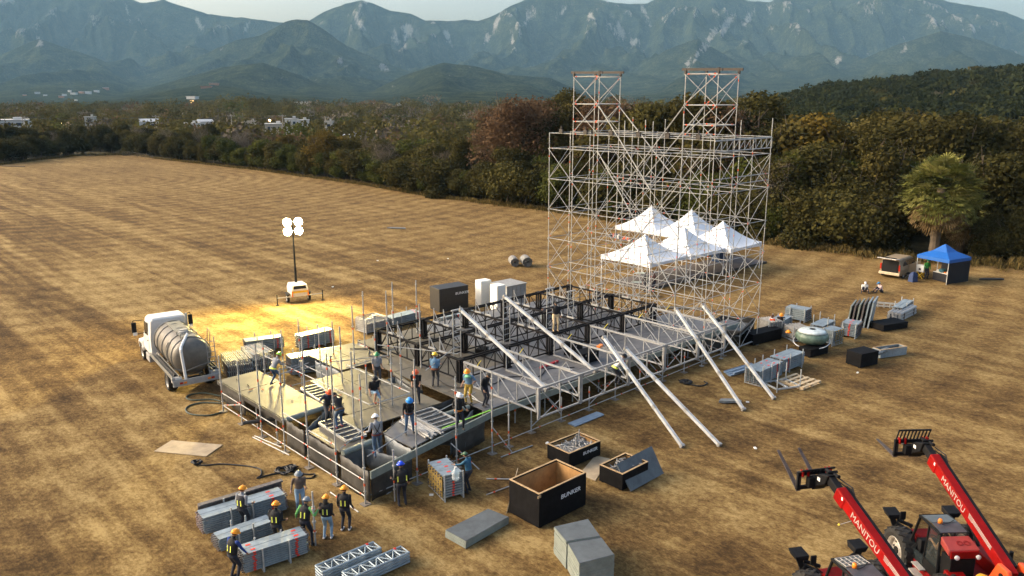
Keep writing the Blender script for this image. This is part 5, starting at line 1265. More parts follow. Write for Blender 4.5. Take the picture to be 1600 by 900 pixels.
def cable(pts, r, m, name, label, cat, tangles=()):
    P = [Vector(at(*p, r)) for p in pts]; b = MB(); out = []
    for i in range(len(P)-1):
        p0, p1, p2, p3 = P[max(i-1, 0)], P[i], P[i+1], P[min(i+2, len(P)-1)]
        for s in np.linspace(0, 1, 6)[:-1]: out.append(.5*((2*p1)+(p2-p0)*s+(2*p0-5*p1+4*p2-p3)*s*s+(3*p1-p0-3*p2+p3)*s**3))
    out.append(P[-1]); b.path(out, r, n=6)
    for (x, y, rr, n) in tangles:
        c = Vector(at(x, y, r)); q = [c+Vector((rr*rt.uniform(.4, 1)*math.cos(a), rr*rt.uniform(.4, 1)*math.sin(a), rt.uniform(0, .12))) for a in np.linspace(0, 6.28*n, 10*n)]; b.path(q, r, n=5)
    return tag(b.build(name, m), label, cat)
M_cable = mat('black_cable', (.012, .012, .013), .6)
cable([(299, 721), (318, 727), (345, 725), (385, 728), (406, 733), (408, 742), (402, 747), (425, 741), (455, 737), (480, 741), (492, 741), (486, 747), (470, 746), (475, 740)], .035, M_cable, 'black_cable', 'long black cable lying in the grass behind the orange helmeted crew', 'cable', [(445, 736, .45, 4), (455, 732, .3, 3), (308, 724, .25, 2)])
cable([(1060, 594), (1070, 596), (1080, 601), (1095, 603), (1105, 599), (1100, 596)], .04, M_cable, 'black_cable', 'short black cable coil on the grass below the stage front', 'cable', [(1072, 598, .35, 4)])
M_hose = mat('green_hose', (.06, .075, .055), .5)
cable([(345, 619), (320, 614), (300, 616), (291, 621), (300, 625), (330, 624), (345, 627)], .04, M_hose, 'green_hose', 'green hose loop on the grass behind the tank truck, upper loop', 'hose')
cable([(345, 630), (318, 629), (298, 633), (290, 640), (298, 647), (325, 649), (347, 644)], .04, M_hose, 'green_hose', 'green hose loop on the grass at the stage corner, lower loop', 'hose')
m = MB(); a = Vector(at(380, 661, .55)); b_ = Vector(at(450, 652, .6)); m.tube(a, b_, .09, .13, n=8); tag(m.build('black_roll', M_tarpdk), 'black rolled sheet sticking out under the left deck', 'roll')
# small litter on the grass
M_litter = mat('white_litter', (.7, .7, .68), .6)
for k, (x, y) in enumerate([(674, 773), (855, 692), (700, 404), (1168, 628), (1340, 582), (1262, 592), (590, 407), (520, 448), (1180, 700)]):
    c = at(x, y, .03); m = MB(); m.box((0, 0, 0), (.16, .1, .05), rz=k); tag(m.build('litter', M_litter, loc=c), 'scrap of white litter on the grass', 'litter', 'scraps of litter on the grass')
for (x, y, l, n) in [(1140, 628, 1.2, 'grey flat strip on the grass between the right raker feet'), (620, 357, 2.4, 'thin pale strip far out on the field'), (22, 260, 6, 'dark low heap far out at the left edge of the field'), (1548, 437, 2.2, 'dark sticks on the grass right of the blue canopy')]:
    c = at(x, y, .05); m = MB(); m.poly([(-l/2, -.12), (-l/4, -.2), (l/2, -.1), (l/2.5, .18), (-l/3, .2)], 0, .12); tag(m.build('ground_strip', M_tarpdk if 'dark' in n else M_tarp, loc=c, rz=rt.uniform(-.3, .3)), n, 'scrap')
# ================================================================== VEHICLES
M_truckwhite = mat('white_truck_paint', (.70, .68, .63), .35, var=.12, scale=1.5)
M_tank = mat('weathered_steel_tank', (.17, .155, .13), .5, .2, var=.35, scale=1.2, c2=(.095, .085, .072))
M_tray = mat('dusty_grey_tray', (.17, .165, .145), .7, var=.35, scale=2)
M_bumper = mat('grey_bumper', (.33, .32, .30), .6, var=.2, scale=2)
M_rubber = mat('black_rubber', (.016, .015, .014), .8, var=.4, scale=6, bump=.3)
M_dustrubber = mat('dusty_rubber', (.035, .028, .02), .9, var=.4, scale=6)
M_hub = mat('pale_wheel_rim', (.46, .43, .37), .5, .3, var=.2, scale=5)
M_blackpl = mat('black_plastic', (.009, .009, .010), .6, var=.3, scale=5, spec=.2)
M_gl = glass('tinted_glass', (.03, .04, .045), .55)
M_dkglass = mat('dark_glazing', (.02, .024, .028), .08, var=.2, scale=2, spec=.7)
M_taillight = mat('tail_light_red', (.45, .03, .015), .25, var=.2)
M_amber = mat('amber_lens', (.80, .22, .02), .3, var=.1)
M_lens = mat('clear_lens', (.75, .75, .72), .15, var=.1)
def wheel(parent, x, y, r, w_, side=1, lugs=0, name='wheel', rimm=None, dual=False):
    """wheel on an x axle: tyre with shoulders (and lugs), dished rim"""
    t = MB(); t.lathe([(r*.62, -w_*.42), (r*.80, -w_*.5), (r*.94, -w_*.46), (r, -w_*.32), (r, w_*.32), (r*.94, w_*.46), (r*.80, w_*.5), (r*.62, w_*.42)], (x, y, r), 'X', 30, 0, False)
    for k in range(lugs):
        for s in (-1, 1):
            a = 2*math.pi*(k+(.5 if s > 0 else 0))/lugs; c = Vector((x+s*w_*.26, y+math.sin(a)*r*.99, r+math.cos(a)*r*.99))
            M_ = Matrix.Rotation(-a, 3, 'X')@Matrix.Rotation(s*R(35), 3, 'Z'); t.box(c, (w_*.46, r*.11, r*.10), rot=M_)
    wo = t.build(name, M_rubber, parent)
    m = MB(); s = side; m.lathe([(r*.63, s*w_*.40), (r*.60, s*w_*.44), (r*.52, s*w_*.30), (r*.50, s*w_*.12), (r*.30, s*w_*.08), (r*.22, s*w_*.24), (.02, s*w_*.26)], (x, y, r), 'X', 24, 0, False)
    m.lathe([(r*.63, -s*w_*.4), (r*.5, -s*w_*.2), (.02, -s*w_*.15)], (x, y, r), 'X', 18, 0, False); m.build('rim', rimm or M_hub, wo, smooth=False)
    m = MB(); 
    for k in range(8): a = 2*math.pi*k/8; m.tube((x+s*w_*.08, y+r*.38*math.sin(a), r+r*.38*math.cos(a)), (x+s*w_*.16, y+r*.38*math.sin(a), r+r*.38*math.cos(a)), r*.045, n=6)
    m.tube((x+s*w_*.2, y, r), (x+s*w_*.32, y, r), r*.17, n=10); m.build('hub', M_blackpl, wo); return wo

# ------------------------------------------------------------------ tank truck
rA, rB = at(272, 603, .75)[:2], at(344, 588, .75)[:2]; fr = at(232, 556)[:2]
rm_ = (rA+rB)/2; d = np.array([-21.95, 47.6])-rm_; hd = math.atan2(d[1], d[0])-math.pi/2
tk = empty('tank_truck', (rm_[0], rm_[1], 0), hd, 'white cab tank truck with a grey steel tank parked behind the stage', 'truck')
W2 = 1.12
m = MB(); m.box((0, .05, .80), (2.45, .10, .34)); m.build('rear_bumper', M_bumper, tk, bevel=.01)
for s in (-1, 1):
    m = MB(); m.box((s*.82, -.012, .80), (.16, .03, .10)); m.build('tail_light', M_taillight, tk); m = MB(); m.box((s*.62, -.012, .80), (.16, .03, .10)); m.build('turn_light', M_amber, tk)
m = MB(); [m.beam((s*.42, .1, .86), (s*.42, 8.0, .86), .10, .22) for s in (-1, 1)]; [m.box((0, y, .86), (.8, .1, .18)) for y in (.4, 2.2, 4, 5.6)]; m.build('chassis', M_blackpl, tk)
# tank: cylinder with domed ends
TC = 1.98; TR = 1.02
m = MB(); m.lathe([(.02, .22), (.5, .27), (.80, .38), (.96, .56), (TR, .80), (TR, 4.75), (.96, 4.95), (.75, 5.12), (.02, 5.25)], (0, 0, TC), 'Y', 40); m.build('tank', M_tank, tk, smooth=True)
for y in (.85, 1.75, 2.9, 4.0, 4.7): m = MB(); m.lathe([(TR+.002, y-.04), (TR+.045, y-.03), (TR+.045, y+.03), (TR+.002, y+.04)], (0, 0, TC), 'Y', 40); m.build('tank_band', M_tray, tk)
m = MB(); m.box((0, 2.9, TC-.9), (.9, 4.4, .3)); m.build('tank_saddle', M_tray, tk)
m = MB(); m.lathe([(.30, 0), (.30, .14), (.22, .2), (.02, .22)], (0, 2.0, TC+TR-.06), 'Z', 18); m.build('manhole', M_bumper, tk)
m = MB(); m.box((0, 2.7, TC+TR+.0), (.75, 3.6, .04)); m.build('walkway', M_tray, tk)
m = MB(); [m.tube((x, y, TC+TR-.05), (x, y, TC+TR+.18), .02) for x in (-.42, .42) for y in (.95, 1.75)]; m.path([(-.42, .95, TC+TR+.18), (.42, .95, TC+TR+.18), (.42, 1.75, TC+TR+.18), (-.42, 1.75, TC+TR+.18), (-.42, .95, TC+TR+.18)], .02); m.build('hatch_rail', M_tray, tk)
m = MB(); m.path([(-.06, 1.0, TC+TR+.16), (-.58, .32, TC+.72), (-.66, .12, TC+.55), (-.56, .05, .95)], .075, n=10); m.build('discharge_pipe', mat('white_pipe', (.72, .71, .68), .4, var=.08), tk, smooth=False)
m = MB(); m.path([(-1.02, .35, TC-.45), (-.5, .13, TC-.60), (.2, .10, TC-.42), (.95, .2, TC-.35), (1.05, .5, TC-.4)], .03); m.build('rear_hose', M_tray, tk)
for s in (-1, 1):
    m = MB(); m.box((s*1.02, 2.7, 1.02), (.40, 5.1, .12)); m.box((s*1.20, 2.7, 1.13), (.04, 5.1, .12)); m.box((s*.86, 2.7, 1.13), (.04, 5.1, .12)); m.build('side_tray', M_tray, tk, bevel=.008)
    m = MB(); m.tube((s*1.02, .4, 1.16), (s*1.02, 4.6, 1.16), .06, n=8); m.build('suction_hose', M_rubber, tk)
    m = MB(); m.box((s*1.0, .20, .98), (.5, .22, .26)); m.build('lamp_box', M_bumper, tk)
m = MB(); m.box((-.92, .08, 1.06), (.34, .02, .12)); m.build('number_plate', M_truckwhite, tk)
m = MB()
for x in (.72, 1.14): m.tube((x, .25, .9), (x, .45, TC+.95), .022)
for k in range(7): m.tube((.72, .26+.03*k, 1.0+.28*k), (1.14, .26+.03*k, 1.0+.28*k), .02)
m.build('ladder', M_bumper, tk)
m = MB(); m.path([(1.05, 1.0, TC+.3), (1.12, 1.0, TC+1.1), (1.12, 1.5, TC+1.2), (1.05, 1.5, TC+.3)], .02); m.build('side_rail', M_tray, tk)
m = MB(); m.path([(-1.0, 1.6, TC-.5), (-1.02, 1.6, TC+.3), (-.85, 1.6, TC+.62), (-.7, 1.75, TC+.72)], .022); m.path([(-1.0, 1.95, TC-.5), (-1.02, 1.95, TC+.3), (-.85, 1.95, TC+.62)], .022); [m.tube((-1.01, 1.6, TC-.4+.22*k), (-1.01, 1.95, TC-.4+.22*k), .016) for k in range(4)]; m.build('side_ladder', M_tray, tk)
# cab and bonnet
def cabsec(y, zb, zt, wb, wt): return [(-wb, y, zb), (wb, y, zb), (wb, y, zb+(zt-zb)*.45), (wt, y, zt-.12), (wt*.86, y, zt), (-wt*.86, y, zt), (-wt, y, zt-.12), (-wb, y, zb+(zt-zb)*.45)]
m = MB(); m.loft([cabsec(5.45, .95, 3.02, 1.08, .98), cabsec(5.55, .92, 3.10, 1.10, 1.0), cabsec(6.7, .90, 3.08, 1.10, .99), cabsec(7.1, .90, 2.95, 1.09, .96), cabsec(7.5, .92, 2.0, 1.08, 1.0)]); m.build('cab', M_truckwhite, tk, bevel=.03)
m = MB(); m.loft([cabsec(7.45, .8, 1.98, .98, .86), cabsec(8.5, .75, 1.72, .92, .78), cabsec(8.9, .75, 1.5, .86, .68)]); m.build('bonnet', M_truckwhite, tk, bevel=.03)
for s in (-1, 1):
    m = MB(); m.loft([[(s*.82, 7.35, .75), (s*1.2, 7.35, .75), (s*1.2, 7.35, .95), (s*.82, 7.35, .95)], [(s*.82, 7.7, 1.15), (s*1.2, 7.7, 1.12), (s*1.2, 7.7, 1.28), (s*.82, 7.7, 1.32)], [(s*.82, 8.3, 1.15), (s*1.2, 8.3, 1.12), (s*1.2, 8.3, 1.28), (s*.82, 8.3, 1.32)], [(s*.82, 8.8, .8), (s*1.15, 8.8, .8), (s*1.15, 8.8, 1.0), (s*.82, 8.8, 1.0)]]); m.build('fender', M_truckwhite, tk, bevel=.02)
    m = MB(); m.side([(6.0, 2.0), (6.95, 1.95), (6.75, 2.72), (6.0, 2.76)], s*1.062, s*1.10); m.build('side_window', M_dkglass, tk)
    m = MB(); m.side([(5.85, 1.0), (7.1, 1.0), (7.1, 1.9), (5.85, 1.95)], s*1.10, s*1.125); d_ = m.build('door', M_truckwhite, tk, bevel=.01); m = MB(); m.box((s*1.14, 5.98, 1.72), (.03, .14, .04)); m.build('handle', M_blackpl, d_)
    m = MB(); m.path([(s*1.08, 7.1, 2.7), (s*1.62, 7.15, 2.72), (s*1.62, 7.15, 1.85), (s*1.08, 7.15, 1.9)], .022); mi_ = m.build('mirror', M_blackpl, tk); m = MB(); m.box((s*1.60, 7.12, 2.30), (.26, .10, .62)); m.build('mirror_glass', M_blackpl, mi_, bevel=.02); m = MB(); m.box((s*1.58, 7.06, 1.92), (.22, .1, .18)); m.build('round_mirror', M_truckwhite, mi_, bevel=.02)
    m = MB(); m.box((s*.98, 6.3, .62), (.4, .9, .45)); m.build('fuel_tank', M_bumper, tk, bevel=.04)
    wheel(tk, s*1.0, 8.05, .52, .3, s); wheel(tk, s*.98, 1.55, .52, .52, s)
    m = MB(); m.loft([[(s*.70, 1.0, .95), (s*1.22, 1.0, .95), (s*1.22, 1.0, .98), (s*.70, 1.0, .98)], [(s*.70, 2.2, .95), (s*1.22, 2.2, .95), (s*1.22, 2.2, .98), (s*.70, 2.2, .98)]]); m.build('mudguard', M_blackpl, tk)
m = MB(); m.loft([[(-.9, 7.13, 2.86), (.9, 7.13, 2.86), (.95, 7.47, 2.08), (-.95, 7.47, 2.08)], [(-.9, 7.16, 2.88), (.9, 7.16, 2.88), (.95, 7.50, 2.10), (-.95, 7.50, 2.10)]]); m.build('windscreen', M_dkglass, tk)
m = MB(); m.box((0, 5.44, 2.35), (1.1, .03, .5)); m.build('rear_window', M_dkglass, tk)
m = MB(); m.tube((.95, 5.3, .8), (.95, 5.3, 3.2), .07, n=10); m.build('exhaust', M_bumper, tk)
m = MB(); m.box((0, 8.98, .72), (2.2, .15, .3)); m.build('front_bumper', M_bumper, tk, bevel=.03)

# ------------------------------------------------------------------ light tower trailer
lt_ = at(466, 470); lt = empty('light_tower', (lt_[0], lt_[1], 0), R(-152), 'mobile light tower with four blazing floodlights and a small white trailer', 'light tower')
M_lt = mat('light_tower_shell', (.62, .60, .54), .45, var=.12)
m = MB(); m.loft([[(-.62, -.85, .55), (.62, -.85, .55), (.62, .85, .55), (-.62, .85, .55)], [(-.64, -.85, 1.1), (.64, -.85, 1.1), (.64, .85, 1.1), (-.64, .85, 1.1)], [(-.56, -.70, 1.42), (.56, -.70, 1.42), (.56, .72, 1.45), (-.56, .72, 1.45)]]); m.build('body', M_lt, lt, bevel=.04)
m = MB(); m.box((0, .86, .92), (1.22, .03, .16)); m.build('yellow_band', mat('signal_yellow', (.85, .52, .03), .5), lt)
m = MB(); m.loft([[(-.5, .80, 1.14), (.5, .80, 1.14), (.5, .86, 1.14), (-.5, .86, 1.14)], [(-.46, .73, 1.36), (.46, .73, 1.36), (.46, .79, 1.38), (-.46, .79, 1.38)]]); m.build('vent_grille', M_blackpl, lt)
for s in (-1, 1):
    m = MB(); m.box((s*.60, .87, .78), (.1, .04, .42)); m.build('reflector', M_amber, lt)
    wheel(lt, s*.82, 0.1, .33, .2, s); m = MB(); m.box((s*.80, .1, .70), (.26, .86, .05)); m.build('fender', M_blackpl, lt, bevel=.02)
    m = MB(); m.beam((s*.5, .7, .55), (s*1.75, .75, .58), .06, .06); m.build('outrigger', M_galv, lt); m = MB(); m.tube((s*1.75, .75, .0), (s*1.75, .75, .85), .04); m.box((s*1.75, .75, .03), (.22, .22, .04)); m.build('jack', M_blackpl, lt)
m = MB(); m.beam((0, -.8, .5), (0, -2.1, .5), .1, .1); m.tube((0, -1.9, 0), (0, -1.9, .7), .035); m.build('drawbar', M_blackpl, lt)
MH = hgt(466, 470, 455, 362)
m = MB(); m.beam((0, -.35, 1.3), (0, -.35, 2.6), .16, .16); m.beam((0, -.35, 2.4), (0, -.35, 4.4), .12, .12); m.beam((0, -.35, 4.2), (0, -.35, MH+.45), .09, .09); m.build('mast', M_blackpl, lt)
m = MB(); m.beam((-.65, -.35, MH), (.65, -.35, MH), .06, .06); m.beam((-.65, -.35, MH+.62), (.65, -.35, MH+.62), .06, .06); m.build('lamp_bar', M_blackpl, lt)
LAMP_C = (1.0, .74, .16)
M_bulb = emit('blazing_floodlight', (1.0, .80, .42), 420)
for sx in (-1, 1):
    for z in (0, .70):
        c = Vector((sx*.42, -.22, MH+z+.02)); m = MB(); tl = Matrix.Rotation(R(-18), 3, 'X')
        m.lathe([(.12, -.24), (.25, -.12), (.33, .0), (.345, .06)], c, 'Y', 18); fl_ = m.build('floodlight', M_bumper, lt); m = MB(); m.lathe([(.315, .02), (.25, .12), (.02, .16)], c, 'Y', 18); m.build('lit_lens', M_bulb, fl_)
lp = Matrix.Rotation(R(-152), 3, 'Z')
for sx, dx in ((-.4, .35), (.4, 1.05)):
    for z, tz, e in ((.1, -.95, .9), (.7, -.55, .9)):
        L_ = bpy.data.lights.new('floodlight_beam', 'SPOT'); L_.energy = LAMP_W*e; L_.color = LAMP_C; L_.spot_size = R(105); L_.spot_blend = .85; L_.shadow_soft_size = .25
        o = bpy.data.objects.new('floodlight_beam', L_); col.objects.link(o); o.parent = lt; o.location = (sx, .05, MH+z)
        o.rotation_euler = Vector((-dx, -1, -tz)).to_track_quat('Z', 'Y').to_euler()

# ------------------------------------------------------------------ minivan with its tailgate open
v0 = at(1374, 433)[:2]; v1 = at(1403, 437)[:2]; vc = (v0+v1)/2; vn = empty('minivan', (vc[0], vc[1], 0), math.atan2(v1[1]-v0[1], v1[0]-v0[0])-R(6), 'gold minivan parked by the trees with its tailgate raised', 'minivan')
M_gold = mat('gold_car_paint', (.33, .25, .16), .35, .2, var=.12)
def vs(y, zb, zt, wb, wt): return [(-wb, y, zb), (wb, y, zb), (wb*1.02, y, zb+.5), (wt, y, zt-.1), (wt*.85, y, zt), (-wt*.85, y, zt), (-wt, y, zt-.1), (-wb*1.02, y, zb+.5)]
hgap = MB(); hgap.loft([vs(.12, .35, 1.72, .86, .72), vs(.5, .3, 1.80, .92, .74), vs(2.6, .28, 1.78, .93, .74), vs(3.3, .28, 1.55, .92, .72), vs(3.75, .28, 1.12, .90, .78), vs(4.6, .30, .92, .84, .7), vs(4.8, .35, .75, .8, .6)]); hgap.build('body', M_gold, vn, bevel=.03)
m = MB(); m.box((0, .07, 1.08), (1.36, .14, 1.05)); m.build('boot_opening', M_blackpl, vn)
m = MB(); m.box((0, .0, .45), (1.8, .2, .24)); m.build('rear_bumper', mat('pale_gold_bumper', (.52, .42, .28), .45), vn, bevel=.04)
m = MB(); m.loft([[(-.74, .15, 1.74), (.74, .15, 1.74), (.74, .15, 1.80), (-.74, .15, 1.80)], [(-.80, -.9, 1.86), (.80, -.9, 1.86), (.80, -.9, 1.93), (-.80, -.9, 1.93)]]); tg = m.build('tailgate', mat('pale_tailgate', (.50, .47, .42), .4), vn, bevel=.02); m = MB(); m.box((0, -.42, 1.885), (1.2, .55, .03)); m.build('tailgate_window', M_dkglass, tg)
for s in (-1, 1):
    m = MB(); m.box((s*.80, .05, 1.02), (.12, .06, .5)); m.build('tail_light', M_taillight, vn)
    m = MB(); m.side([(.65, 1.12), (1.7, 1.12), (1.7, 1.62), (.85, 1.62)], s*.86, s*.885); m.build('rear_side_window', M_dkglass, vn)
    m = MB(); m.side([(1.8, 1.12), (3.3, 1.1), (2.9, 1.60), (1.8, 1.62)], s*.86, s*.885); m.build('side_window', M_dkglass, vn)
    m = MB(); m.box((s*1.02, 3.1, 1.1), (.16, .1, .14)); m.build('mirror', M_blackpl, vn)
    wheel(vn, s*.82, .85, .33, .22, s); wheel(vn, s*.82, 3.85, .33, .22, s)
m = MB(); m.loft([[(.93, 1.8, .4), (.97, 1.8, .4), (.97, 1.8, 1.1), (.93, 1.8, 1.1)], [(1.62, 2.5, .4), (1.66, 2.5, .4), (1.62, 2.5, 1.5), (1.58, 2.5, 1.5)]]); m.build('front_door', M_gold, vn)

# ------------------------------------------------------------------ blue canopy and camp kit
ca, cb, cc = at(1437, 436), at(1492, 449), at(1503, 441); cx = (at(1437, 436)+at(1503, 441))/2
ang = math.atan2(cb[1]-ca[1], cb[0]-ca[0]); cw = 3.0
cpo = empty('blue_canopy', (cx[0]+.2, cx[1]+.3, 0), ang+R(4), 'blue pop up canopy with black side walls by the trees', 'canopy')
M_blue = mat('blue_canopy_cloth', (.004, .085, .34), .55, var=.12, scale=1); M_blkcloth = mat('black_cloth', (.008, .008, .011), .8, var=.3, scale=2)
m = MB(); h0, h1 = 2.15, 3.15; w_ = cw/2
m.loft([[(-w_, -w_, h0-.28), (w_, -w_, h0-.28), (w_, w_, h0-.28), (-w_, w_, h0-.28)], [(-w_, -w_, h0), (w_, -w_, h0), (w_, w_, h0), (-w_, w_, h0)], [(-w_*.45, -w_*.45, h0+.42), (w_*.45, -w_*.45, h0+.42), (w_*.45, w_*.45, h0+.42), (-w_*.45, w_*.45, h0+.42)], [(-.06, -.06, h1), (.06, -.06, h1), (.06, .06, h1), (-.06, .06, h1)]], caps=False); m.build('roof_cloth', M_blue, cpo)
for sx in (-1, 1):
    for sy in (-1, 1): m = MB(); m.beam((sx*(w_-.05), sy*(w_-.05), 0), (sx*(w_-.05), sy*(w_-.05), h0), .05, .05); m.build('leg', M_galv, cpo)
m = MB(); m.box((.15, w_-.02, 1.0), (cw-.5, .03, 1.85)); m.build('back_wall', M_blkcloth, cpo); m = MB(); m.box((w_-.02, 0, 1.0), (.03, cw-.1, 1.95)); m.build('side_wall', M_blkcloth, cpo)
B_ = Matrix.Rotation(ang+R(4), 3, 'Z'); BO = Vector(cpo.location)
def CP(x, y, z): return BO+B_@Vector((x, y, z))
t = empty('folding_table', CP(.45, -.35, 0), ang, 'black draped folding table under the blue canopy', 'table'); m = MB(); m.box((0, 0, .74), (1.7, .7, .04)); m.build('tabletop', M_white, t); m = MB(); m.box((0, -.34, .38), (1.68, .02, .7)); m.build('cloth', M_blkcloth, t)
for x in (-.8, .8):
    for y in (-.3, .3): m = MB(); m.tube((x, y, 0), (x, y, .72), .02); m.build('leg', M_galv, t)
for k, (x, c, s, lab, cat) in enumerate([(-.1, M_white, .18, 'white plate pile on the table under the blue canopy', 'plates'), (.25, mat('teal_pot', (.02, .10, .13), .3), .30, 'dark teal pot on the table under the blue canopy', 'pot'), (.6, M_amber, .16, 'orange food tray on the table under the blue canopy', 'tray'), (.9, M_cream, .2, 'beige food box on the table under the blue canopy', 'food box')]):
    m = MB(); m.lathe([(s*.7, 0), (s, s*.4), (s*.9, s*.9), (.02, s*.95)], n=12) if k < 2 else m.loft([[(-s, -s*.8, 0), (s, -s*.8, 0), (s, s*.8, 0), (-s, s*.8, 0)], [(-s*1.1, -s*.9, s*.6), (s*1.1, -s*.9, s*.6), (s*1.1, s*.9, s*.6), (-s*1.1, s*.9, s*.6)]])
    tag(m.build(['plate_pile', 'cooking_pot', 'food_tray', 'food_box'][k], c, loc=CP(x, -.35, .765)), lab, cat)
t = empty('cool_box', CP(-1.25, -1.0, 0), ang, 'white cool box on a yellow stand at the corner of the canopy', 'cool box'); m = MB(); m.box((0, 0, .85), (.75, .5, .5)); m.build('box', M_white, t, bevel=.03); m = MB(); m.box((0, 0, 1.13), (.8, .54, .08)); m.build('lid', M_white, t, bevel=.02); m = MB(); [m.beam((x, y, 0), (-x, y, .6), .05, .05) for x in (-.3, .3) for y in (-.18, .18)]; m.build('stand', mat('signal_yellow', (.85, .52, .03), .5), t); m = MB(); m.box((0, -.26, .85), (.2, .02, .16)); m.build('latch', M_blackpl, t)
m = MB(); m.loft([[(-.3, -.25, 0), (.3, -.25, 0), (.3, .25, 0), (-.3, .25, 0)], [(-.28, -.2, .6), (.28, -.2, .6), (.28, .2, .6), (-.28, .2, .6)], [(-.12, -.08, .85), (.12, -.08, .85), (.12, .08, .85), (-.12, .08, .85)]]); tag(m.build('rucksack', mat('navy_cloth', (.03, .05, .12), .8), loc=at(1426, 440), rz=.4), 'dark navy rucksack between the minivan and the canopy', 'rucksack')
t = empty('camp_chair', at(1419, 434), 1.0, 'dark folding camp chair beside the open minivan door', 'chair'); m = MB(); m.box((0, 0, .42), (.5, .5, .04)); m.build('seat', M_blkcloth, t); m = MB(); m.beam((0, .25, .42), (0, .42, 1.0), .5, .03); m.build('backrest', M_blkcloth, t)
for x in (-.24, .24):
    for y in (-.24, .24): m = MB(); m.tube((x, y, 0), (x*.9, -y*.6, .42), .015); m.build('leg', M_galv, t)
# ------------------------------------------------------------------ telehandlers
M_rd = mat('telehandler_red', (.215, .004, .0035), .5, var=.25, scale=2.5, spec=.10)
M_rdfade = mat('faded_red_panel', (.30, .04, .034), .55, var=.2, scale=3)
M_orr = mat('orange_red_casting', (.72, .07, .015), .45, var=.15, scale=3)
M_mach = mat('black_machine_paint', (.008, .008, .009), .65, var=.5, scale=5, spec=.15)
M_greyroof2 = mat('dusty_roof_glass', (.085, .095, .095), .25, var=.2, scale=2)
M_silver = mat('silver_lettering', (.34, .32, .29), .5, var=.15, scale=10)
M_iron = mat('worn_fork_steel', (.07, .055, .05), .5, .3, var=.5, scale=6)
def telehandler(origin, hd, label, el=20.6, blen=4.72, fork_roll=0.0, tall_grate=False):
    t = empty('telehandler', (origin[0], origin[1], 0), hd, label, 'telehandler', 'red telehandlers at the lower right')
    # chassis
    m = MB(); m.loft([[(-.42, -2.4, .75), (.42, -2.4, .75), (.42, -2.4, 1.25), (-.42, -2.4, 1.25)], [(-.45, -1, .55), (.45, -1, .55), (.45, -1, 1.15), (-.45, -1, 1.15)], [(-.45, 1.4, .55), (.45, 1.4, .55), (.45, 1.4, 1.1), (-.45, 1.4, 1.1)], [(-.4, 2.2, .6), (.4, 2.2, .6), (.4, 2.2, 1.0), (-.4, 2.2, 1.0)]]); m.build('chassis', M_rd, t, bevel=.03)
    for y in (-1.45, 1.45): m = MB(); m.tube((-1, y, .62), (1, y, .62), .12, n=8); m.ball((0, y, .62), (.28, .24, .24)); m.build('axle', M_mach, t)
    for s in (-1, 1):
        for y in (-1.45, 1.45):
            wheel(t, s*1.2, y-(.12 if y > 0 else 0), .74, .50, s, 18, 'wheel', mat('dusty_silver_rim', (.40, .37, .33), .5, .2, var=.3, scale=5))
            if y > 0: continue
            pts = [(y+.80*math.cos(a), .62+.78*math.sin(a)) for a in np.linspace(R(15), R(165), 9)]; m = MB()
            for k in range(8): m.loft([[(s*.70, pts[k][0], pts[k][1]), (s*1.22, pts[k][0], pts[k][1]), (s*1.22, pts[k+1][0], pts[k+1][1]), (s*.70, pts[k+1][0], pts[k+1][1])], [(s*.70, pts[k][0]*1.0, pts[k][1]+.04), (s*1.22, pts[k][0], pts[k][1]+.04), (s*1.22, pts[k+1][0], pts[k+1][1]+.04), (s*.70, pts[k+1][0], pts[k+1][1]+.04)]])
            m.build('mudguard', M_mach, t)
    # cab on the left
    x0, x1 = -1.13, -.21
    def pillar(p, q, r=.045): m = MB(); m.tube(p, q, r, n=6); m.build('cab_pillar', M_mach, t)
    yF, yR = .98, -.62; rF, rR = .62, -.52; zt = 2.40
    for x in (x0, x1):
        pillar((x, yF, 1.1), (x+(.06 if x == x0 else -.02), rF, zt)); pillar((x, yR, 1.1), (x+(.06 if x == x0 else -.02), rR, zt)); pillar((x, .12, 1.0), (x+(.04 if x == x0 else -.02), .08, zt), .035)
        pillar((x+.03, rF, zt), (x+.03, rR, zt))
    pillar((x0, yF, 1.12), (x1, yF, 1.12)); pillar((x0, rF, zt), (x1, rF, zt)); pillar((x0, yR, 1.1), (x1, yR, 1.1))
    m = MB(); m.loft([[(x0, -.75, .55), (x1, -.75, .55), (x1, -.75, 1.1), (x0, -.75, 1.1)], [(x0, .95, .55), (x1, .95, .55), (x1, .95, 1.1), (x0, .95, 1.1)]]); m.build('cab_base', M_mach, t, bevel=.03)
    m = MB(); m.box((x0-.015, .1, .72), (.04, 1.5, .3)); m.build('sill', M_rd, t, bevel=.01)
    m = MB(); m.box((x0-.14, .12, .62), (.26, .6, .05)); m.box((x0-.14, .12, .9), (.2, .5, .04)); m.build('step', M_silver, t)
    m = MB(); m.loft([[(x0+.06, rR+.02, zt+.02), (x1-.02, rR+.02, zt+.02), (x1-.02, .0, zt+.07), (x0+.06, .0, zt+.07)], [(x0+.06, rR+.02, zt+.05), (x1-.02, rR+.02, zt+.05), (x1-.02, .0, zt+.10), (x0+.06, .0, zt+.10)]]); m.build('roof_panel', mat('slate_roof', (.06, .065, .075), .35, var=.3, scale=3), t)
    m = MB(); m.loft([[(x0+.06, .03, zt+.065), (x1-.02, .03, zt+.065), (x1-.02, rF, zt+.0), (x0+.06, rF, zt+.0)], [(x0+.06, .03, zt+.095), (x1-.02, .03, zt+.095), (x1-.02, rF, zt+.03), (x0+.06, rF, zt+.03)]]); m.build('roof_glass', M_greyroof2, t)
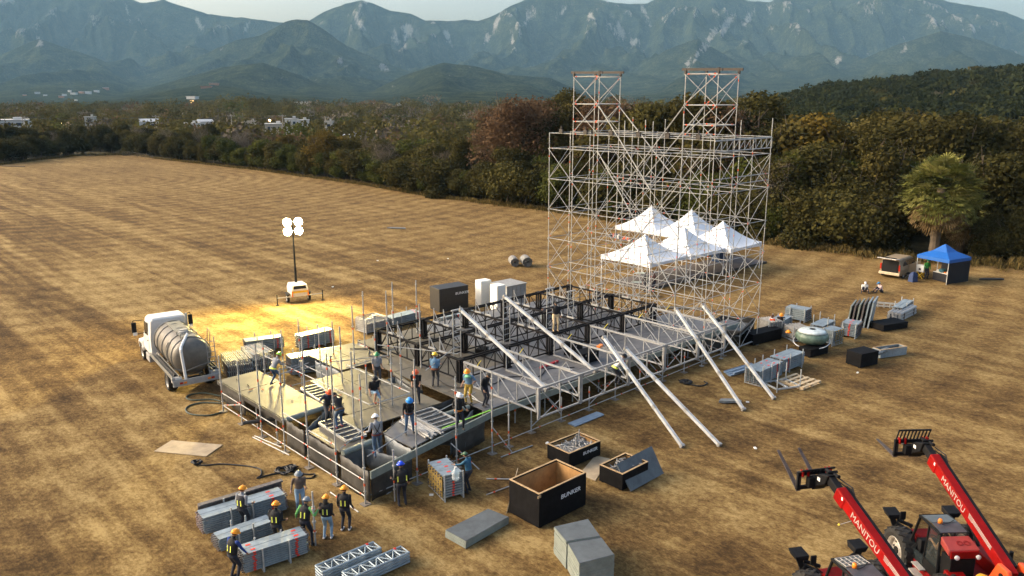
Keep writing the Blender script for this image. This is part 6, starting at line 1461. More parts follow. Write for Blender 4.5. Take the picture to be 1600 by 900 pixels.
    if tall_grate is False:
        m = MB(); [m.tube((x0+.08, y, zt+.11-.1*max(0, y)), (x1-.04, y, zt+.11-.1*max(0, y)), .012) for y in np.linspace(.08, .58, 4)]; [m.tube((x, .05, zt+.11), (x, .6, zt+.04), .012) for x in np.linspace(x0+.1, x1-.06, 6)]; m.build('roof_guard', M_silver, t)
    m = MB(); m.path([(x0+.3, -.15, zt+.12), (x0+.55, -.1, zt+.14), (x1-.1, .1, zt+.12)], .012); m.build('wiper', M_blackpl, t)
    m = MB(); m.lathe([(.07, 0), (.07, .07), (.055, .13), (.01, .15)], (x0+.30, -.02, zt+.10), 'Z', 14); m.build('beacon', M_amber, t, smooth=True)
    for nm, a in (('windscreen', [(x0+.02, yF, 1.14), (x1-.02, yF, 1.14), (x1-.04, rF, zt-.02), (x0+.08, rF, zt-.02)]), ('rear_window', [(x0+.02, yR, 1.14), (x1-.02, yR, 1.14), (x1-.04, rR, zt-.02), (x0+.08, rR, zt-.02)])):
        m = MB(); m.add(a, [(0, 1, 2, 3)]); o = m.build(nm, M_gl, t)
    m = MB(); m.add([(x0+.005, yR, 1.14), (x0+.005, .1, 1.05), (x0+.05, .08, zt-.05), (x0+.065, rR, zt-.05)], [(0, 1, 2, 3)]); m.build('side_window', M_gl, t)
    m = MB(); m.add([(x0-.005, .14, .62), (x0-.005, yF-.02, .9), (x0-.005, yF-.02, 1.2), (x0-.005, .14, 1.25)], [(0, 1, 2, 3)]); m.build('lower_door_glass', M_gl, t)
    m = MB(); m.add([(x0-.01, yR-.02, .62), (x0-.01, .1, .62), (x0-.02, .1, 1.25), (x0-.02, yR-.02, 1.25)], [(0, 1, 2, 3)]); dd = m.build('door', M_mach, t)
    # inside: seat, wheel, dash
    m = MB(); m.box((-.67, -.22, 1.28), (.5, .5, .14)); m.loft([[(-.90, -.52, 1.3), (-.44, -.52, 1.3), (-.44, -.40, 1.3), (-.90, -.40, 1.3)], [(-.87, -.62, 1.95), (-.47, -.62, 1.95), (-.47, -.50, 1.95), (-.87, -.50, 1.95)]]); m.build('seat', M_blackpl, t, bevel=.03)
    m = MB(); m.loft([[(-1.0, .55, 1.1), (-.3, .55, 1.1), (-.3, .9, 1.1), (-1.0, .9, 1.1)], [(-.95, .62, 1.5), (-.35, .62, 1.5), (-.35, .9, 1.45), (-.95, .9, 1.45)]]); m.build('dashboard', M_blackpl, t, bevel=.02)
    m = MB(); c = Vector((-.67, .42, 1.62)); ax = Vector((0, -.5, .86)).normalized(); u_ = Vector((1, 0, 0)); v_ = ax.cross(u_); ring = [c+u_*.19*math.cos(a)+v_*.19*math.sin(a) for a in np.linspace(0, 2*math.pi, 17)]; m.path(ring, .018); [m.tube(c, c+u_*.19*math.cos(a)+v_*.19*math.sin(a), .012) for a in (0, 2.1, 4.2)]; m.tube(c, c-ax*.3, .03); m.build('steering_wheel', M_blackpl, t)
    # red counterweight cover behind the cab with two ring emblems and rear lamps
    m = MB(); m.loft([[(x0+.03, -.56, 2.10), (x1+.0, -.56, 2.10), (x1, -.56, 2.36), (x0+.03, -.56, 2.36)], [(x0-.02, -1.12, 2.0), (x1+.04, -1.12, 2.0), (x1+.04, -1.12, 2.20), (x0-.02, -1.12, 2.20)]]); m.build('rear_cover', M_rdfade, t, bevel=.03)
    m = MB(); m.box(((x0+x1)/2, -1.14, 2.06), (x1-x0-.04, .06, .24)); m.build('cover_edge', M_rd, t, bevel=.02)
    tilt = math.atan2(2.36-2.10, .86)
    for dx in (-.11, .11):
        m = MB(); c = Vector(((x0+x1)/2+.1+dx, -.86, 2.295)); 
        for k in range(20):
            a, b_ = 2*math.pi*k/20, 2*math.pi*(k+1)/20; f = lambda a_, r: c+Vector((r*math.cos(a_), r*.95*math.sin(a_), r*math.sin(a_)*.285)); m.add([f(a, .055), f(a, .095), f(b_, .095), f(b_, .055)], [(0, 1, 2, 3)])
        o = m.build('ring_emblem', mat('dark_red_emblem', (.22, .012, .01), .5), t); s_ = o.modifiers.new('t', 'SOLIDIFY'); s_.thickness = .008
    for x in (x0+.2, x1-.05): m = MB(); m.lathe([(.07, 0), (.075, -.05), (.02, -.07)], (x, -1.17, 2.0), 'Y', 12); m.build('work_lamp', M_lens, t)
    m = MB(); m.box(((x0+x1)/2, -.88, 1.5), (x1-x0-.14, .5, .8)); m.build('radiator_box', M_mach, t, bevel=.02)
    m = MB(); m.loft([[(x0-.02, -2.0, .8), (x0+.5, -2.0, .8), (x0+.5, -2.0, 1.35), (x0-.02, -2.0, 1.35)], [(x0-.04, -1.0, .75), (x0+.5, -1.0, .75), (x0+.5, -1.0, 1.5), (x0-.04, -1.0, 1.5)]]); m.build('rear_panel', M_rd, t, bevel=.03)
    # engine cover on the right
    m = MB(); m.loft([[(.55, -1.1, .7), (1.12, -1.1, .7), (1.12, -1.1, 1.35), (.55, -1.1, 1.5)], [(.55, .8, .7), (1.12, .8, .7), (1.12, .8, 1.3), (.55, .8, 1.45)]]); m.build('engine_cover', M_rd, t, bevel=.05)
    m = MB(); m.tube((.95, -.95, 1.3), (.95, -.95, 2.0), .06, n=10); m.build('exhaust', M_mach, t)
    # boom
    xb = .0; P0 = Vector((xb, -2.35, 2.05)); a = R(el); D = Vector((0, math.cos(a), math.sin(a))); UP = Vector((0, -math.sin(a), math.cos(a)))
    def boxbeam(s0, s1, w_, h, off=0.0):
        r0 = [P0+D*s0+Vector((dx, 0, 0))+UP*dz for dx, dz in ((-w_/2, -h/2+off), (w_/2, -h/2+off), (w_/2, h/2+off), (-w_/2, h/2+off))]; return [r0, [p+D*(s1-s0) for p in r0]]
    m = MB(); m.loft(boxbeam(0, blen-.35, .28, .38)); m.build('boom', M_rd, t, bevel=.02)
    m = MB(); m.loft(boxbeam(blen-.62, blen-.12, .33, .45, -.03)); m.build('boom_collar', M_rd, t, bevel=.05)
    m = MB(); m.loft(boxbeam(blen-.12, blen+.42, .22, .28)); ib = m.build('inner_boom', M_mach, t, bevel=.02)
    m = MB(); m.loft([[p+Vector((.20, 0, 0))+UP*.10 for p in r] for r in boxbeam(.25, blen-.1, .11, .14)]); m.build('hose_track', M_mach, t, bevel=.01)
    m = MB(); q = P0+D*(blen-.5)+Vector((.30, 0, 0)); m.path([q, q+D*.25+UP*.16, q+D*.5+UP*.02, q+D*.8-UP*.1], .022); m.path([q+UP*.06, q+D*.25+UP*.24, q+D*.6+UP*.1, q+D*.85], .022); m.build('hydraulic_hose', M_rubber, t)
    # rear boom support casting
    m = MB(); m.side([(-2.75, 1.0), (-1.9, 1.0), (-1.75, 1.7), (-2.05, 2.35), (-2.5, 2.35), (-2.8, 1.8)], -.29, -.15); m.side([(-2.75, 1.0), (-1.9, 1.0), (-1.75, 1.7), (-2.05, 2.35), (-2.5, 2.35), (-2.8, 1.8)], .35, .49); m.build('boom_bracket', M_orr, t, bevel=.03)
    m = MB(); m.tube((-.33, -2.3, 2.08), (.53, -2.3, 2.08), .09, n=12); m.build('pivot_pin', M_mach, t)
    m = MB(); m.path([(.45, -2.6, 1.9), (.78, -2.5, 2.2), (.73, -2.1, 2.15), (.51, -1.9, 2.0)], .035); m.build('red_hose', M_rd, t)
    m = MB(); m.tube((xb, -.6, 1.15), P0+D*2.2-UP*.24, .085, n=10); m.tube(P0+D*1.5-UP*.5, P0+D*2.2-UP*.24, .05, n=8); m.build('lift_cylinder', M_mach, t)
    # letters and stripes on the boom's left face
    Mrot = Matrix((-D, UP, Vector((-1, 0, 0)))).transposed()       # reads from the tip down the boom on the left face
    text('lettering', 'MANITOU', .31, M_silver, t, P0+D*(blen-1.72)+Vector((-.142, 0, 0))-UP*.0, Mrot.to_euler(), .004, 1.0, 0, 0)
    m = MB()
    for k in range(4):
        z = .16-.045*k; o = .055*k; A_ = P0+D*(blen-2.85-o*.2)+UP*z+Vector((-.146, 0, 0)); m.beam(A_+D*.0-UP*.0, A_-D*(.0)+D*.22, .004, .018, up=UP)
        if k < 3: B0 = P0+D*(blen-2.86)+UP*(.16-.05*k)+Vector((-.146, 0, 0)); m.beam(B0, B0-D*1.05-UP*.0+UP*0, .004, .026, up=UP)
    m.build('stripe', M_silver, t)
    m = MB(); m.box(P0+D*(blen-.5)+Vector((-.17, 0, 0))+UP*.1, (.006, .06, .1)); m.build('white_marker', M_lens, t)
    # drooping headstock, carriage and forks
    T = P0+D*(blen+.35); m = MB(); m.loft([[T+Vector((dx, 0, 0))+UP*dz for dx, dz in ((-.17, -.2), (.17, -.2), (.17, .2), (-.17, .2))], [T+Vector((dx, .38, -.16+dz)) for dx, dz in ((-.2, -.22), (.2, -.22), (.2, .2), (-.2, .2))], [T+Vector((dx, .62, -.34+dz)) for dx, dz in ((-.24, -.3), (.24, -.3), (.24, .2), (-.24, .2))]]); m.build('headstock', M_mach, t, bevel=.03)
    m = MB(); m.tube(T+Vector((.12, -.2, .18)), T+Vector((.12, .5, .1)), .06, n=8); m.tube(T+Vector((-.1, .1, .2)), T+Vector((.26, .1, .2)), .05); m.build('tilt_cylinder', M_mach, t)
    m = MB(); m.box(T+Vector((-.205, .34, -.12)), (.01, .14, .12)); m.build('white_marker', M_lens, t)
    K = T+Vector((-.12, .68, -.30)); m = MB()
    for z in (-.26, .22): m.box(K+Vector((0, .05, z)), (1.22, .09, .13))
    for x in (-.58, .58, -.2, .2): m.box(K+Vector((x, .02, 0)), (.07, .08, .5))
    m.box(K+Vector((0, -.10, -.02)), (.62, .2, .34)); m.build('carriage', M_mach, t, bevel=.012)
    m = MB(); gh = .42 if tall_grate else .16
    for x in np.linspace(-.56, .56, 10): m.beam(K+Vector((x, .04, .27)), K+Vector((x, .02-(.12 if tall_grate else .2), .27+gh)), .035, .035)
    m.beam(K+Vector((-.58, .02-(.12 if tall_grate else .2), .27+gh)), K+Vector((.58, .02-(.12 if tall_grate else .2), .27+gh)), .05, .05); m.build('load_guard', M_mach, t)
    for x in (-.46, -.26, .40, .54): m = MB(); m.box(K+Vector((x, .0, .26)), (.05, .16, .22)); m.build('red_clamp', M_rd, t, bevel=.015)
    for x in (-.48, .30):
        m = MB(); m.beam(K+Vector((x, .13, .26)), K+Vector((x, .13, -.36)), .15, .06); m.loft([[K+Vector((x+dx, .10, -.38+dz)) for dx, dz in ((-.075, -.035), (.075, -.035), (.075, .035), (-.075, .035))], [K+Vector((x+dx*.7, 1.42, -.36+fork_roll+dz*.35)) for dx, dz in ((-.07, -.03), (.07, -.03), (.07, .03), (-.07, .03))]]); m.build('fork', M_iron, t)
    # raised front stabilisers and mirrors
    for s in (-1, 1):
        m = MB(); m.beam((s*.42, 2.05, .85), (s*.98, 2.22, 1.15), .20, .26); m.beam((s*.95, 2.22, 1.12), (s*1.10, 2.25, 1.5), .16, .18); m.tube((s*.4, 2.1, 1.15), (s*.9, 2.2, 1.35), .07); st_ = m.build('stabiliser', M_mach, t, bevel=.02)
        m = MB(); m.loft([[(s*1.02-.2, 2.10, 1.42), (s*1.02+.2, 2.10, 1.42), (s*1.02+.2, 2.5, 1.46), (s*1.02-.2, 2.5, 1.46)], [(s*1.06-.24, 2.08, 1.60), (s*1.06+.24, 2.08, 1.60), (s*1.06+.24, 2.55, 1.66), (s*1.06-.24, 2.55, 1.66)]]); m.build('foot_pad', M_mach, st_, bevel=.02)
    m = MB(); m.path([(x0, .95, 1.75), (x0-.28, 1.0, 2.0), (x0-.3, 1.0, 2.15)], .018); mm = m.build('mirror', M_mach, t); m = MB(); m.box((x0-.32, 1.0, 2.2), (.2, .06, .3)); m.build('mirror_head', M_mach, mm, bevel=.03)
    m = MB(); m.path([(1.1, -1.2, 1.3), (1.25, -1.25, 1.9)], .02); mm = m.build('mirror', M_mach, t); m = MB(); m.box((1.25, -1.25, 2.0), (.18, .06, .26)); m.build('mirror_head', M_mach, mm, bevel=.03)
    
    if not tall_grate: m = MB(); m.tube((xb-.14, 1.2, 3.2), (xb-.5, 1.25, 3.1), .012, mi=0); m.ball((xb-.52, 1.25, 3.1), .035, 1); m.build('level_rod', [M_silver, M_yellow], t)
    m = MB(); m.loft([[(-.55, -2.1, 1.42), (-.25, -2.15, 1.45), (-.2, -1.8, 1.5), (-.5, -1.75, 1.5)], [(-.45, -2.05, 1.62), (-.3, -2.1, 1.66), (-.25, -1.9, 1.85), (-.42, -1.85, 1.7)]]); 
    return t
T2 = telehandler((14.34, 22.885), R(3), 'red telehandler with an operator in its cab, right of the two', 20.6, 4.85, .05, True)
T1 = telehandler((10.59, 20.57), R(13), 'red telehandler cut by the bottom edge, left of the two', 20.6, 4.85, .78, False)
bT = Matrix.Rotation(R(3), 3, 'Z'); c = Vector((14.34, 22.885, 0))+bT@Vector((-.45, -1.75, 1.44))
m = MB(); m.ball((0, 0, .06), (.26, .20, .16), 0, 16, 12)
m.v = [(x*(1+.45*math.sin(7*y+9*z)), y*(1+.4*math.sin(11*x+5*z)), max(z*(1+.5*math.sin(8*x+6*y+1)), 0)) for x, y, z in m.v]; tag(m.build('yellow_jacket', mat('yellow_cloth', (.60, .29, .02), .85, var=.25), loc=c, smooth=True), 'crumpled yellow cloth lying on the rear of the right telehandler', 'cloth')
# ================================================================== PEOPLE
M_skin = mat('brown_skin', (.30, .165, .10), .6, var=.15, scale=10)
M_hair = mat('dark_hair', (.012, .009, .008), .6)
def cloth(name, c): return mat(name, c, .85, var=.22, scale=7)
C_black = cloth('black_shirt', (.010, .010, .012)); C_grey = cloth('grey_shirt', (.24, .25, .27)); C_blue = cloth('blue_shirt', (.11, .21, .33)); C_navy = cloth('navy_trousers', (.018, .02, .03))
C_jeans = cloth('blue_jeans', (.045, .085, .15)); C_ljeans = cloth('pale_jeans', (.20, .30, .40)); C_tan = cloth('tan_trousers', (.55, .42, .25)); C_white = cloth('white_jacket', (.60, .60, .58)); C_royal = cloth('royal_blue_jacket', (.015, .045, .22)); C_teal = cloth('teal_shirt', (.02, .09, .16)); C_camo = cloth('brown_camo', (.13, .095, .075)); C_yel = cloth('mustard_trousers', (.40, .27, .05)); C_orange = cloth('orange_vest_cloth', (.75, .10, .02)); C_pink = cloth('pale_pink_shirt', (.55, .40, .38)); C_dkgrey = cloth('dark_grey_trousers', (.05, .05, .055)); C_green = cloth('green_scarf', (.18, .50, .30)); C_brown = cloth('tan_jacket', (.42, .24, .11)); C_dgreen = cloth('green_sleeve', (.10, .30, .08)); C_vest = cloth('black_vest', (.012, .012, .014))
M_shoe = mat('dark_boots', (.022, .018, .016), .6); M_wshoe = mat('white_shoes', (.6, .58, .56), .6); M_rshoe = mat('red_boots', (.25, .03, .03), .6)
M_hiviz = mat('yellow_reflective', (.75, .80, .12), .4, var=.05)
def helmet_mat(n, c): return mat(n, c, .3, var=.06, scale=4)
HELM = {'orange': helmet_mat('orange_helmet', (.88, .27, .012)), 'white': helmet_mat('white_helmet', (.75, .75, .74)), 'blue': helmet_mat('blue_helmet', (.02, .22, .60)), 'royal': helmet_mat('royal_helmet', (.01, .06, .65)), 'yellow': helmet_mat('yellow_helmet', (.80, .50, .02)), 'green': helmet_mat('green_helmet', (.015, .20, .08)), 'lime': helmet_mat('lime_helmet', (.35, .70, .08)), 'grey': helmet_mat('grey_helmet', (.17, .20, .23)), 'red': helmet_mat('red_orange_helmet', (.75, .10, .02)), 'black': helmet_mat('black_helmet', (.012, .012, .014))}
def ik(a, b, l1, l2, hint):
    a, b = np.array(a, float), np.array(b, float); d = b-a; L_ = np.linalg.norm(d); mx = (l1+l2)*.998
    if L_ > mx: b = a+d/L_*mx; d = b-a; L_ = mx
    x = (l1*l1-l2*l2+L_*L_)/(2*L_); h = math.sqrt(max(l1*l1-x*x, 0)); u = d/L_; hint = np.array(hint, float); p = hint-u*(hint@u); p /= max(np.linalg.norm(p), 1e-6)
    return a+u*x+p*h, b
def person(loc, rz, label, pel=(0, 0, .93), lean=4, turn=0, side=0, hl=(-.27, .10, .86), hr=(.27, .10, .86), fl=(-.12, 0, .09), fr=(.12, .04, .09), top=None, legs=None, shoe=None, helm=None, cap=None, vest=None, shorts=False, short_sleeve=False, harness=False, hair=False, nod=10, scale=1.0, stripes=(-.07, .07), knee=(0, 1, 0), elb=(0, -1, -.35), scarf=None, belt=None, sleeve=None, z=None):
    top = top or C_black; legs = legs or C_navy; shoe = shoe or M_shoe
    zz = loc[2] if z is None else z
    t = empty('person', (loc[0], loc[1], zz), rz, label, 'person'); t.scale = (scale*1.10, scale*1.10, scale)
    pel = np.array(pel, float); ln = R(lean); tw_ = R(turn); sd_ = R(side)
    up = np.array([math.sin(sd_), math.sin(ln)*math.cos(sd_), math.cos(ln)*math.cos(sd_)]); sh_ax = np.array([math.cos(tw_), math.sin(tw_), 0]); sh_ax -= up*(sh_ax@up); sh_ax /= np.linalg.norm(sh_ax); fwd = np.cross(up, sh_ax)
    hip_ax = np.array([1., 0, 0])
    chest = pel+up*.36; neck = pel+up*.53; nd = R(nod); hd_up = up*math.cos(nd)*.9+np.array([0, 0, .1])+fwd*math.sin(nd)*.5; hd_up /= np.linalg.norm(hd_up); hf = fwd-hd_up*(fwd@hd_up); hf /= np.linalg.norm(hf)
    head = neck+hd_up*.16+hf*.025
    shL, shR = pel+up*.475-sh_ax*.185, pel+up*.475+sh_ax*.185; hpL, hpR = pel-hip_ax*.095-up*.03, pel+hip_ax*.095-up*.03
    toW = lambda h: h
    eL, wL = ik(shL, hl, .29, .26, elb if not isinstance(elb[0], (tuple, list)) else elb[0]); eR, wR = ik(shR, hr, .29, .26, elb if not isinstance(elb[0], (tuple, list)) else elb[1])
    kL, aL = ik(hpL, fl, .44, .42, knee); kR, aR = ik(hpR, fr, .44, .42, knee)
    m = MB(); segs = []
    def seg(a, b, r1, r2, tagn, n=10):
        a, b = np.array(a), np.array(b); m.tube(a, b, r1, r2, 0, n); m.ball(tuple(a), r1*.99, 0, n, 6); m.ball(tuple(b), r2*.99, 0, n, 6); segs.append((a, b, r1, r2, tagn))
    st_ = [(-.10, .150, .105, 'legs'), (.0, .168, .120, 'legs'), (.08, .160, .112, 'top'), (.18, .150, .104, 'top'), (.30, .172, .118, 'top'), (.42, .182, .115, 'top'), (.49, .150, .088, 'top'), (.535, .065, .06, 'top')]
    rings = []
    for h, a, b, _ in st_:
        f = np.clip(h/.4, 0, 1); ax = hip_ax*(1-f)+sh_ax*f; ax /= np.linalg.norm(ax); fw = np.cross(up, ax)
        rings.append([tuple(pel+up*h+ax*a*math.cos(q)+fw*b*math.sin(q)) for q in np.linspace(0, 2*math.pi, 15)[:-1]])
    m.loft(rings); segs.append((pel+up*.10, pel+up*.50, .14, .14, 'top')); segs.append((pel-up*.08, pel+up*.02, .15, .15, 'legs'))
    seg(neck-up*.02, neck+hd_up*.08, .055, .05, 'skin'); 
    m.ball((0, 0, 0), 1, 0, 14, 10); k = len(m.v)-14*11
    rot = np.stack([np.cross(hf, hd_up), hf, hd_up], 1)
    for i in range(k, len(m.v)):
        v = np.array(m.v[i])*np.array([.076, .096, .122]); 
        if v[2] < -.04: v[0] *= 1+(v[2]+.04)*2.8
        m.v[i] = tuple(head+rot@v)
    segs.append((head-hd_up*.03, head+hd_up*.03, .085, .085, 'skin'))
    m.tube(head+hf*.085+hd_up*.012, head+hf*.118-hd_up*.022, .010, .016, 0, 6)                       # nose
    for s in (-1, 1): m.ball(tuple(head+np.cross(hf, hd_up)*s*.078-hd_up*.005), .024, 0, 6, 5)         # ears
    arm = 'sleeve' if sleeve else 'top'
    for S, E_, W in ((shL, eL, wL), (shR, eR, wR)):
        seg(S, E_, .062, .046, arm); seg(E_, W, .046, .031, 'skin' if short_sleeve else arm)
        hd_ = W-E_; hd_ /= np.linalg.norm(hd_); seg(W, W+hd_*.085, .036, .034, 'skin', 8)
    for Hp, K, A in ((hpL, kL, aL), (hpR, kR, aR)):
        seg(Hp, K, .095, .062, 'legs', 12); seg(K, A, .062, .042, 'skin' if shorts else 'legs')
        f = K-A; f = np.array([0, 1, 0])*.8+np.array([f[0], f[1], 0])*.6; f[2] = 0; f /= max(np.linalg.norm(f), 1e-6); seg(A-np.array([0, 0, .045])-f*.03, A-np.array([0, 0, .05])+f*.15, .046, .038, 'shoe', 8)
    me0 = bpy.data.meshes.new('tmp'); me0.from_pydata(m.v, [], m.f); o0 = bpy.data.objects.new('tmp', me0); col.objects.link(o0)
    rmod = o0.modifiers.new('r', 'REMESH'); rmod.mode = 'VOXEL'; rmod.voxel_size = .020; sm = o0.modifiers.new('s', 'SMOOTH'); sm.factor = .5; sm.iterations = 3
    dg = bpy.context.evaluated_depsgraph_get(); me = bpy.data.meshes.new_from_object(o0.evaluated_get(dg)); bpy.data.objects.remove(o0); bpy.data.meshes.remove(me0)
    co = np.empty(len(me.vertices)*3); me.vertices.foreach_get('co', co); co = co.reshape(-1, 3)
    cen = np.empty(len(me.polygons)*3); me.polygons.foreach_get('center', cen); cen = cen.reshape(-1, 3)
    mats_ = {'top': 0, 'legs': 1, 'skin': 2, 'shoe': 3, 'sleeve': 4}; best = np.full(len(cen), 1e9); idx = np.zeros(len(cen), int)
    for a, b, r1, r2, tg in segs:
        d = b-a; u = np.clip(((cen-a)@d)/max(d@d, 1e-9), 0, 1); q = np.linalg.norm(cen-(a+u[:, None]*d), axis=1)-(r1+(r2-r1)*u); s_ = q < best; best = np.where(s_, q, best); idx = np.where(s_, mats_[tg], idx)
    # fingers: five tapered chains rooted in the palm, curled, joined into the same body mesh
    fm = MB()
    for E_, W, sgn in ((eL, wL, 1), (eR, wR, -1)):
        d = W-E_; d /= np.linalg.norm(d); x = np.cross(d, fwd); x = x/max(np.linalg.norm(x), 1e-6); pn = np.cross(x, d)
        for q, ln_ in ((-.027, .068), (-.009, .078), (.009, .073), (.026, .058)):
            p0 = W+d*.07+x*q; p1 = p0+d*ln_*.5+pn*.012; p2 = p1+d*ln_*.35+pn*.03; p3 = p2+d*ln_*.12+pn*.03; fm.tube(p0, p1, .0095, .009, 0, 5); fm.tube(p1, p2, .009, .008, 0, 5); fm.tube(p2, p3, .008, .006, 0, 5)
        p0 = W+d*.02+x*.03*sgn; p1 = p0+x*.028*sgn+d*.03+pn*.015; p2 = p1+d*.035+pn*.012; fm.tube(p0, p1, .011, .010, 0, 5); fm.tube(p1, p2, .010, .008, 0, 5)
    sx = np.cross(hf, hd_up)
    for s in (-1, 1): fm.ball(tuple(head+hf*.088+sx*s*.032+hd_up*.012), (.012, .010, .008), 1, 6, 4)   # eyes
    fm.beam(tuple(head+hf*.088-hd_up*.052-sx*.022), tuple(head+hf*.088-hd_up*.052+sx*.022), .012, .008, 2)   # mouth
    vs_ = co.tolist()+fm.v; n0 = len(co); fs_ = [tuple(p.vertices) for p in me.polygons]+[tuple(i+n0 for i in f) for f in fm.f]
    body = bpy.data.meshes.new('body'); body.from_pydata(vs_, [], fs_)
    for mm in (top, legs, M_skin, shoe, sleeve or top, M_hair, mat('lips', (.25, .09, .07), .5)): body.materials.append(mm)
    body.polygons.foreach_set('material_index', list(map(int, idx))+[{0: 2, 1: 5, 2: 6}[i] for i in fm.m]); body.polygons.foreach_set('use_smooth', [True]*len(fs_)); body.update(); bpy.data.meshes.remove(me)
    o = bpy.data.objects.new('body', body); col.objects.link(o); o.parent = t
    def headpt(v): return tuple(head+rot@np.array(v))
    def headobj(mb, name, mm): mb.v = [headpt(v) for v in mb.v]; return mb.build(name, mm, t, smooth=True)
    if helm:
        b = MB(); b.ball((0, -.005, .038), (.115, .138, .125), 0, 16, 6, .5, 1.0); b.lathe([(.118, .032), (.150, .028), (.150, .036), (.118, .05)], (0, .012, 0), 'Z', 18); b.loft([[(-.02, -.12, .10), (.02, -.12, .10), (.02, -.12, .115), (-.02, -.12, .115)], [(-.02, 0, .155), (.02, 0, .155), (.02, 0, .175), (-.02, 0, .175)], [(-.02, .12, .10), (.02, .12, .10), (.02, .12, .115), (-.02, .12, .115)]]); headobj(b, 'hard_hat', HELM[helm])
    if cap:
        b = MB(); b.ball((0, 0, .03), (.092, .112, .105), 0, 14, 6, .5, 1.0); b.loft([[(-.07, .09, .035), (.07, .09, .035), (.07, .09, .045), (-.07, .09, .045)], [(-.05, .19, .02), (.05, .19, .02), (.05, .19, .028), (-.05, .19, .028)]]); headobj(b, 'cap', cap)
    b = MB(); b.ball((0, -.02, .012), (.083, .094, .122), 0, 12, 6, .42, 1.0); headobj(b, 'hair', M_hair)
    if hair: b = MB(); b.ball((0, -.085, -.10), (.085, .05, .17), 0, 10, 8); headobj(b, 'long_hair', M_hair)
    def shell(h0, h1, grow, name, mm, arc=None):
        rr = []
        for h in np.linspace(h0, h1, 6):
            a = np.interp(h, [s_[0] for s_ in st_], [s_[1] for s_ in st_])+grow; bb = np.interp(h, [s_[0] for s_ in st_], [s_[2] for s_ in st_])+grow; f = np.clip(h/.4, 0, 1); ax = hip_ax*(1-f)+sh_ax*f; ax /= np.linalg.norm(ax); fw = np.cross(up, ax)
            rr.append([tuple(pel+up*h+ax*a*math.cos(q)+fw*bb*math.sin(q)) for q in np.linspace(0, 2*math.pi, 19)[:-1]])
        b = MB(); b.loft(rr); return b.build(name, mm, t, smooth=True)
    if vest is not None:
        shell(.04, .50, .022, 'vest', vest)
        for face in (-1, 1):
            for dx in stripes:
                b = MB()
                for h0, h1 in ((.12, .19), (.19, .26), (.26, .33)):
                    q = lambda h, e: tuple(pel+up*h+sh_ax*(dx+e)+fwd*face*(np.interp(h, [s_[0] for s_ in st_], [s_[2] for s_ in st_])*.93+.026))
                    b.add([q(h0, -.018), q(h0, .018), q(h1, .018), q(h1, -.018)], [(0, 1, 2, 3)])
                o_ = b.build('reflective_stripe', M_hiviz, t); sm = o_.modifiers.new('t', 'SOLIDIFY'); sm.thickness = .006
    if harness:
        b = MB()
        for s in (-1, 1): b.path([pel+up*.0+hip_ax*s*.13+fwd*-.09, pel+up*.2-sh_ax*s*.02-fwd*.125, pel+up*.40-sh_ax*s*.10-fwd*.125, pel+up*.50-sh_ax*s*.11, pel+up*.38-sh_ax*s*.10+fwd*.13, pel+up*.1-sh_ax*s*.06+fwd*.125], .016, n=5)
        b.build('harness', M_vestk, t)
        shell(-.03, .04, .02, 'tool_belt', belt or M_vestk)
    elif belt: shell(-.04, .05, .024, 'tool_belt', belt)
    if scarf: b = MB(); b.lathe([(.085, -.06), (.13, -.10), (.17, -.17), (.05, -.02)], n=14); b.v = [tuple(neck+np.array(v)+up*.06) for v in b.v]; b.build('scarf', scarf, t, smooth=True)
    if sleeve == 'none': pass
    return t
M_vestk = mat('dark_webbing', (.02, .018, .018), .7)
C_rbelt = cloth('maroon_belt', (.11, .025, .02))
def ground(px, py): return at(px, py, 0)
def deck(px, py, z=ZD+.03): return at(px, py, z)
R_ = lambda d: R(d)
# facing angle: 0 looks away from the camera, 180 towards it, 90 left
# crew around the near-left plank stacks
person(ground(381, 829), R_(-25), 'person in an orange helmet and grey hoodie between the plank stacks', top=C_grey, legs=C_navy, helm='orange', vest=cloth('charcoal_vest', (.03, .03, .035)), hl=(-.22, .22, 1.0), hr=(.20, .25, 1.02), nod=18)
person(ground(366, 905), R_(-35), 'person in an orange helmet and royal blue jacket reaching over the front plank stack', top=C_vest, sleeve=C_royal, legs=C_navy, helm='orange', vest=C_vest, hl=(-.2, .25, 1.0), hr=(.28, .34, .86), lean=10, nod=22)
person(ground(434, 856), R_(-8), 'person in an orange helmet and black vest behind the front plank stack', top=C_black, legs=C_navy, helm='orange', vest=C_vest, hl=(-.2, .24, 1.0), hr=(.22, .22, .98), nod=16)
person(ground(478, 850), R_(-20), 'person in a patterned grey helmet and green sleeves gripping an upright scaffold post', top=C_vest, sleeve=C_dgreen, legs=C_navy, helm='grey', vest=C_vest, hl=(-.34, .05, .95), hr=(.36, .28, 1.28), lean=12, fl=(-.14, -.05, .09), fr=(.24, .0, .09))
person(ground(512, 842), R_(-5), 'person with long hair in an orange helmet, black jacket and pale jeans', top=C_black, legs=C_ljeans, shoe=M_wshoe, helm='orange', vest=C_vest, hair=True, hl=(-.22, .12, .92), hr=(.22, .12, .92), scale=.97)
person(ground(540, 829), R_(-8), 'person all in black with an orange helmet beside the post at the stage corner', top=C_black, legs=C_navy, shoe=M_wshoe, helm='orange', vest=C_vest, hl=(-.26, .12, .9), hr=(.26, .12, .9))
person(ground(470, 798), R_(200), 'person in a grey helmet and brown camouflage shirt facing the camera', top=C_camo, legs=C_ljeans, helm='grey', hl=(-.2, .22, 1.12), hr=(.3, .12, .98), nod=16, scale=.98)
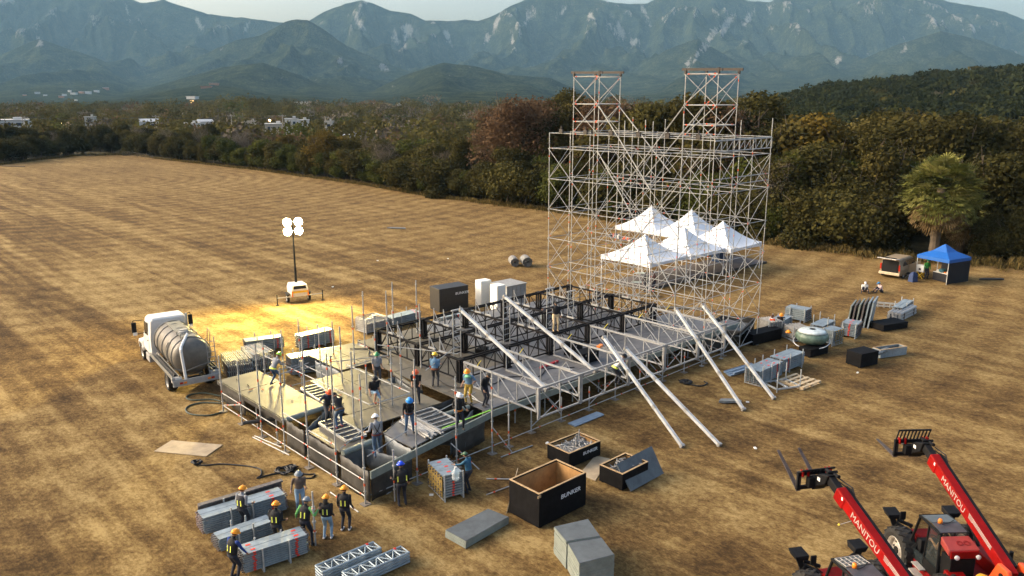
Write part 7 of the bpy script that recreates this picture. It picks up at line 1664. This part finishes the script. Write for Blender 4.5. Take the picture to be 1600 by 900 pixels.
# loose standard they are handling
c = ground(493, 852); m = standard(0, 2.1, .034, .9, .5); m.tube((0, 0, .9), (0, 0, .96), .075, n=8); m.tube((0, 0, 1.4), (0, 0, 1.46), .075, n=8); tag(m.build('scaffold_post', [M_galv, M_mark], loc=c), 'upright scaffold post gripped by the person with green sleeves', 'post')
person(ground(629, 790), R_(20), 'person in black with a royal blue helmet holding a post at the stage front', top=C_black, legs=C_navy, helm='royal', vest=C_vest, hl=(-.30, .22, 1.05), hr=(.26, .1, .9), nod=12, stripes=(-.15, .15), scale=1.04)
c = ground(617, 783); tag(standard(0, 2.2, .034, 1.2, .8).build('scaffold_post', [M_galv, M_mark], loc=c), 'upright post held by the person in the royal blue helmet', 'post')
person(ground(733, 769), R_(62), 'person in a teal shirt and green cap reaching for the water jug', top=C_teal, legs=C_navy, cap=helmet_mat('green_cap', (.05, .12, .06)), hl=(-.1, .52, 1.12), hr=(.16, .42, 1.05), lean=8, nod=14)
# workers on the stage
person(deck(430, 601), R_(-40), 'worker in a lime helmet and grey shirt bending on the beige left deck', top=C_grey, legs=C_jeans, helm='lime', lean=26, hl=(-.1, .55, 1.02), hr=(.18, .52, 1.0), fl=(-.14, -.12, .09), fr=(.14, .18, .09), belt=M_hiviz, nod=22, pel=(0, -.06, .88))
rod(P3(2.0, 11.6, 2.55), P3(4.4, 11.4, 2.5), .028, (.4,)); p_, q_ = Vector(deck(438, 585, 2.4)), Vector(deck(482, 567, 2.45)); tag(rod(p_, q_, .028, (.4,)).build('scaffold_tube', _M), 'tube held level by the worker in the lime helmet', 'tube')
person(deck(514, 660), R_(-150), 'worker in an orange red helmet with one foot on the slatted frame, left of two', top=cloth('dark_blue_shirt', (.03, .04, .07)), legs=C_dkgrey, helm='red', lean=22, hl=(-.25, .3, 1.0), hr=(.35, .3, 1.15), fl=(-.16, -.1, .09), fr=(.16, .12, .12), harness=True, nod=20, pel=(0, -.04, .89))
person(deck(531, 668), R_(35), 'worker in jeans and red boots stooping over the slatted frame, right of two', top=C_black, legs=C_jeans, shoe=M_rshoe, cap=cloth('dark_cap', (.02, .02, .02)), lean=38, hl=(-.22, .42, .72), hr=(.2, .4, .72), belt=cloth('tool_bag', (.10, .06, .03)), nod=20, pel=(0, -.12, .88), short_sleeve=True)
person(deck(590, 600), R_(-160), 'worker in a green helmet and grey shirt standing behind the seated man in shorts', top=C_grey, legs=C_dkgrey, helm='green', hl=(-.22, .2, .95), hr=(.2, .2, .95), short_sleeve=True, nod=14, scale=.97)
person(deck(585, 632, 1.45), R_(-150), 'worker in a black top and pale shorts perched with one leg out', top=C_black, legs=C_ljeans, shorts=True, helm='black', pel=(0, 0, .68), lean=10, hl=(-.22, .15, .62), hr=(.24, .22, .66), fl=(-.12, .22, .09), fr=(.18, .52, .35), nod=24, short_sleeve=True)
person(deck(590, 712), R_(25), 'worker in a white helmet and grey shirt stepping along the open front bay', top=C_grey, legs=C_jeans, helm='white', harness=True, belt=C_rbelt, hl=(-.36, .18, 1.02), hr=(.24, .2, .86), fl=(-.12, -.14, .09), fr=(.13, .2, .09), nod=18, sleeve=None)
person(deck(651, 630), R_(-175), 'worker in an orange helmet and black polo working with both hands behind the blue helmet', top=C_black, legs=C_navy, helm='red', harness=True, short_sleeve=True, hl=(-.16, .28, 1.0), hr=(.16, .28, 1.0), lean=10, nod=24)
person(deck(640, 676), R_(-165), 'worker in a bright blue helmet, black shirt and jeans standing on the loose tubes', top=C_black, legs=C_jeans, helm='blue', harness=True, belt=cloth('brown_tool_bags', (.16, .06, .03)), hl=(-.22, .3, .95), hr=(.26, .26, .92), lean=16, fl=(-.15, .02, .09), fr=(.17, .1, .09), nod=30)
person(deck(680, 604), R_(-10), 'worker in a yellow helmet and blue shirt facing the black trusses', top=C_blue, legs=C_dkgrey, helm='yellow', belt=cloth('brown_tool_bags', (.16, .06, .03)), hl=(-.18, .3, 1.15), hr=(.2, .28, 1.1), nod=6, short_sleeve=True)
person(deck(717, 672), R_(-150), 'worker in a white helmet and black outfit with an orange lanyard beside a bare post', top=C_black, legs=C_navy, helm='white', harness=True, belt=cloth('orange_lanyard', (.6, .20, .02)), hl=(-.24, .24, 1.0), hr=(.22, .2, 1.05), fl=(-.17, .04, .09), fr=(.13, 0, .09), nod=18)
person(deck(733, 630), R_(160), 'worker in an orange helmet, green scarf, blue shirt and mustard trousers', top=C_blue, legs=C_yel, helm='orange', scarf=C_green, hl=(-.35, .26, 1.2), hr=(.24, .2, .95), lean=8, short_sleeve=True, nod=20)
person(deck(757, 634), R_(-130), 'worker dressed all in black looking down beside the first silver truss', top=C_black, legs=C_navy, cap=cloth('dark_cap', (.02, .02, .02)), hl=(-.22, .18, .9), hr=(.25, .2, .9), lean=14, nod=40)
person(at(868, 517, ZT+.10), R_(185), 'man in black jacket and tan trousers on the black trusses, one arm out', top=C_black, legs=C_tan, shoe=cloth('tan_shoes', (.4, .28, .16)), cap=cloth('dark_cap', (.02, .02, .02)), hr=(.66, .05, 1.30), hl=(-.24, .1, .9), nod=4)
person(deck(963, 600, 1.32), R_(-70), 'worker in a white jacket and dark helmet leaning over a raker at the stage front', top=C_white, legs=C_navy, helm='black', lean=36, hl=(-.2, .42, .85), hr=(.2, .45, .8), scarf=cloth('red_bandana', (.5, .02, .02)), belt=M_hiviz, nod=26, pel=(0, -.1, .9))
# right side
person(at(1207, 511, .55), R_(150), 'person in an orange vest and dark wide hat sitting on the low plank stack', pel=(0, 0, .15), top=C_white, legs=C_navy, vest=C_orange, cap=cloth('brown_hat', (.12, .05, .03)), fl=(-.12, .42, -.30), fr=(.12, .45, -.30), hl=(-.16, .35, .28), hr=(.16, .35, .28), lean=14, nod=24)
person(at(1219, 509, .55), R_(170), 'person in dark brown with an orange helmet sitting beside the orange vest', pel=(0, 0, .15), top=cloth('dark_brown_jacket', (.04, .025, .02)), legs=C_navy, helm='orange', fl=(-.12, .42, -.30), fr=(.12, .45, -.30), hl=(-.16, .35, .28), hr=(.16, .35, .28), lean=14, nod=24)
person(at(1350, 456), R_(165), 'person in a white shirt and white cap sitting on the grass', pel=(0, 0, .13), top=C_white, legs=C_navy, cap=cloth('white_cap', (.7, .7, .7)), fl=(-.25, .42, .08), fr=(.25, .42, .08), hl=(-.18, .40, .22), hr=(.18, .40, .22), lean=12, nod=24, knee=(0, .4, 1))
person(at(1377, 457), R_(95), 'person in a pale pink shirt and blue cap sitting on the grass', pel=(0, 0, .13), top=C_pink, legs=C_navy, cap=helmet_mat('blue_cap', (.02, .16, .36)), fl=(-.2, .55, .08), fr=(.2, .5, .08), hl=(-.16, .5, .28), hr=(.16, .48, .28), lean=18, nod=14, knee=(0, .4, 1))
person(at(1446, 436), R_(185), 'person in a green shirt and green cap behind the cool box under the canopy', top=cloth('green_shirt', (.03, .22, .04)), legs=C_navy, cap=helmet_mat('green_helmet', (.015, .20, .08)), nod=12)
person(at(1010, 457), R_(150), 'man in black standing on the near edge of the grey floor, left of two', top=C_black, legs=C_navy, cap=cloth('dark_cap', (.02, .02, .02)), nod=12)
person(at(1022, 457), R_(95), 'man in a dark maroon top at the near edge of the grey floor', top=cloth('maroon_top', (.05, .02, .02)), legs=C_navy, hl=(-.2, .3, 1.05), hr=(.2, .3, 1.05), nod=16)
# operator in the right telehandler
oc = Vector((14.34, 22.885, 0))+bT@Vector((-.67, -.22, 1.20)); person(oc, R(3), 'operator in a tan jacket sitting at the wheel of the right telehandler', pel=(0, -.02, .20), top=C_brown, legs=C_navy, lean=4, fl=(-.12, .50, .04), fr=(.12, .50, .04), hl=(-.16, .40, .52), hr=(.16, .40, .52), knee=(0, .3, 1), nod=6, hair=False)
oc = Vector((10.59, 20.57, 0))+Matrix.Rotation(R(13), 3, 'Z')@Vector((-.67, -.22, 1.20)); person(oc, R(13), 'operator with an orange collar sitting in the left telehandler', pel=(0, -.02, .20), top=cloth('rust_jacket', (.30, .10, .03)), legs=C_navy, lean=4, fl=(-.12, .50, .04), fr=(.12, .50, .04), hl=(-.16, .40, .52), hr=(.16, .40, .52), knee=(0, .3, 1), nod=6)

# ------------------------------------------------------------------ kit lying on the stage deck
def case(u, v, lx, ly, h, m_, label, rz=0.0, name='equipment_case', cat='case', z=None):
    t = empty(name, P3(u, v, (ZD+.01) if z is None else z), STAGE_RZ+rz, label, cat)
    b = MB(); b.box((0, 0, h*.40), (lx, ly, h*.8)); b.build('body', m_, t, bevel=.015); b = MB(); b.box((0, 0, h*.9), (lx*1.01, ly*1.01, h*.18)); b.build('lid', m_, t, bevel=.015)
    b = MB()
    for s in (-1, 1): b.box((s*lx*.3, -ly/2-.01, h*.78), (.06, .03, .1))
    b.build('latch', M_galvdk, t); return t
case(16.3, 4.05, .9, .7, .75, M_crate, 'tall black equipment case on the grey deck between two silver trusses', .2)
case(15.9, 2.75, 1.2, .8, .6, M_crate, 'wide black equipment case nearer the stage edge between two silver trusses', -.1)
case(13.9, 3.6, 1.5, .16, .10, mat('red_bar_paint', (.35, .02, .03), .5), 'red bar lying on the grey deck beside the black cases', .1, 'red_bar', 'bar')
case(16.9, 2.6, .5, .22, .12, M_amber, 'orange tool tray lying on the wide black equipment case', .3, 'tool_tray', 'tray', ZD+.62)
case(12.6, 7.6, .7, .5, .35, M_crate, 'small black case on the deck inside the first black bays', .4)
case(20.6, 10.3, .9, .5, .4, M_plank, 'grey case on the deck far inside the black grid', .1)
def cable_on_deck(pts, label, rr=.025):
    b = MB(); out = []
    P = [P3(u, v, ZD+.035) for u, v in pts]
    for i in range(len(P)-1):
        p0, p1, p2, p3 = P[max(i-1, 0)], P[i], P[i+1], P[min(i+2, len(P)-1)]
        for s in np.linspace(0, 1, 7)[:-1]: out.append(.5*((2*p1)+(p2-p0)*s+(2*p0-5*p1+4*p2-p3)*s*s+(3*p1-p0-3*p2+p3)*s**3))
    b.path(out+[P[-1]], rr, n=5); tag(b.build('black_cable', M_cable), label, 'cable')
cable_on_deck([(8.2, 6.2), (8.0, 4.4), (9.6, 3.5), (11, 3.7), (12.2, 2.7), (13.4, 3.2), (14.6, 2.4)], 'thin black cable snaking over the deck between the silver trusses')
cable_on_deck([(7.6, 9.6), (8.2, 10.6), (7.7, 11.6), (8.3, 12.6), (7.6, 13.4)], 'thin black cable on the beige deck left of the black grid')
b = MB()
for k in range(46):
    c = P3(27.0+rt.uniform(-1.3, 1.2), 5.6+rt.uniform(-.9, .9), rt.uniform(.1, 1.05)); d = Vector((rt.uniform(-1, 1), rt.uniform(-1, 1), rt.uniform(-.35, .35))).normalized()*rt.uniform(.4, 1.1); b.tube(c-d, c+d, .03, mi=rt.choice((0, 0, 1, 2)), n=5)
tag(b.build('tube_heap', [M_blacksteel, M_galvdk, M_galv]), 'tangled heap of dark tubes behind the end of the stage inside the tower', 'heap', kind='stuff')
for k in range(12):
    u, v = rt.uniform(.3, 8), rt.uniform(3.4, 9) if k % 2 else rt.uniform(7, 13)
    if k % 2 and not 1.9 < u < 6.1: u = rt.uniform(2.4, 6.1); v = rt.uniform(5.2, 9.8)
    elif not k % 2: u = rt.uniform(.1, 1.9)
    b = MB(); l = rt.uniform(.08, .3); b.tube((-l/2, 0, .02), (l/2, 0, .02), .02, n=5); tag(b.build('small_tool', rt.choice((M_galvdk, M_blacksteel, M_mark)), loc=P3(u, v, ZD+.015), rz=rt.uniform(0, 3)), 'small tool or coupler lying on the beige deck boards', 'tool', 'small tools on the beige deck')
# ------------------------------------------------------------------ haze
hz = MB(); hz.box((0, 4150, 700), (15600, 8600, 1412)); 
mh = bpy.data.materials.new('haze'); mh.use_nodes = True; hn = mh.node_tree; hn.nodes.remove(hn.nodes['Principled BSDF'])
pv = hn.nodes.new('ShaderNodeVolumePrincipled'); pv.inputs['Color'].default_value = (.40, .72, 1.0, 1); pv.inputs['Density'].default_value = HAZE
hn.links.new(pv.outputs[0], hn.nodes['Material Output'].inputs['Volume'])
ho = hz.build('haze', mh); tag(ho, kind='stuff')
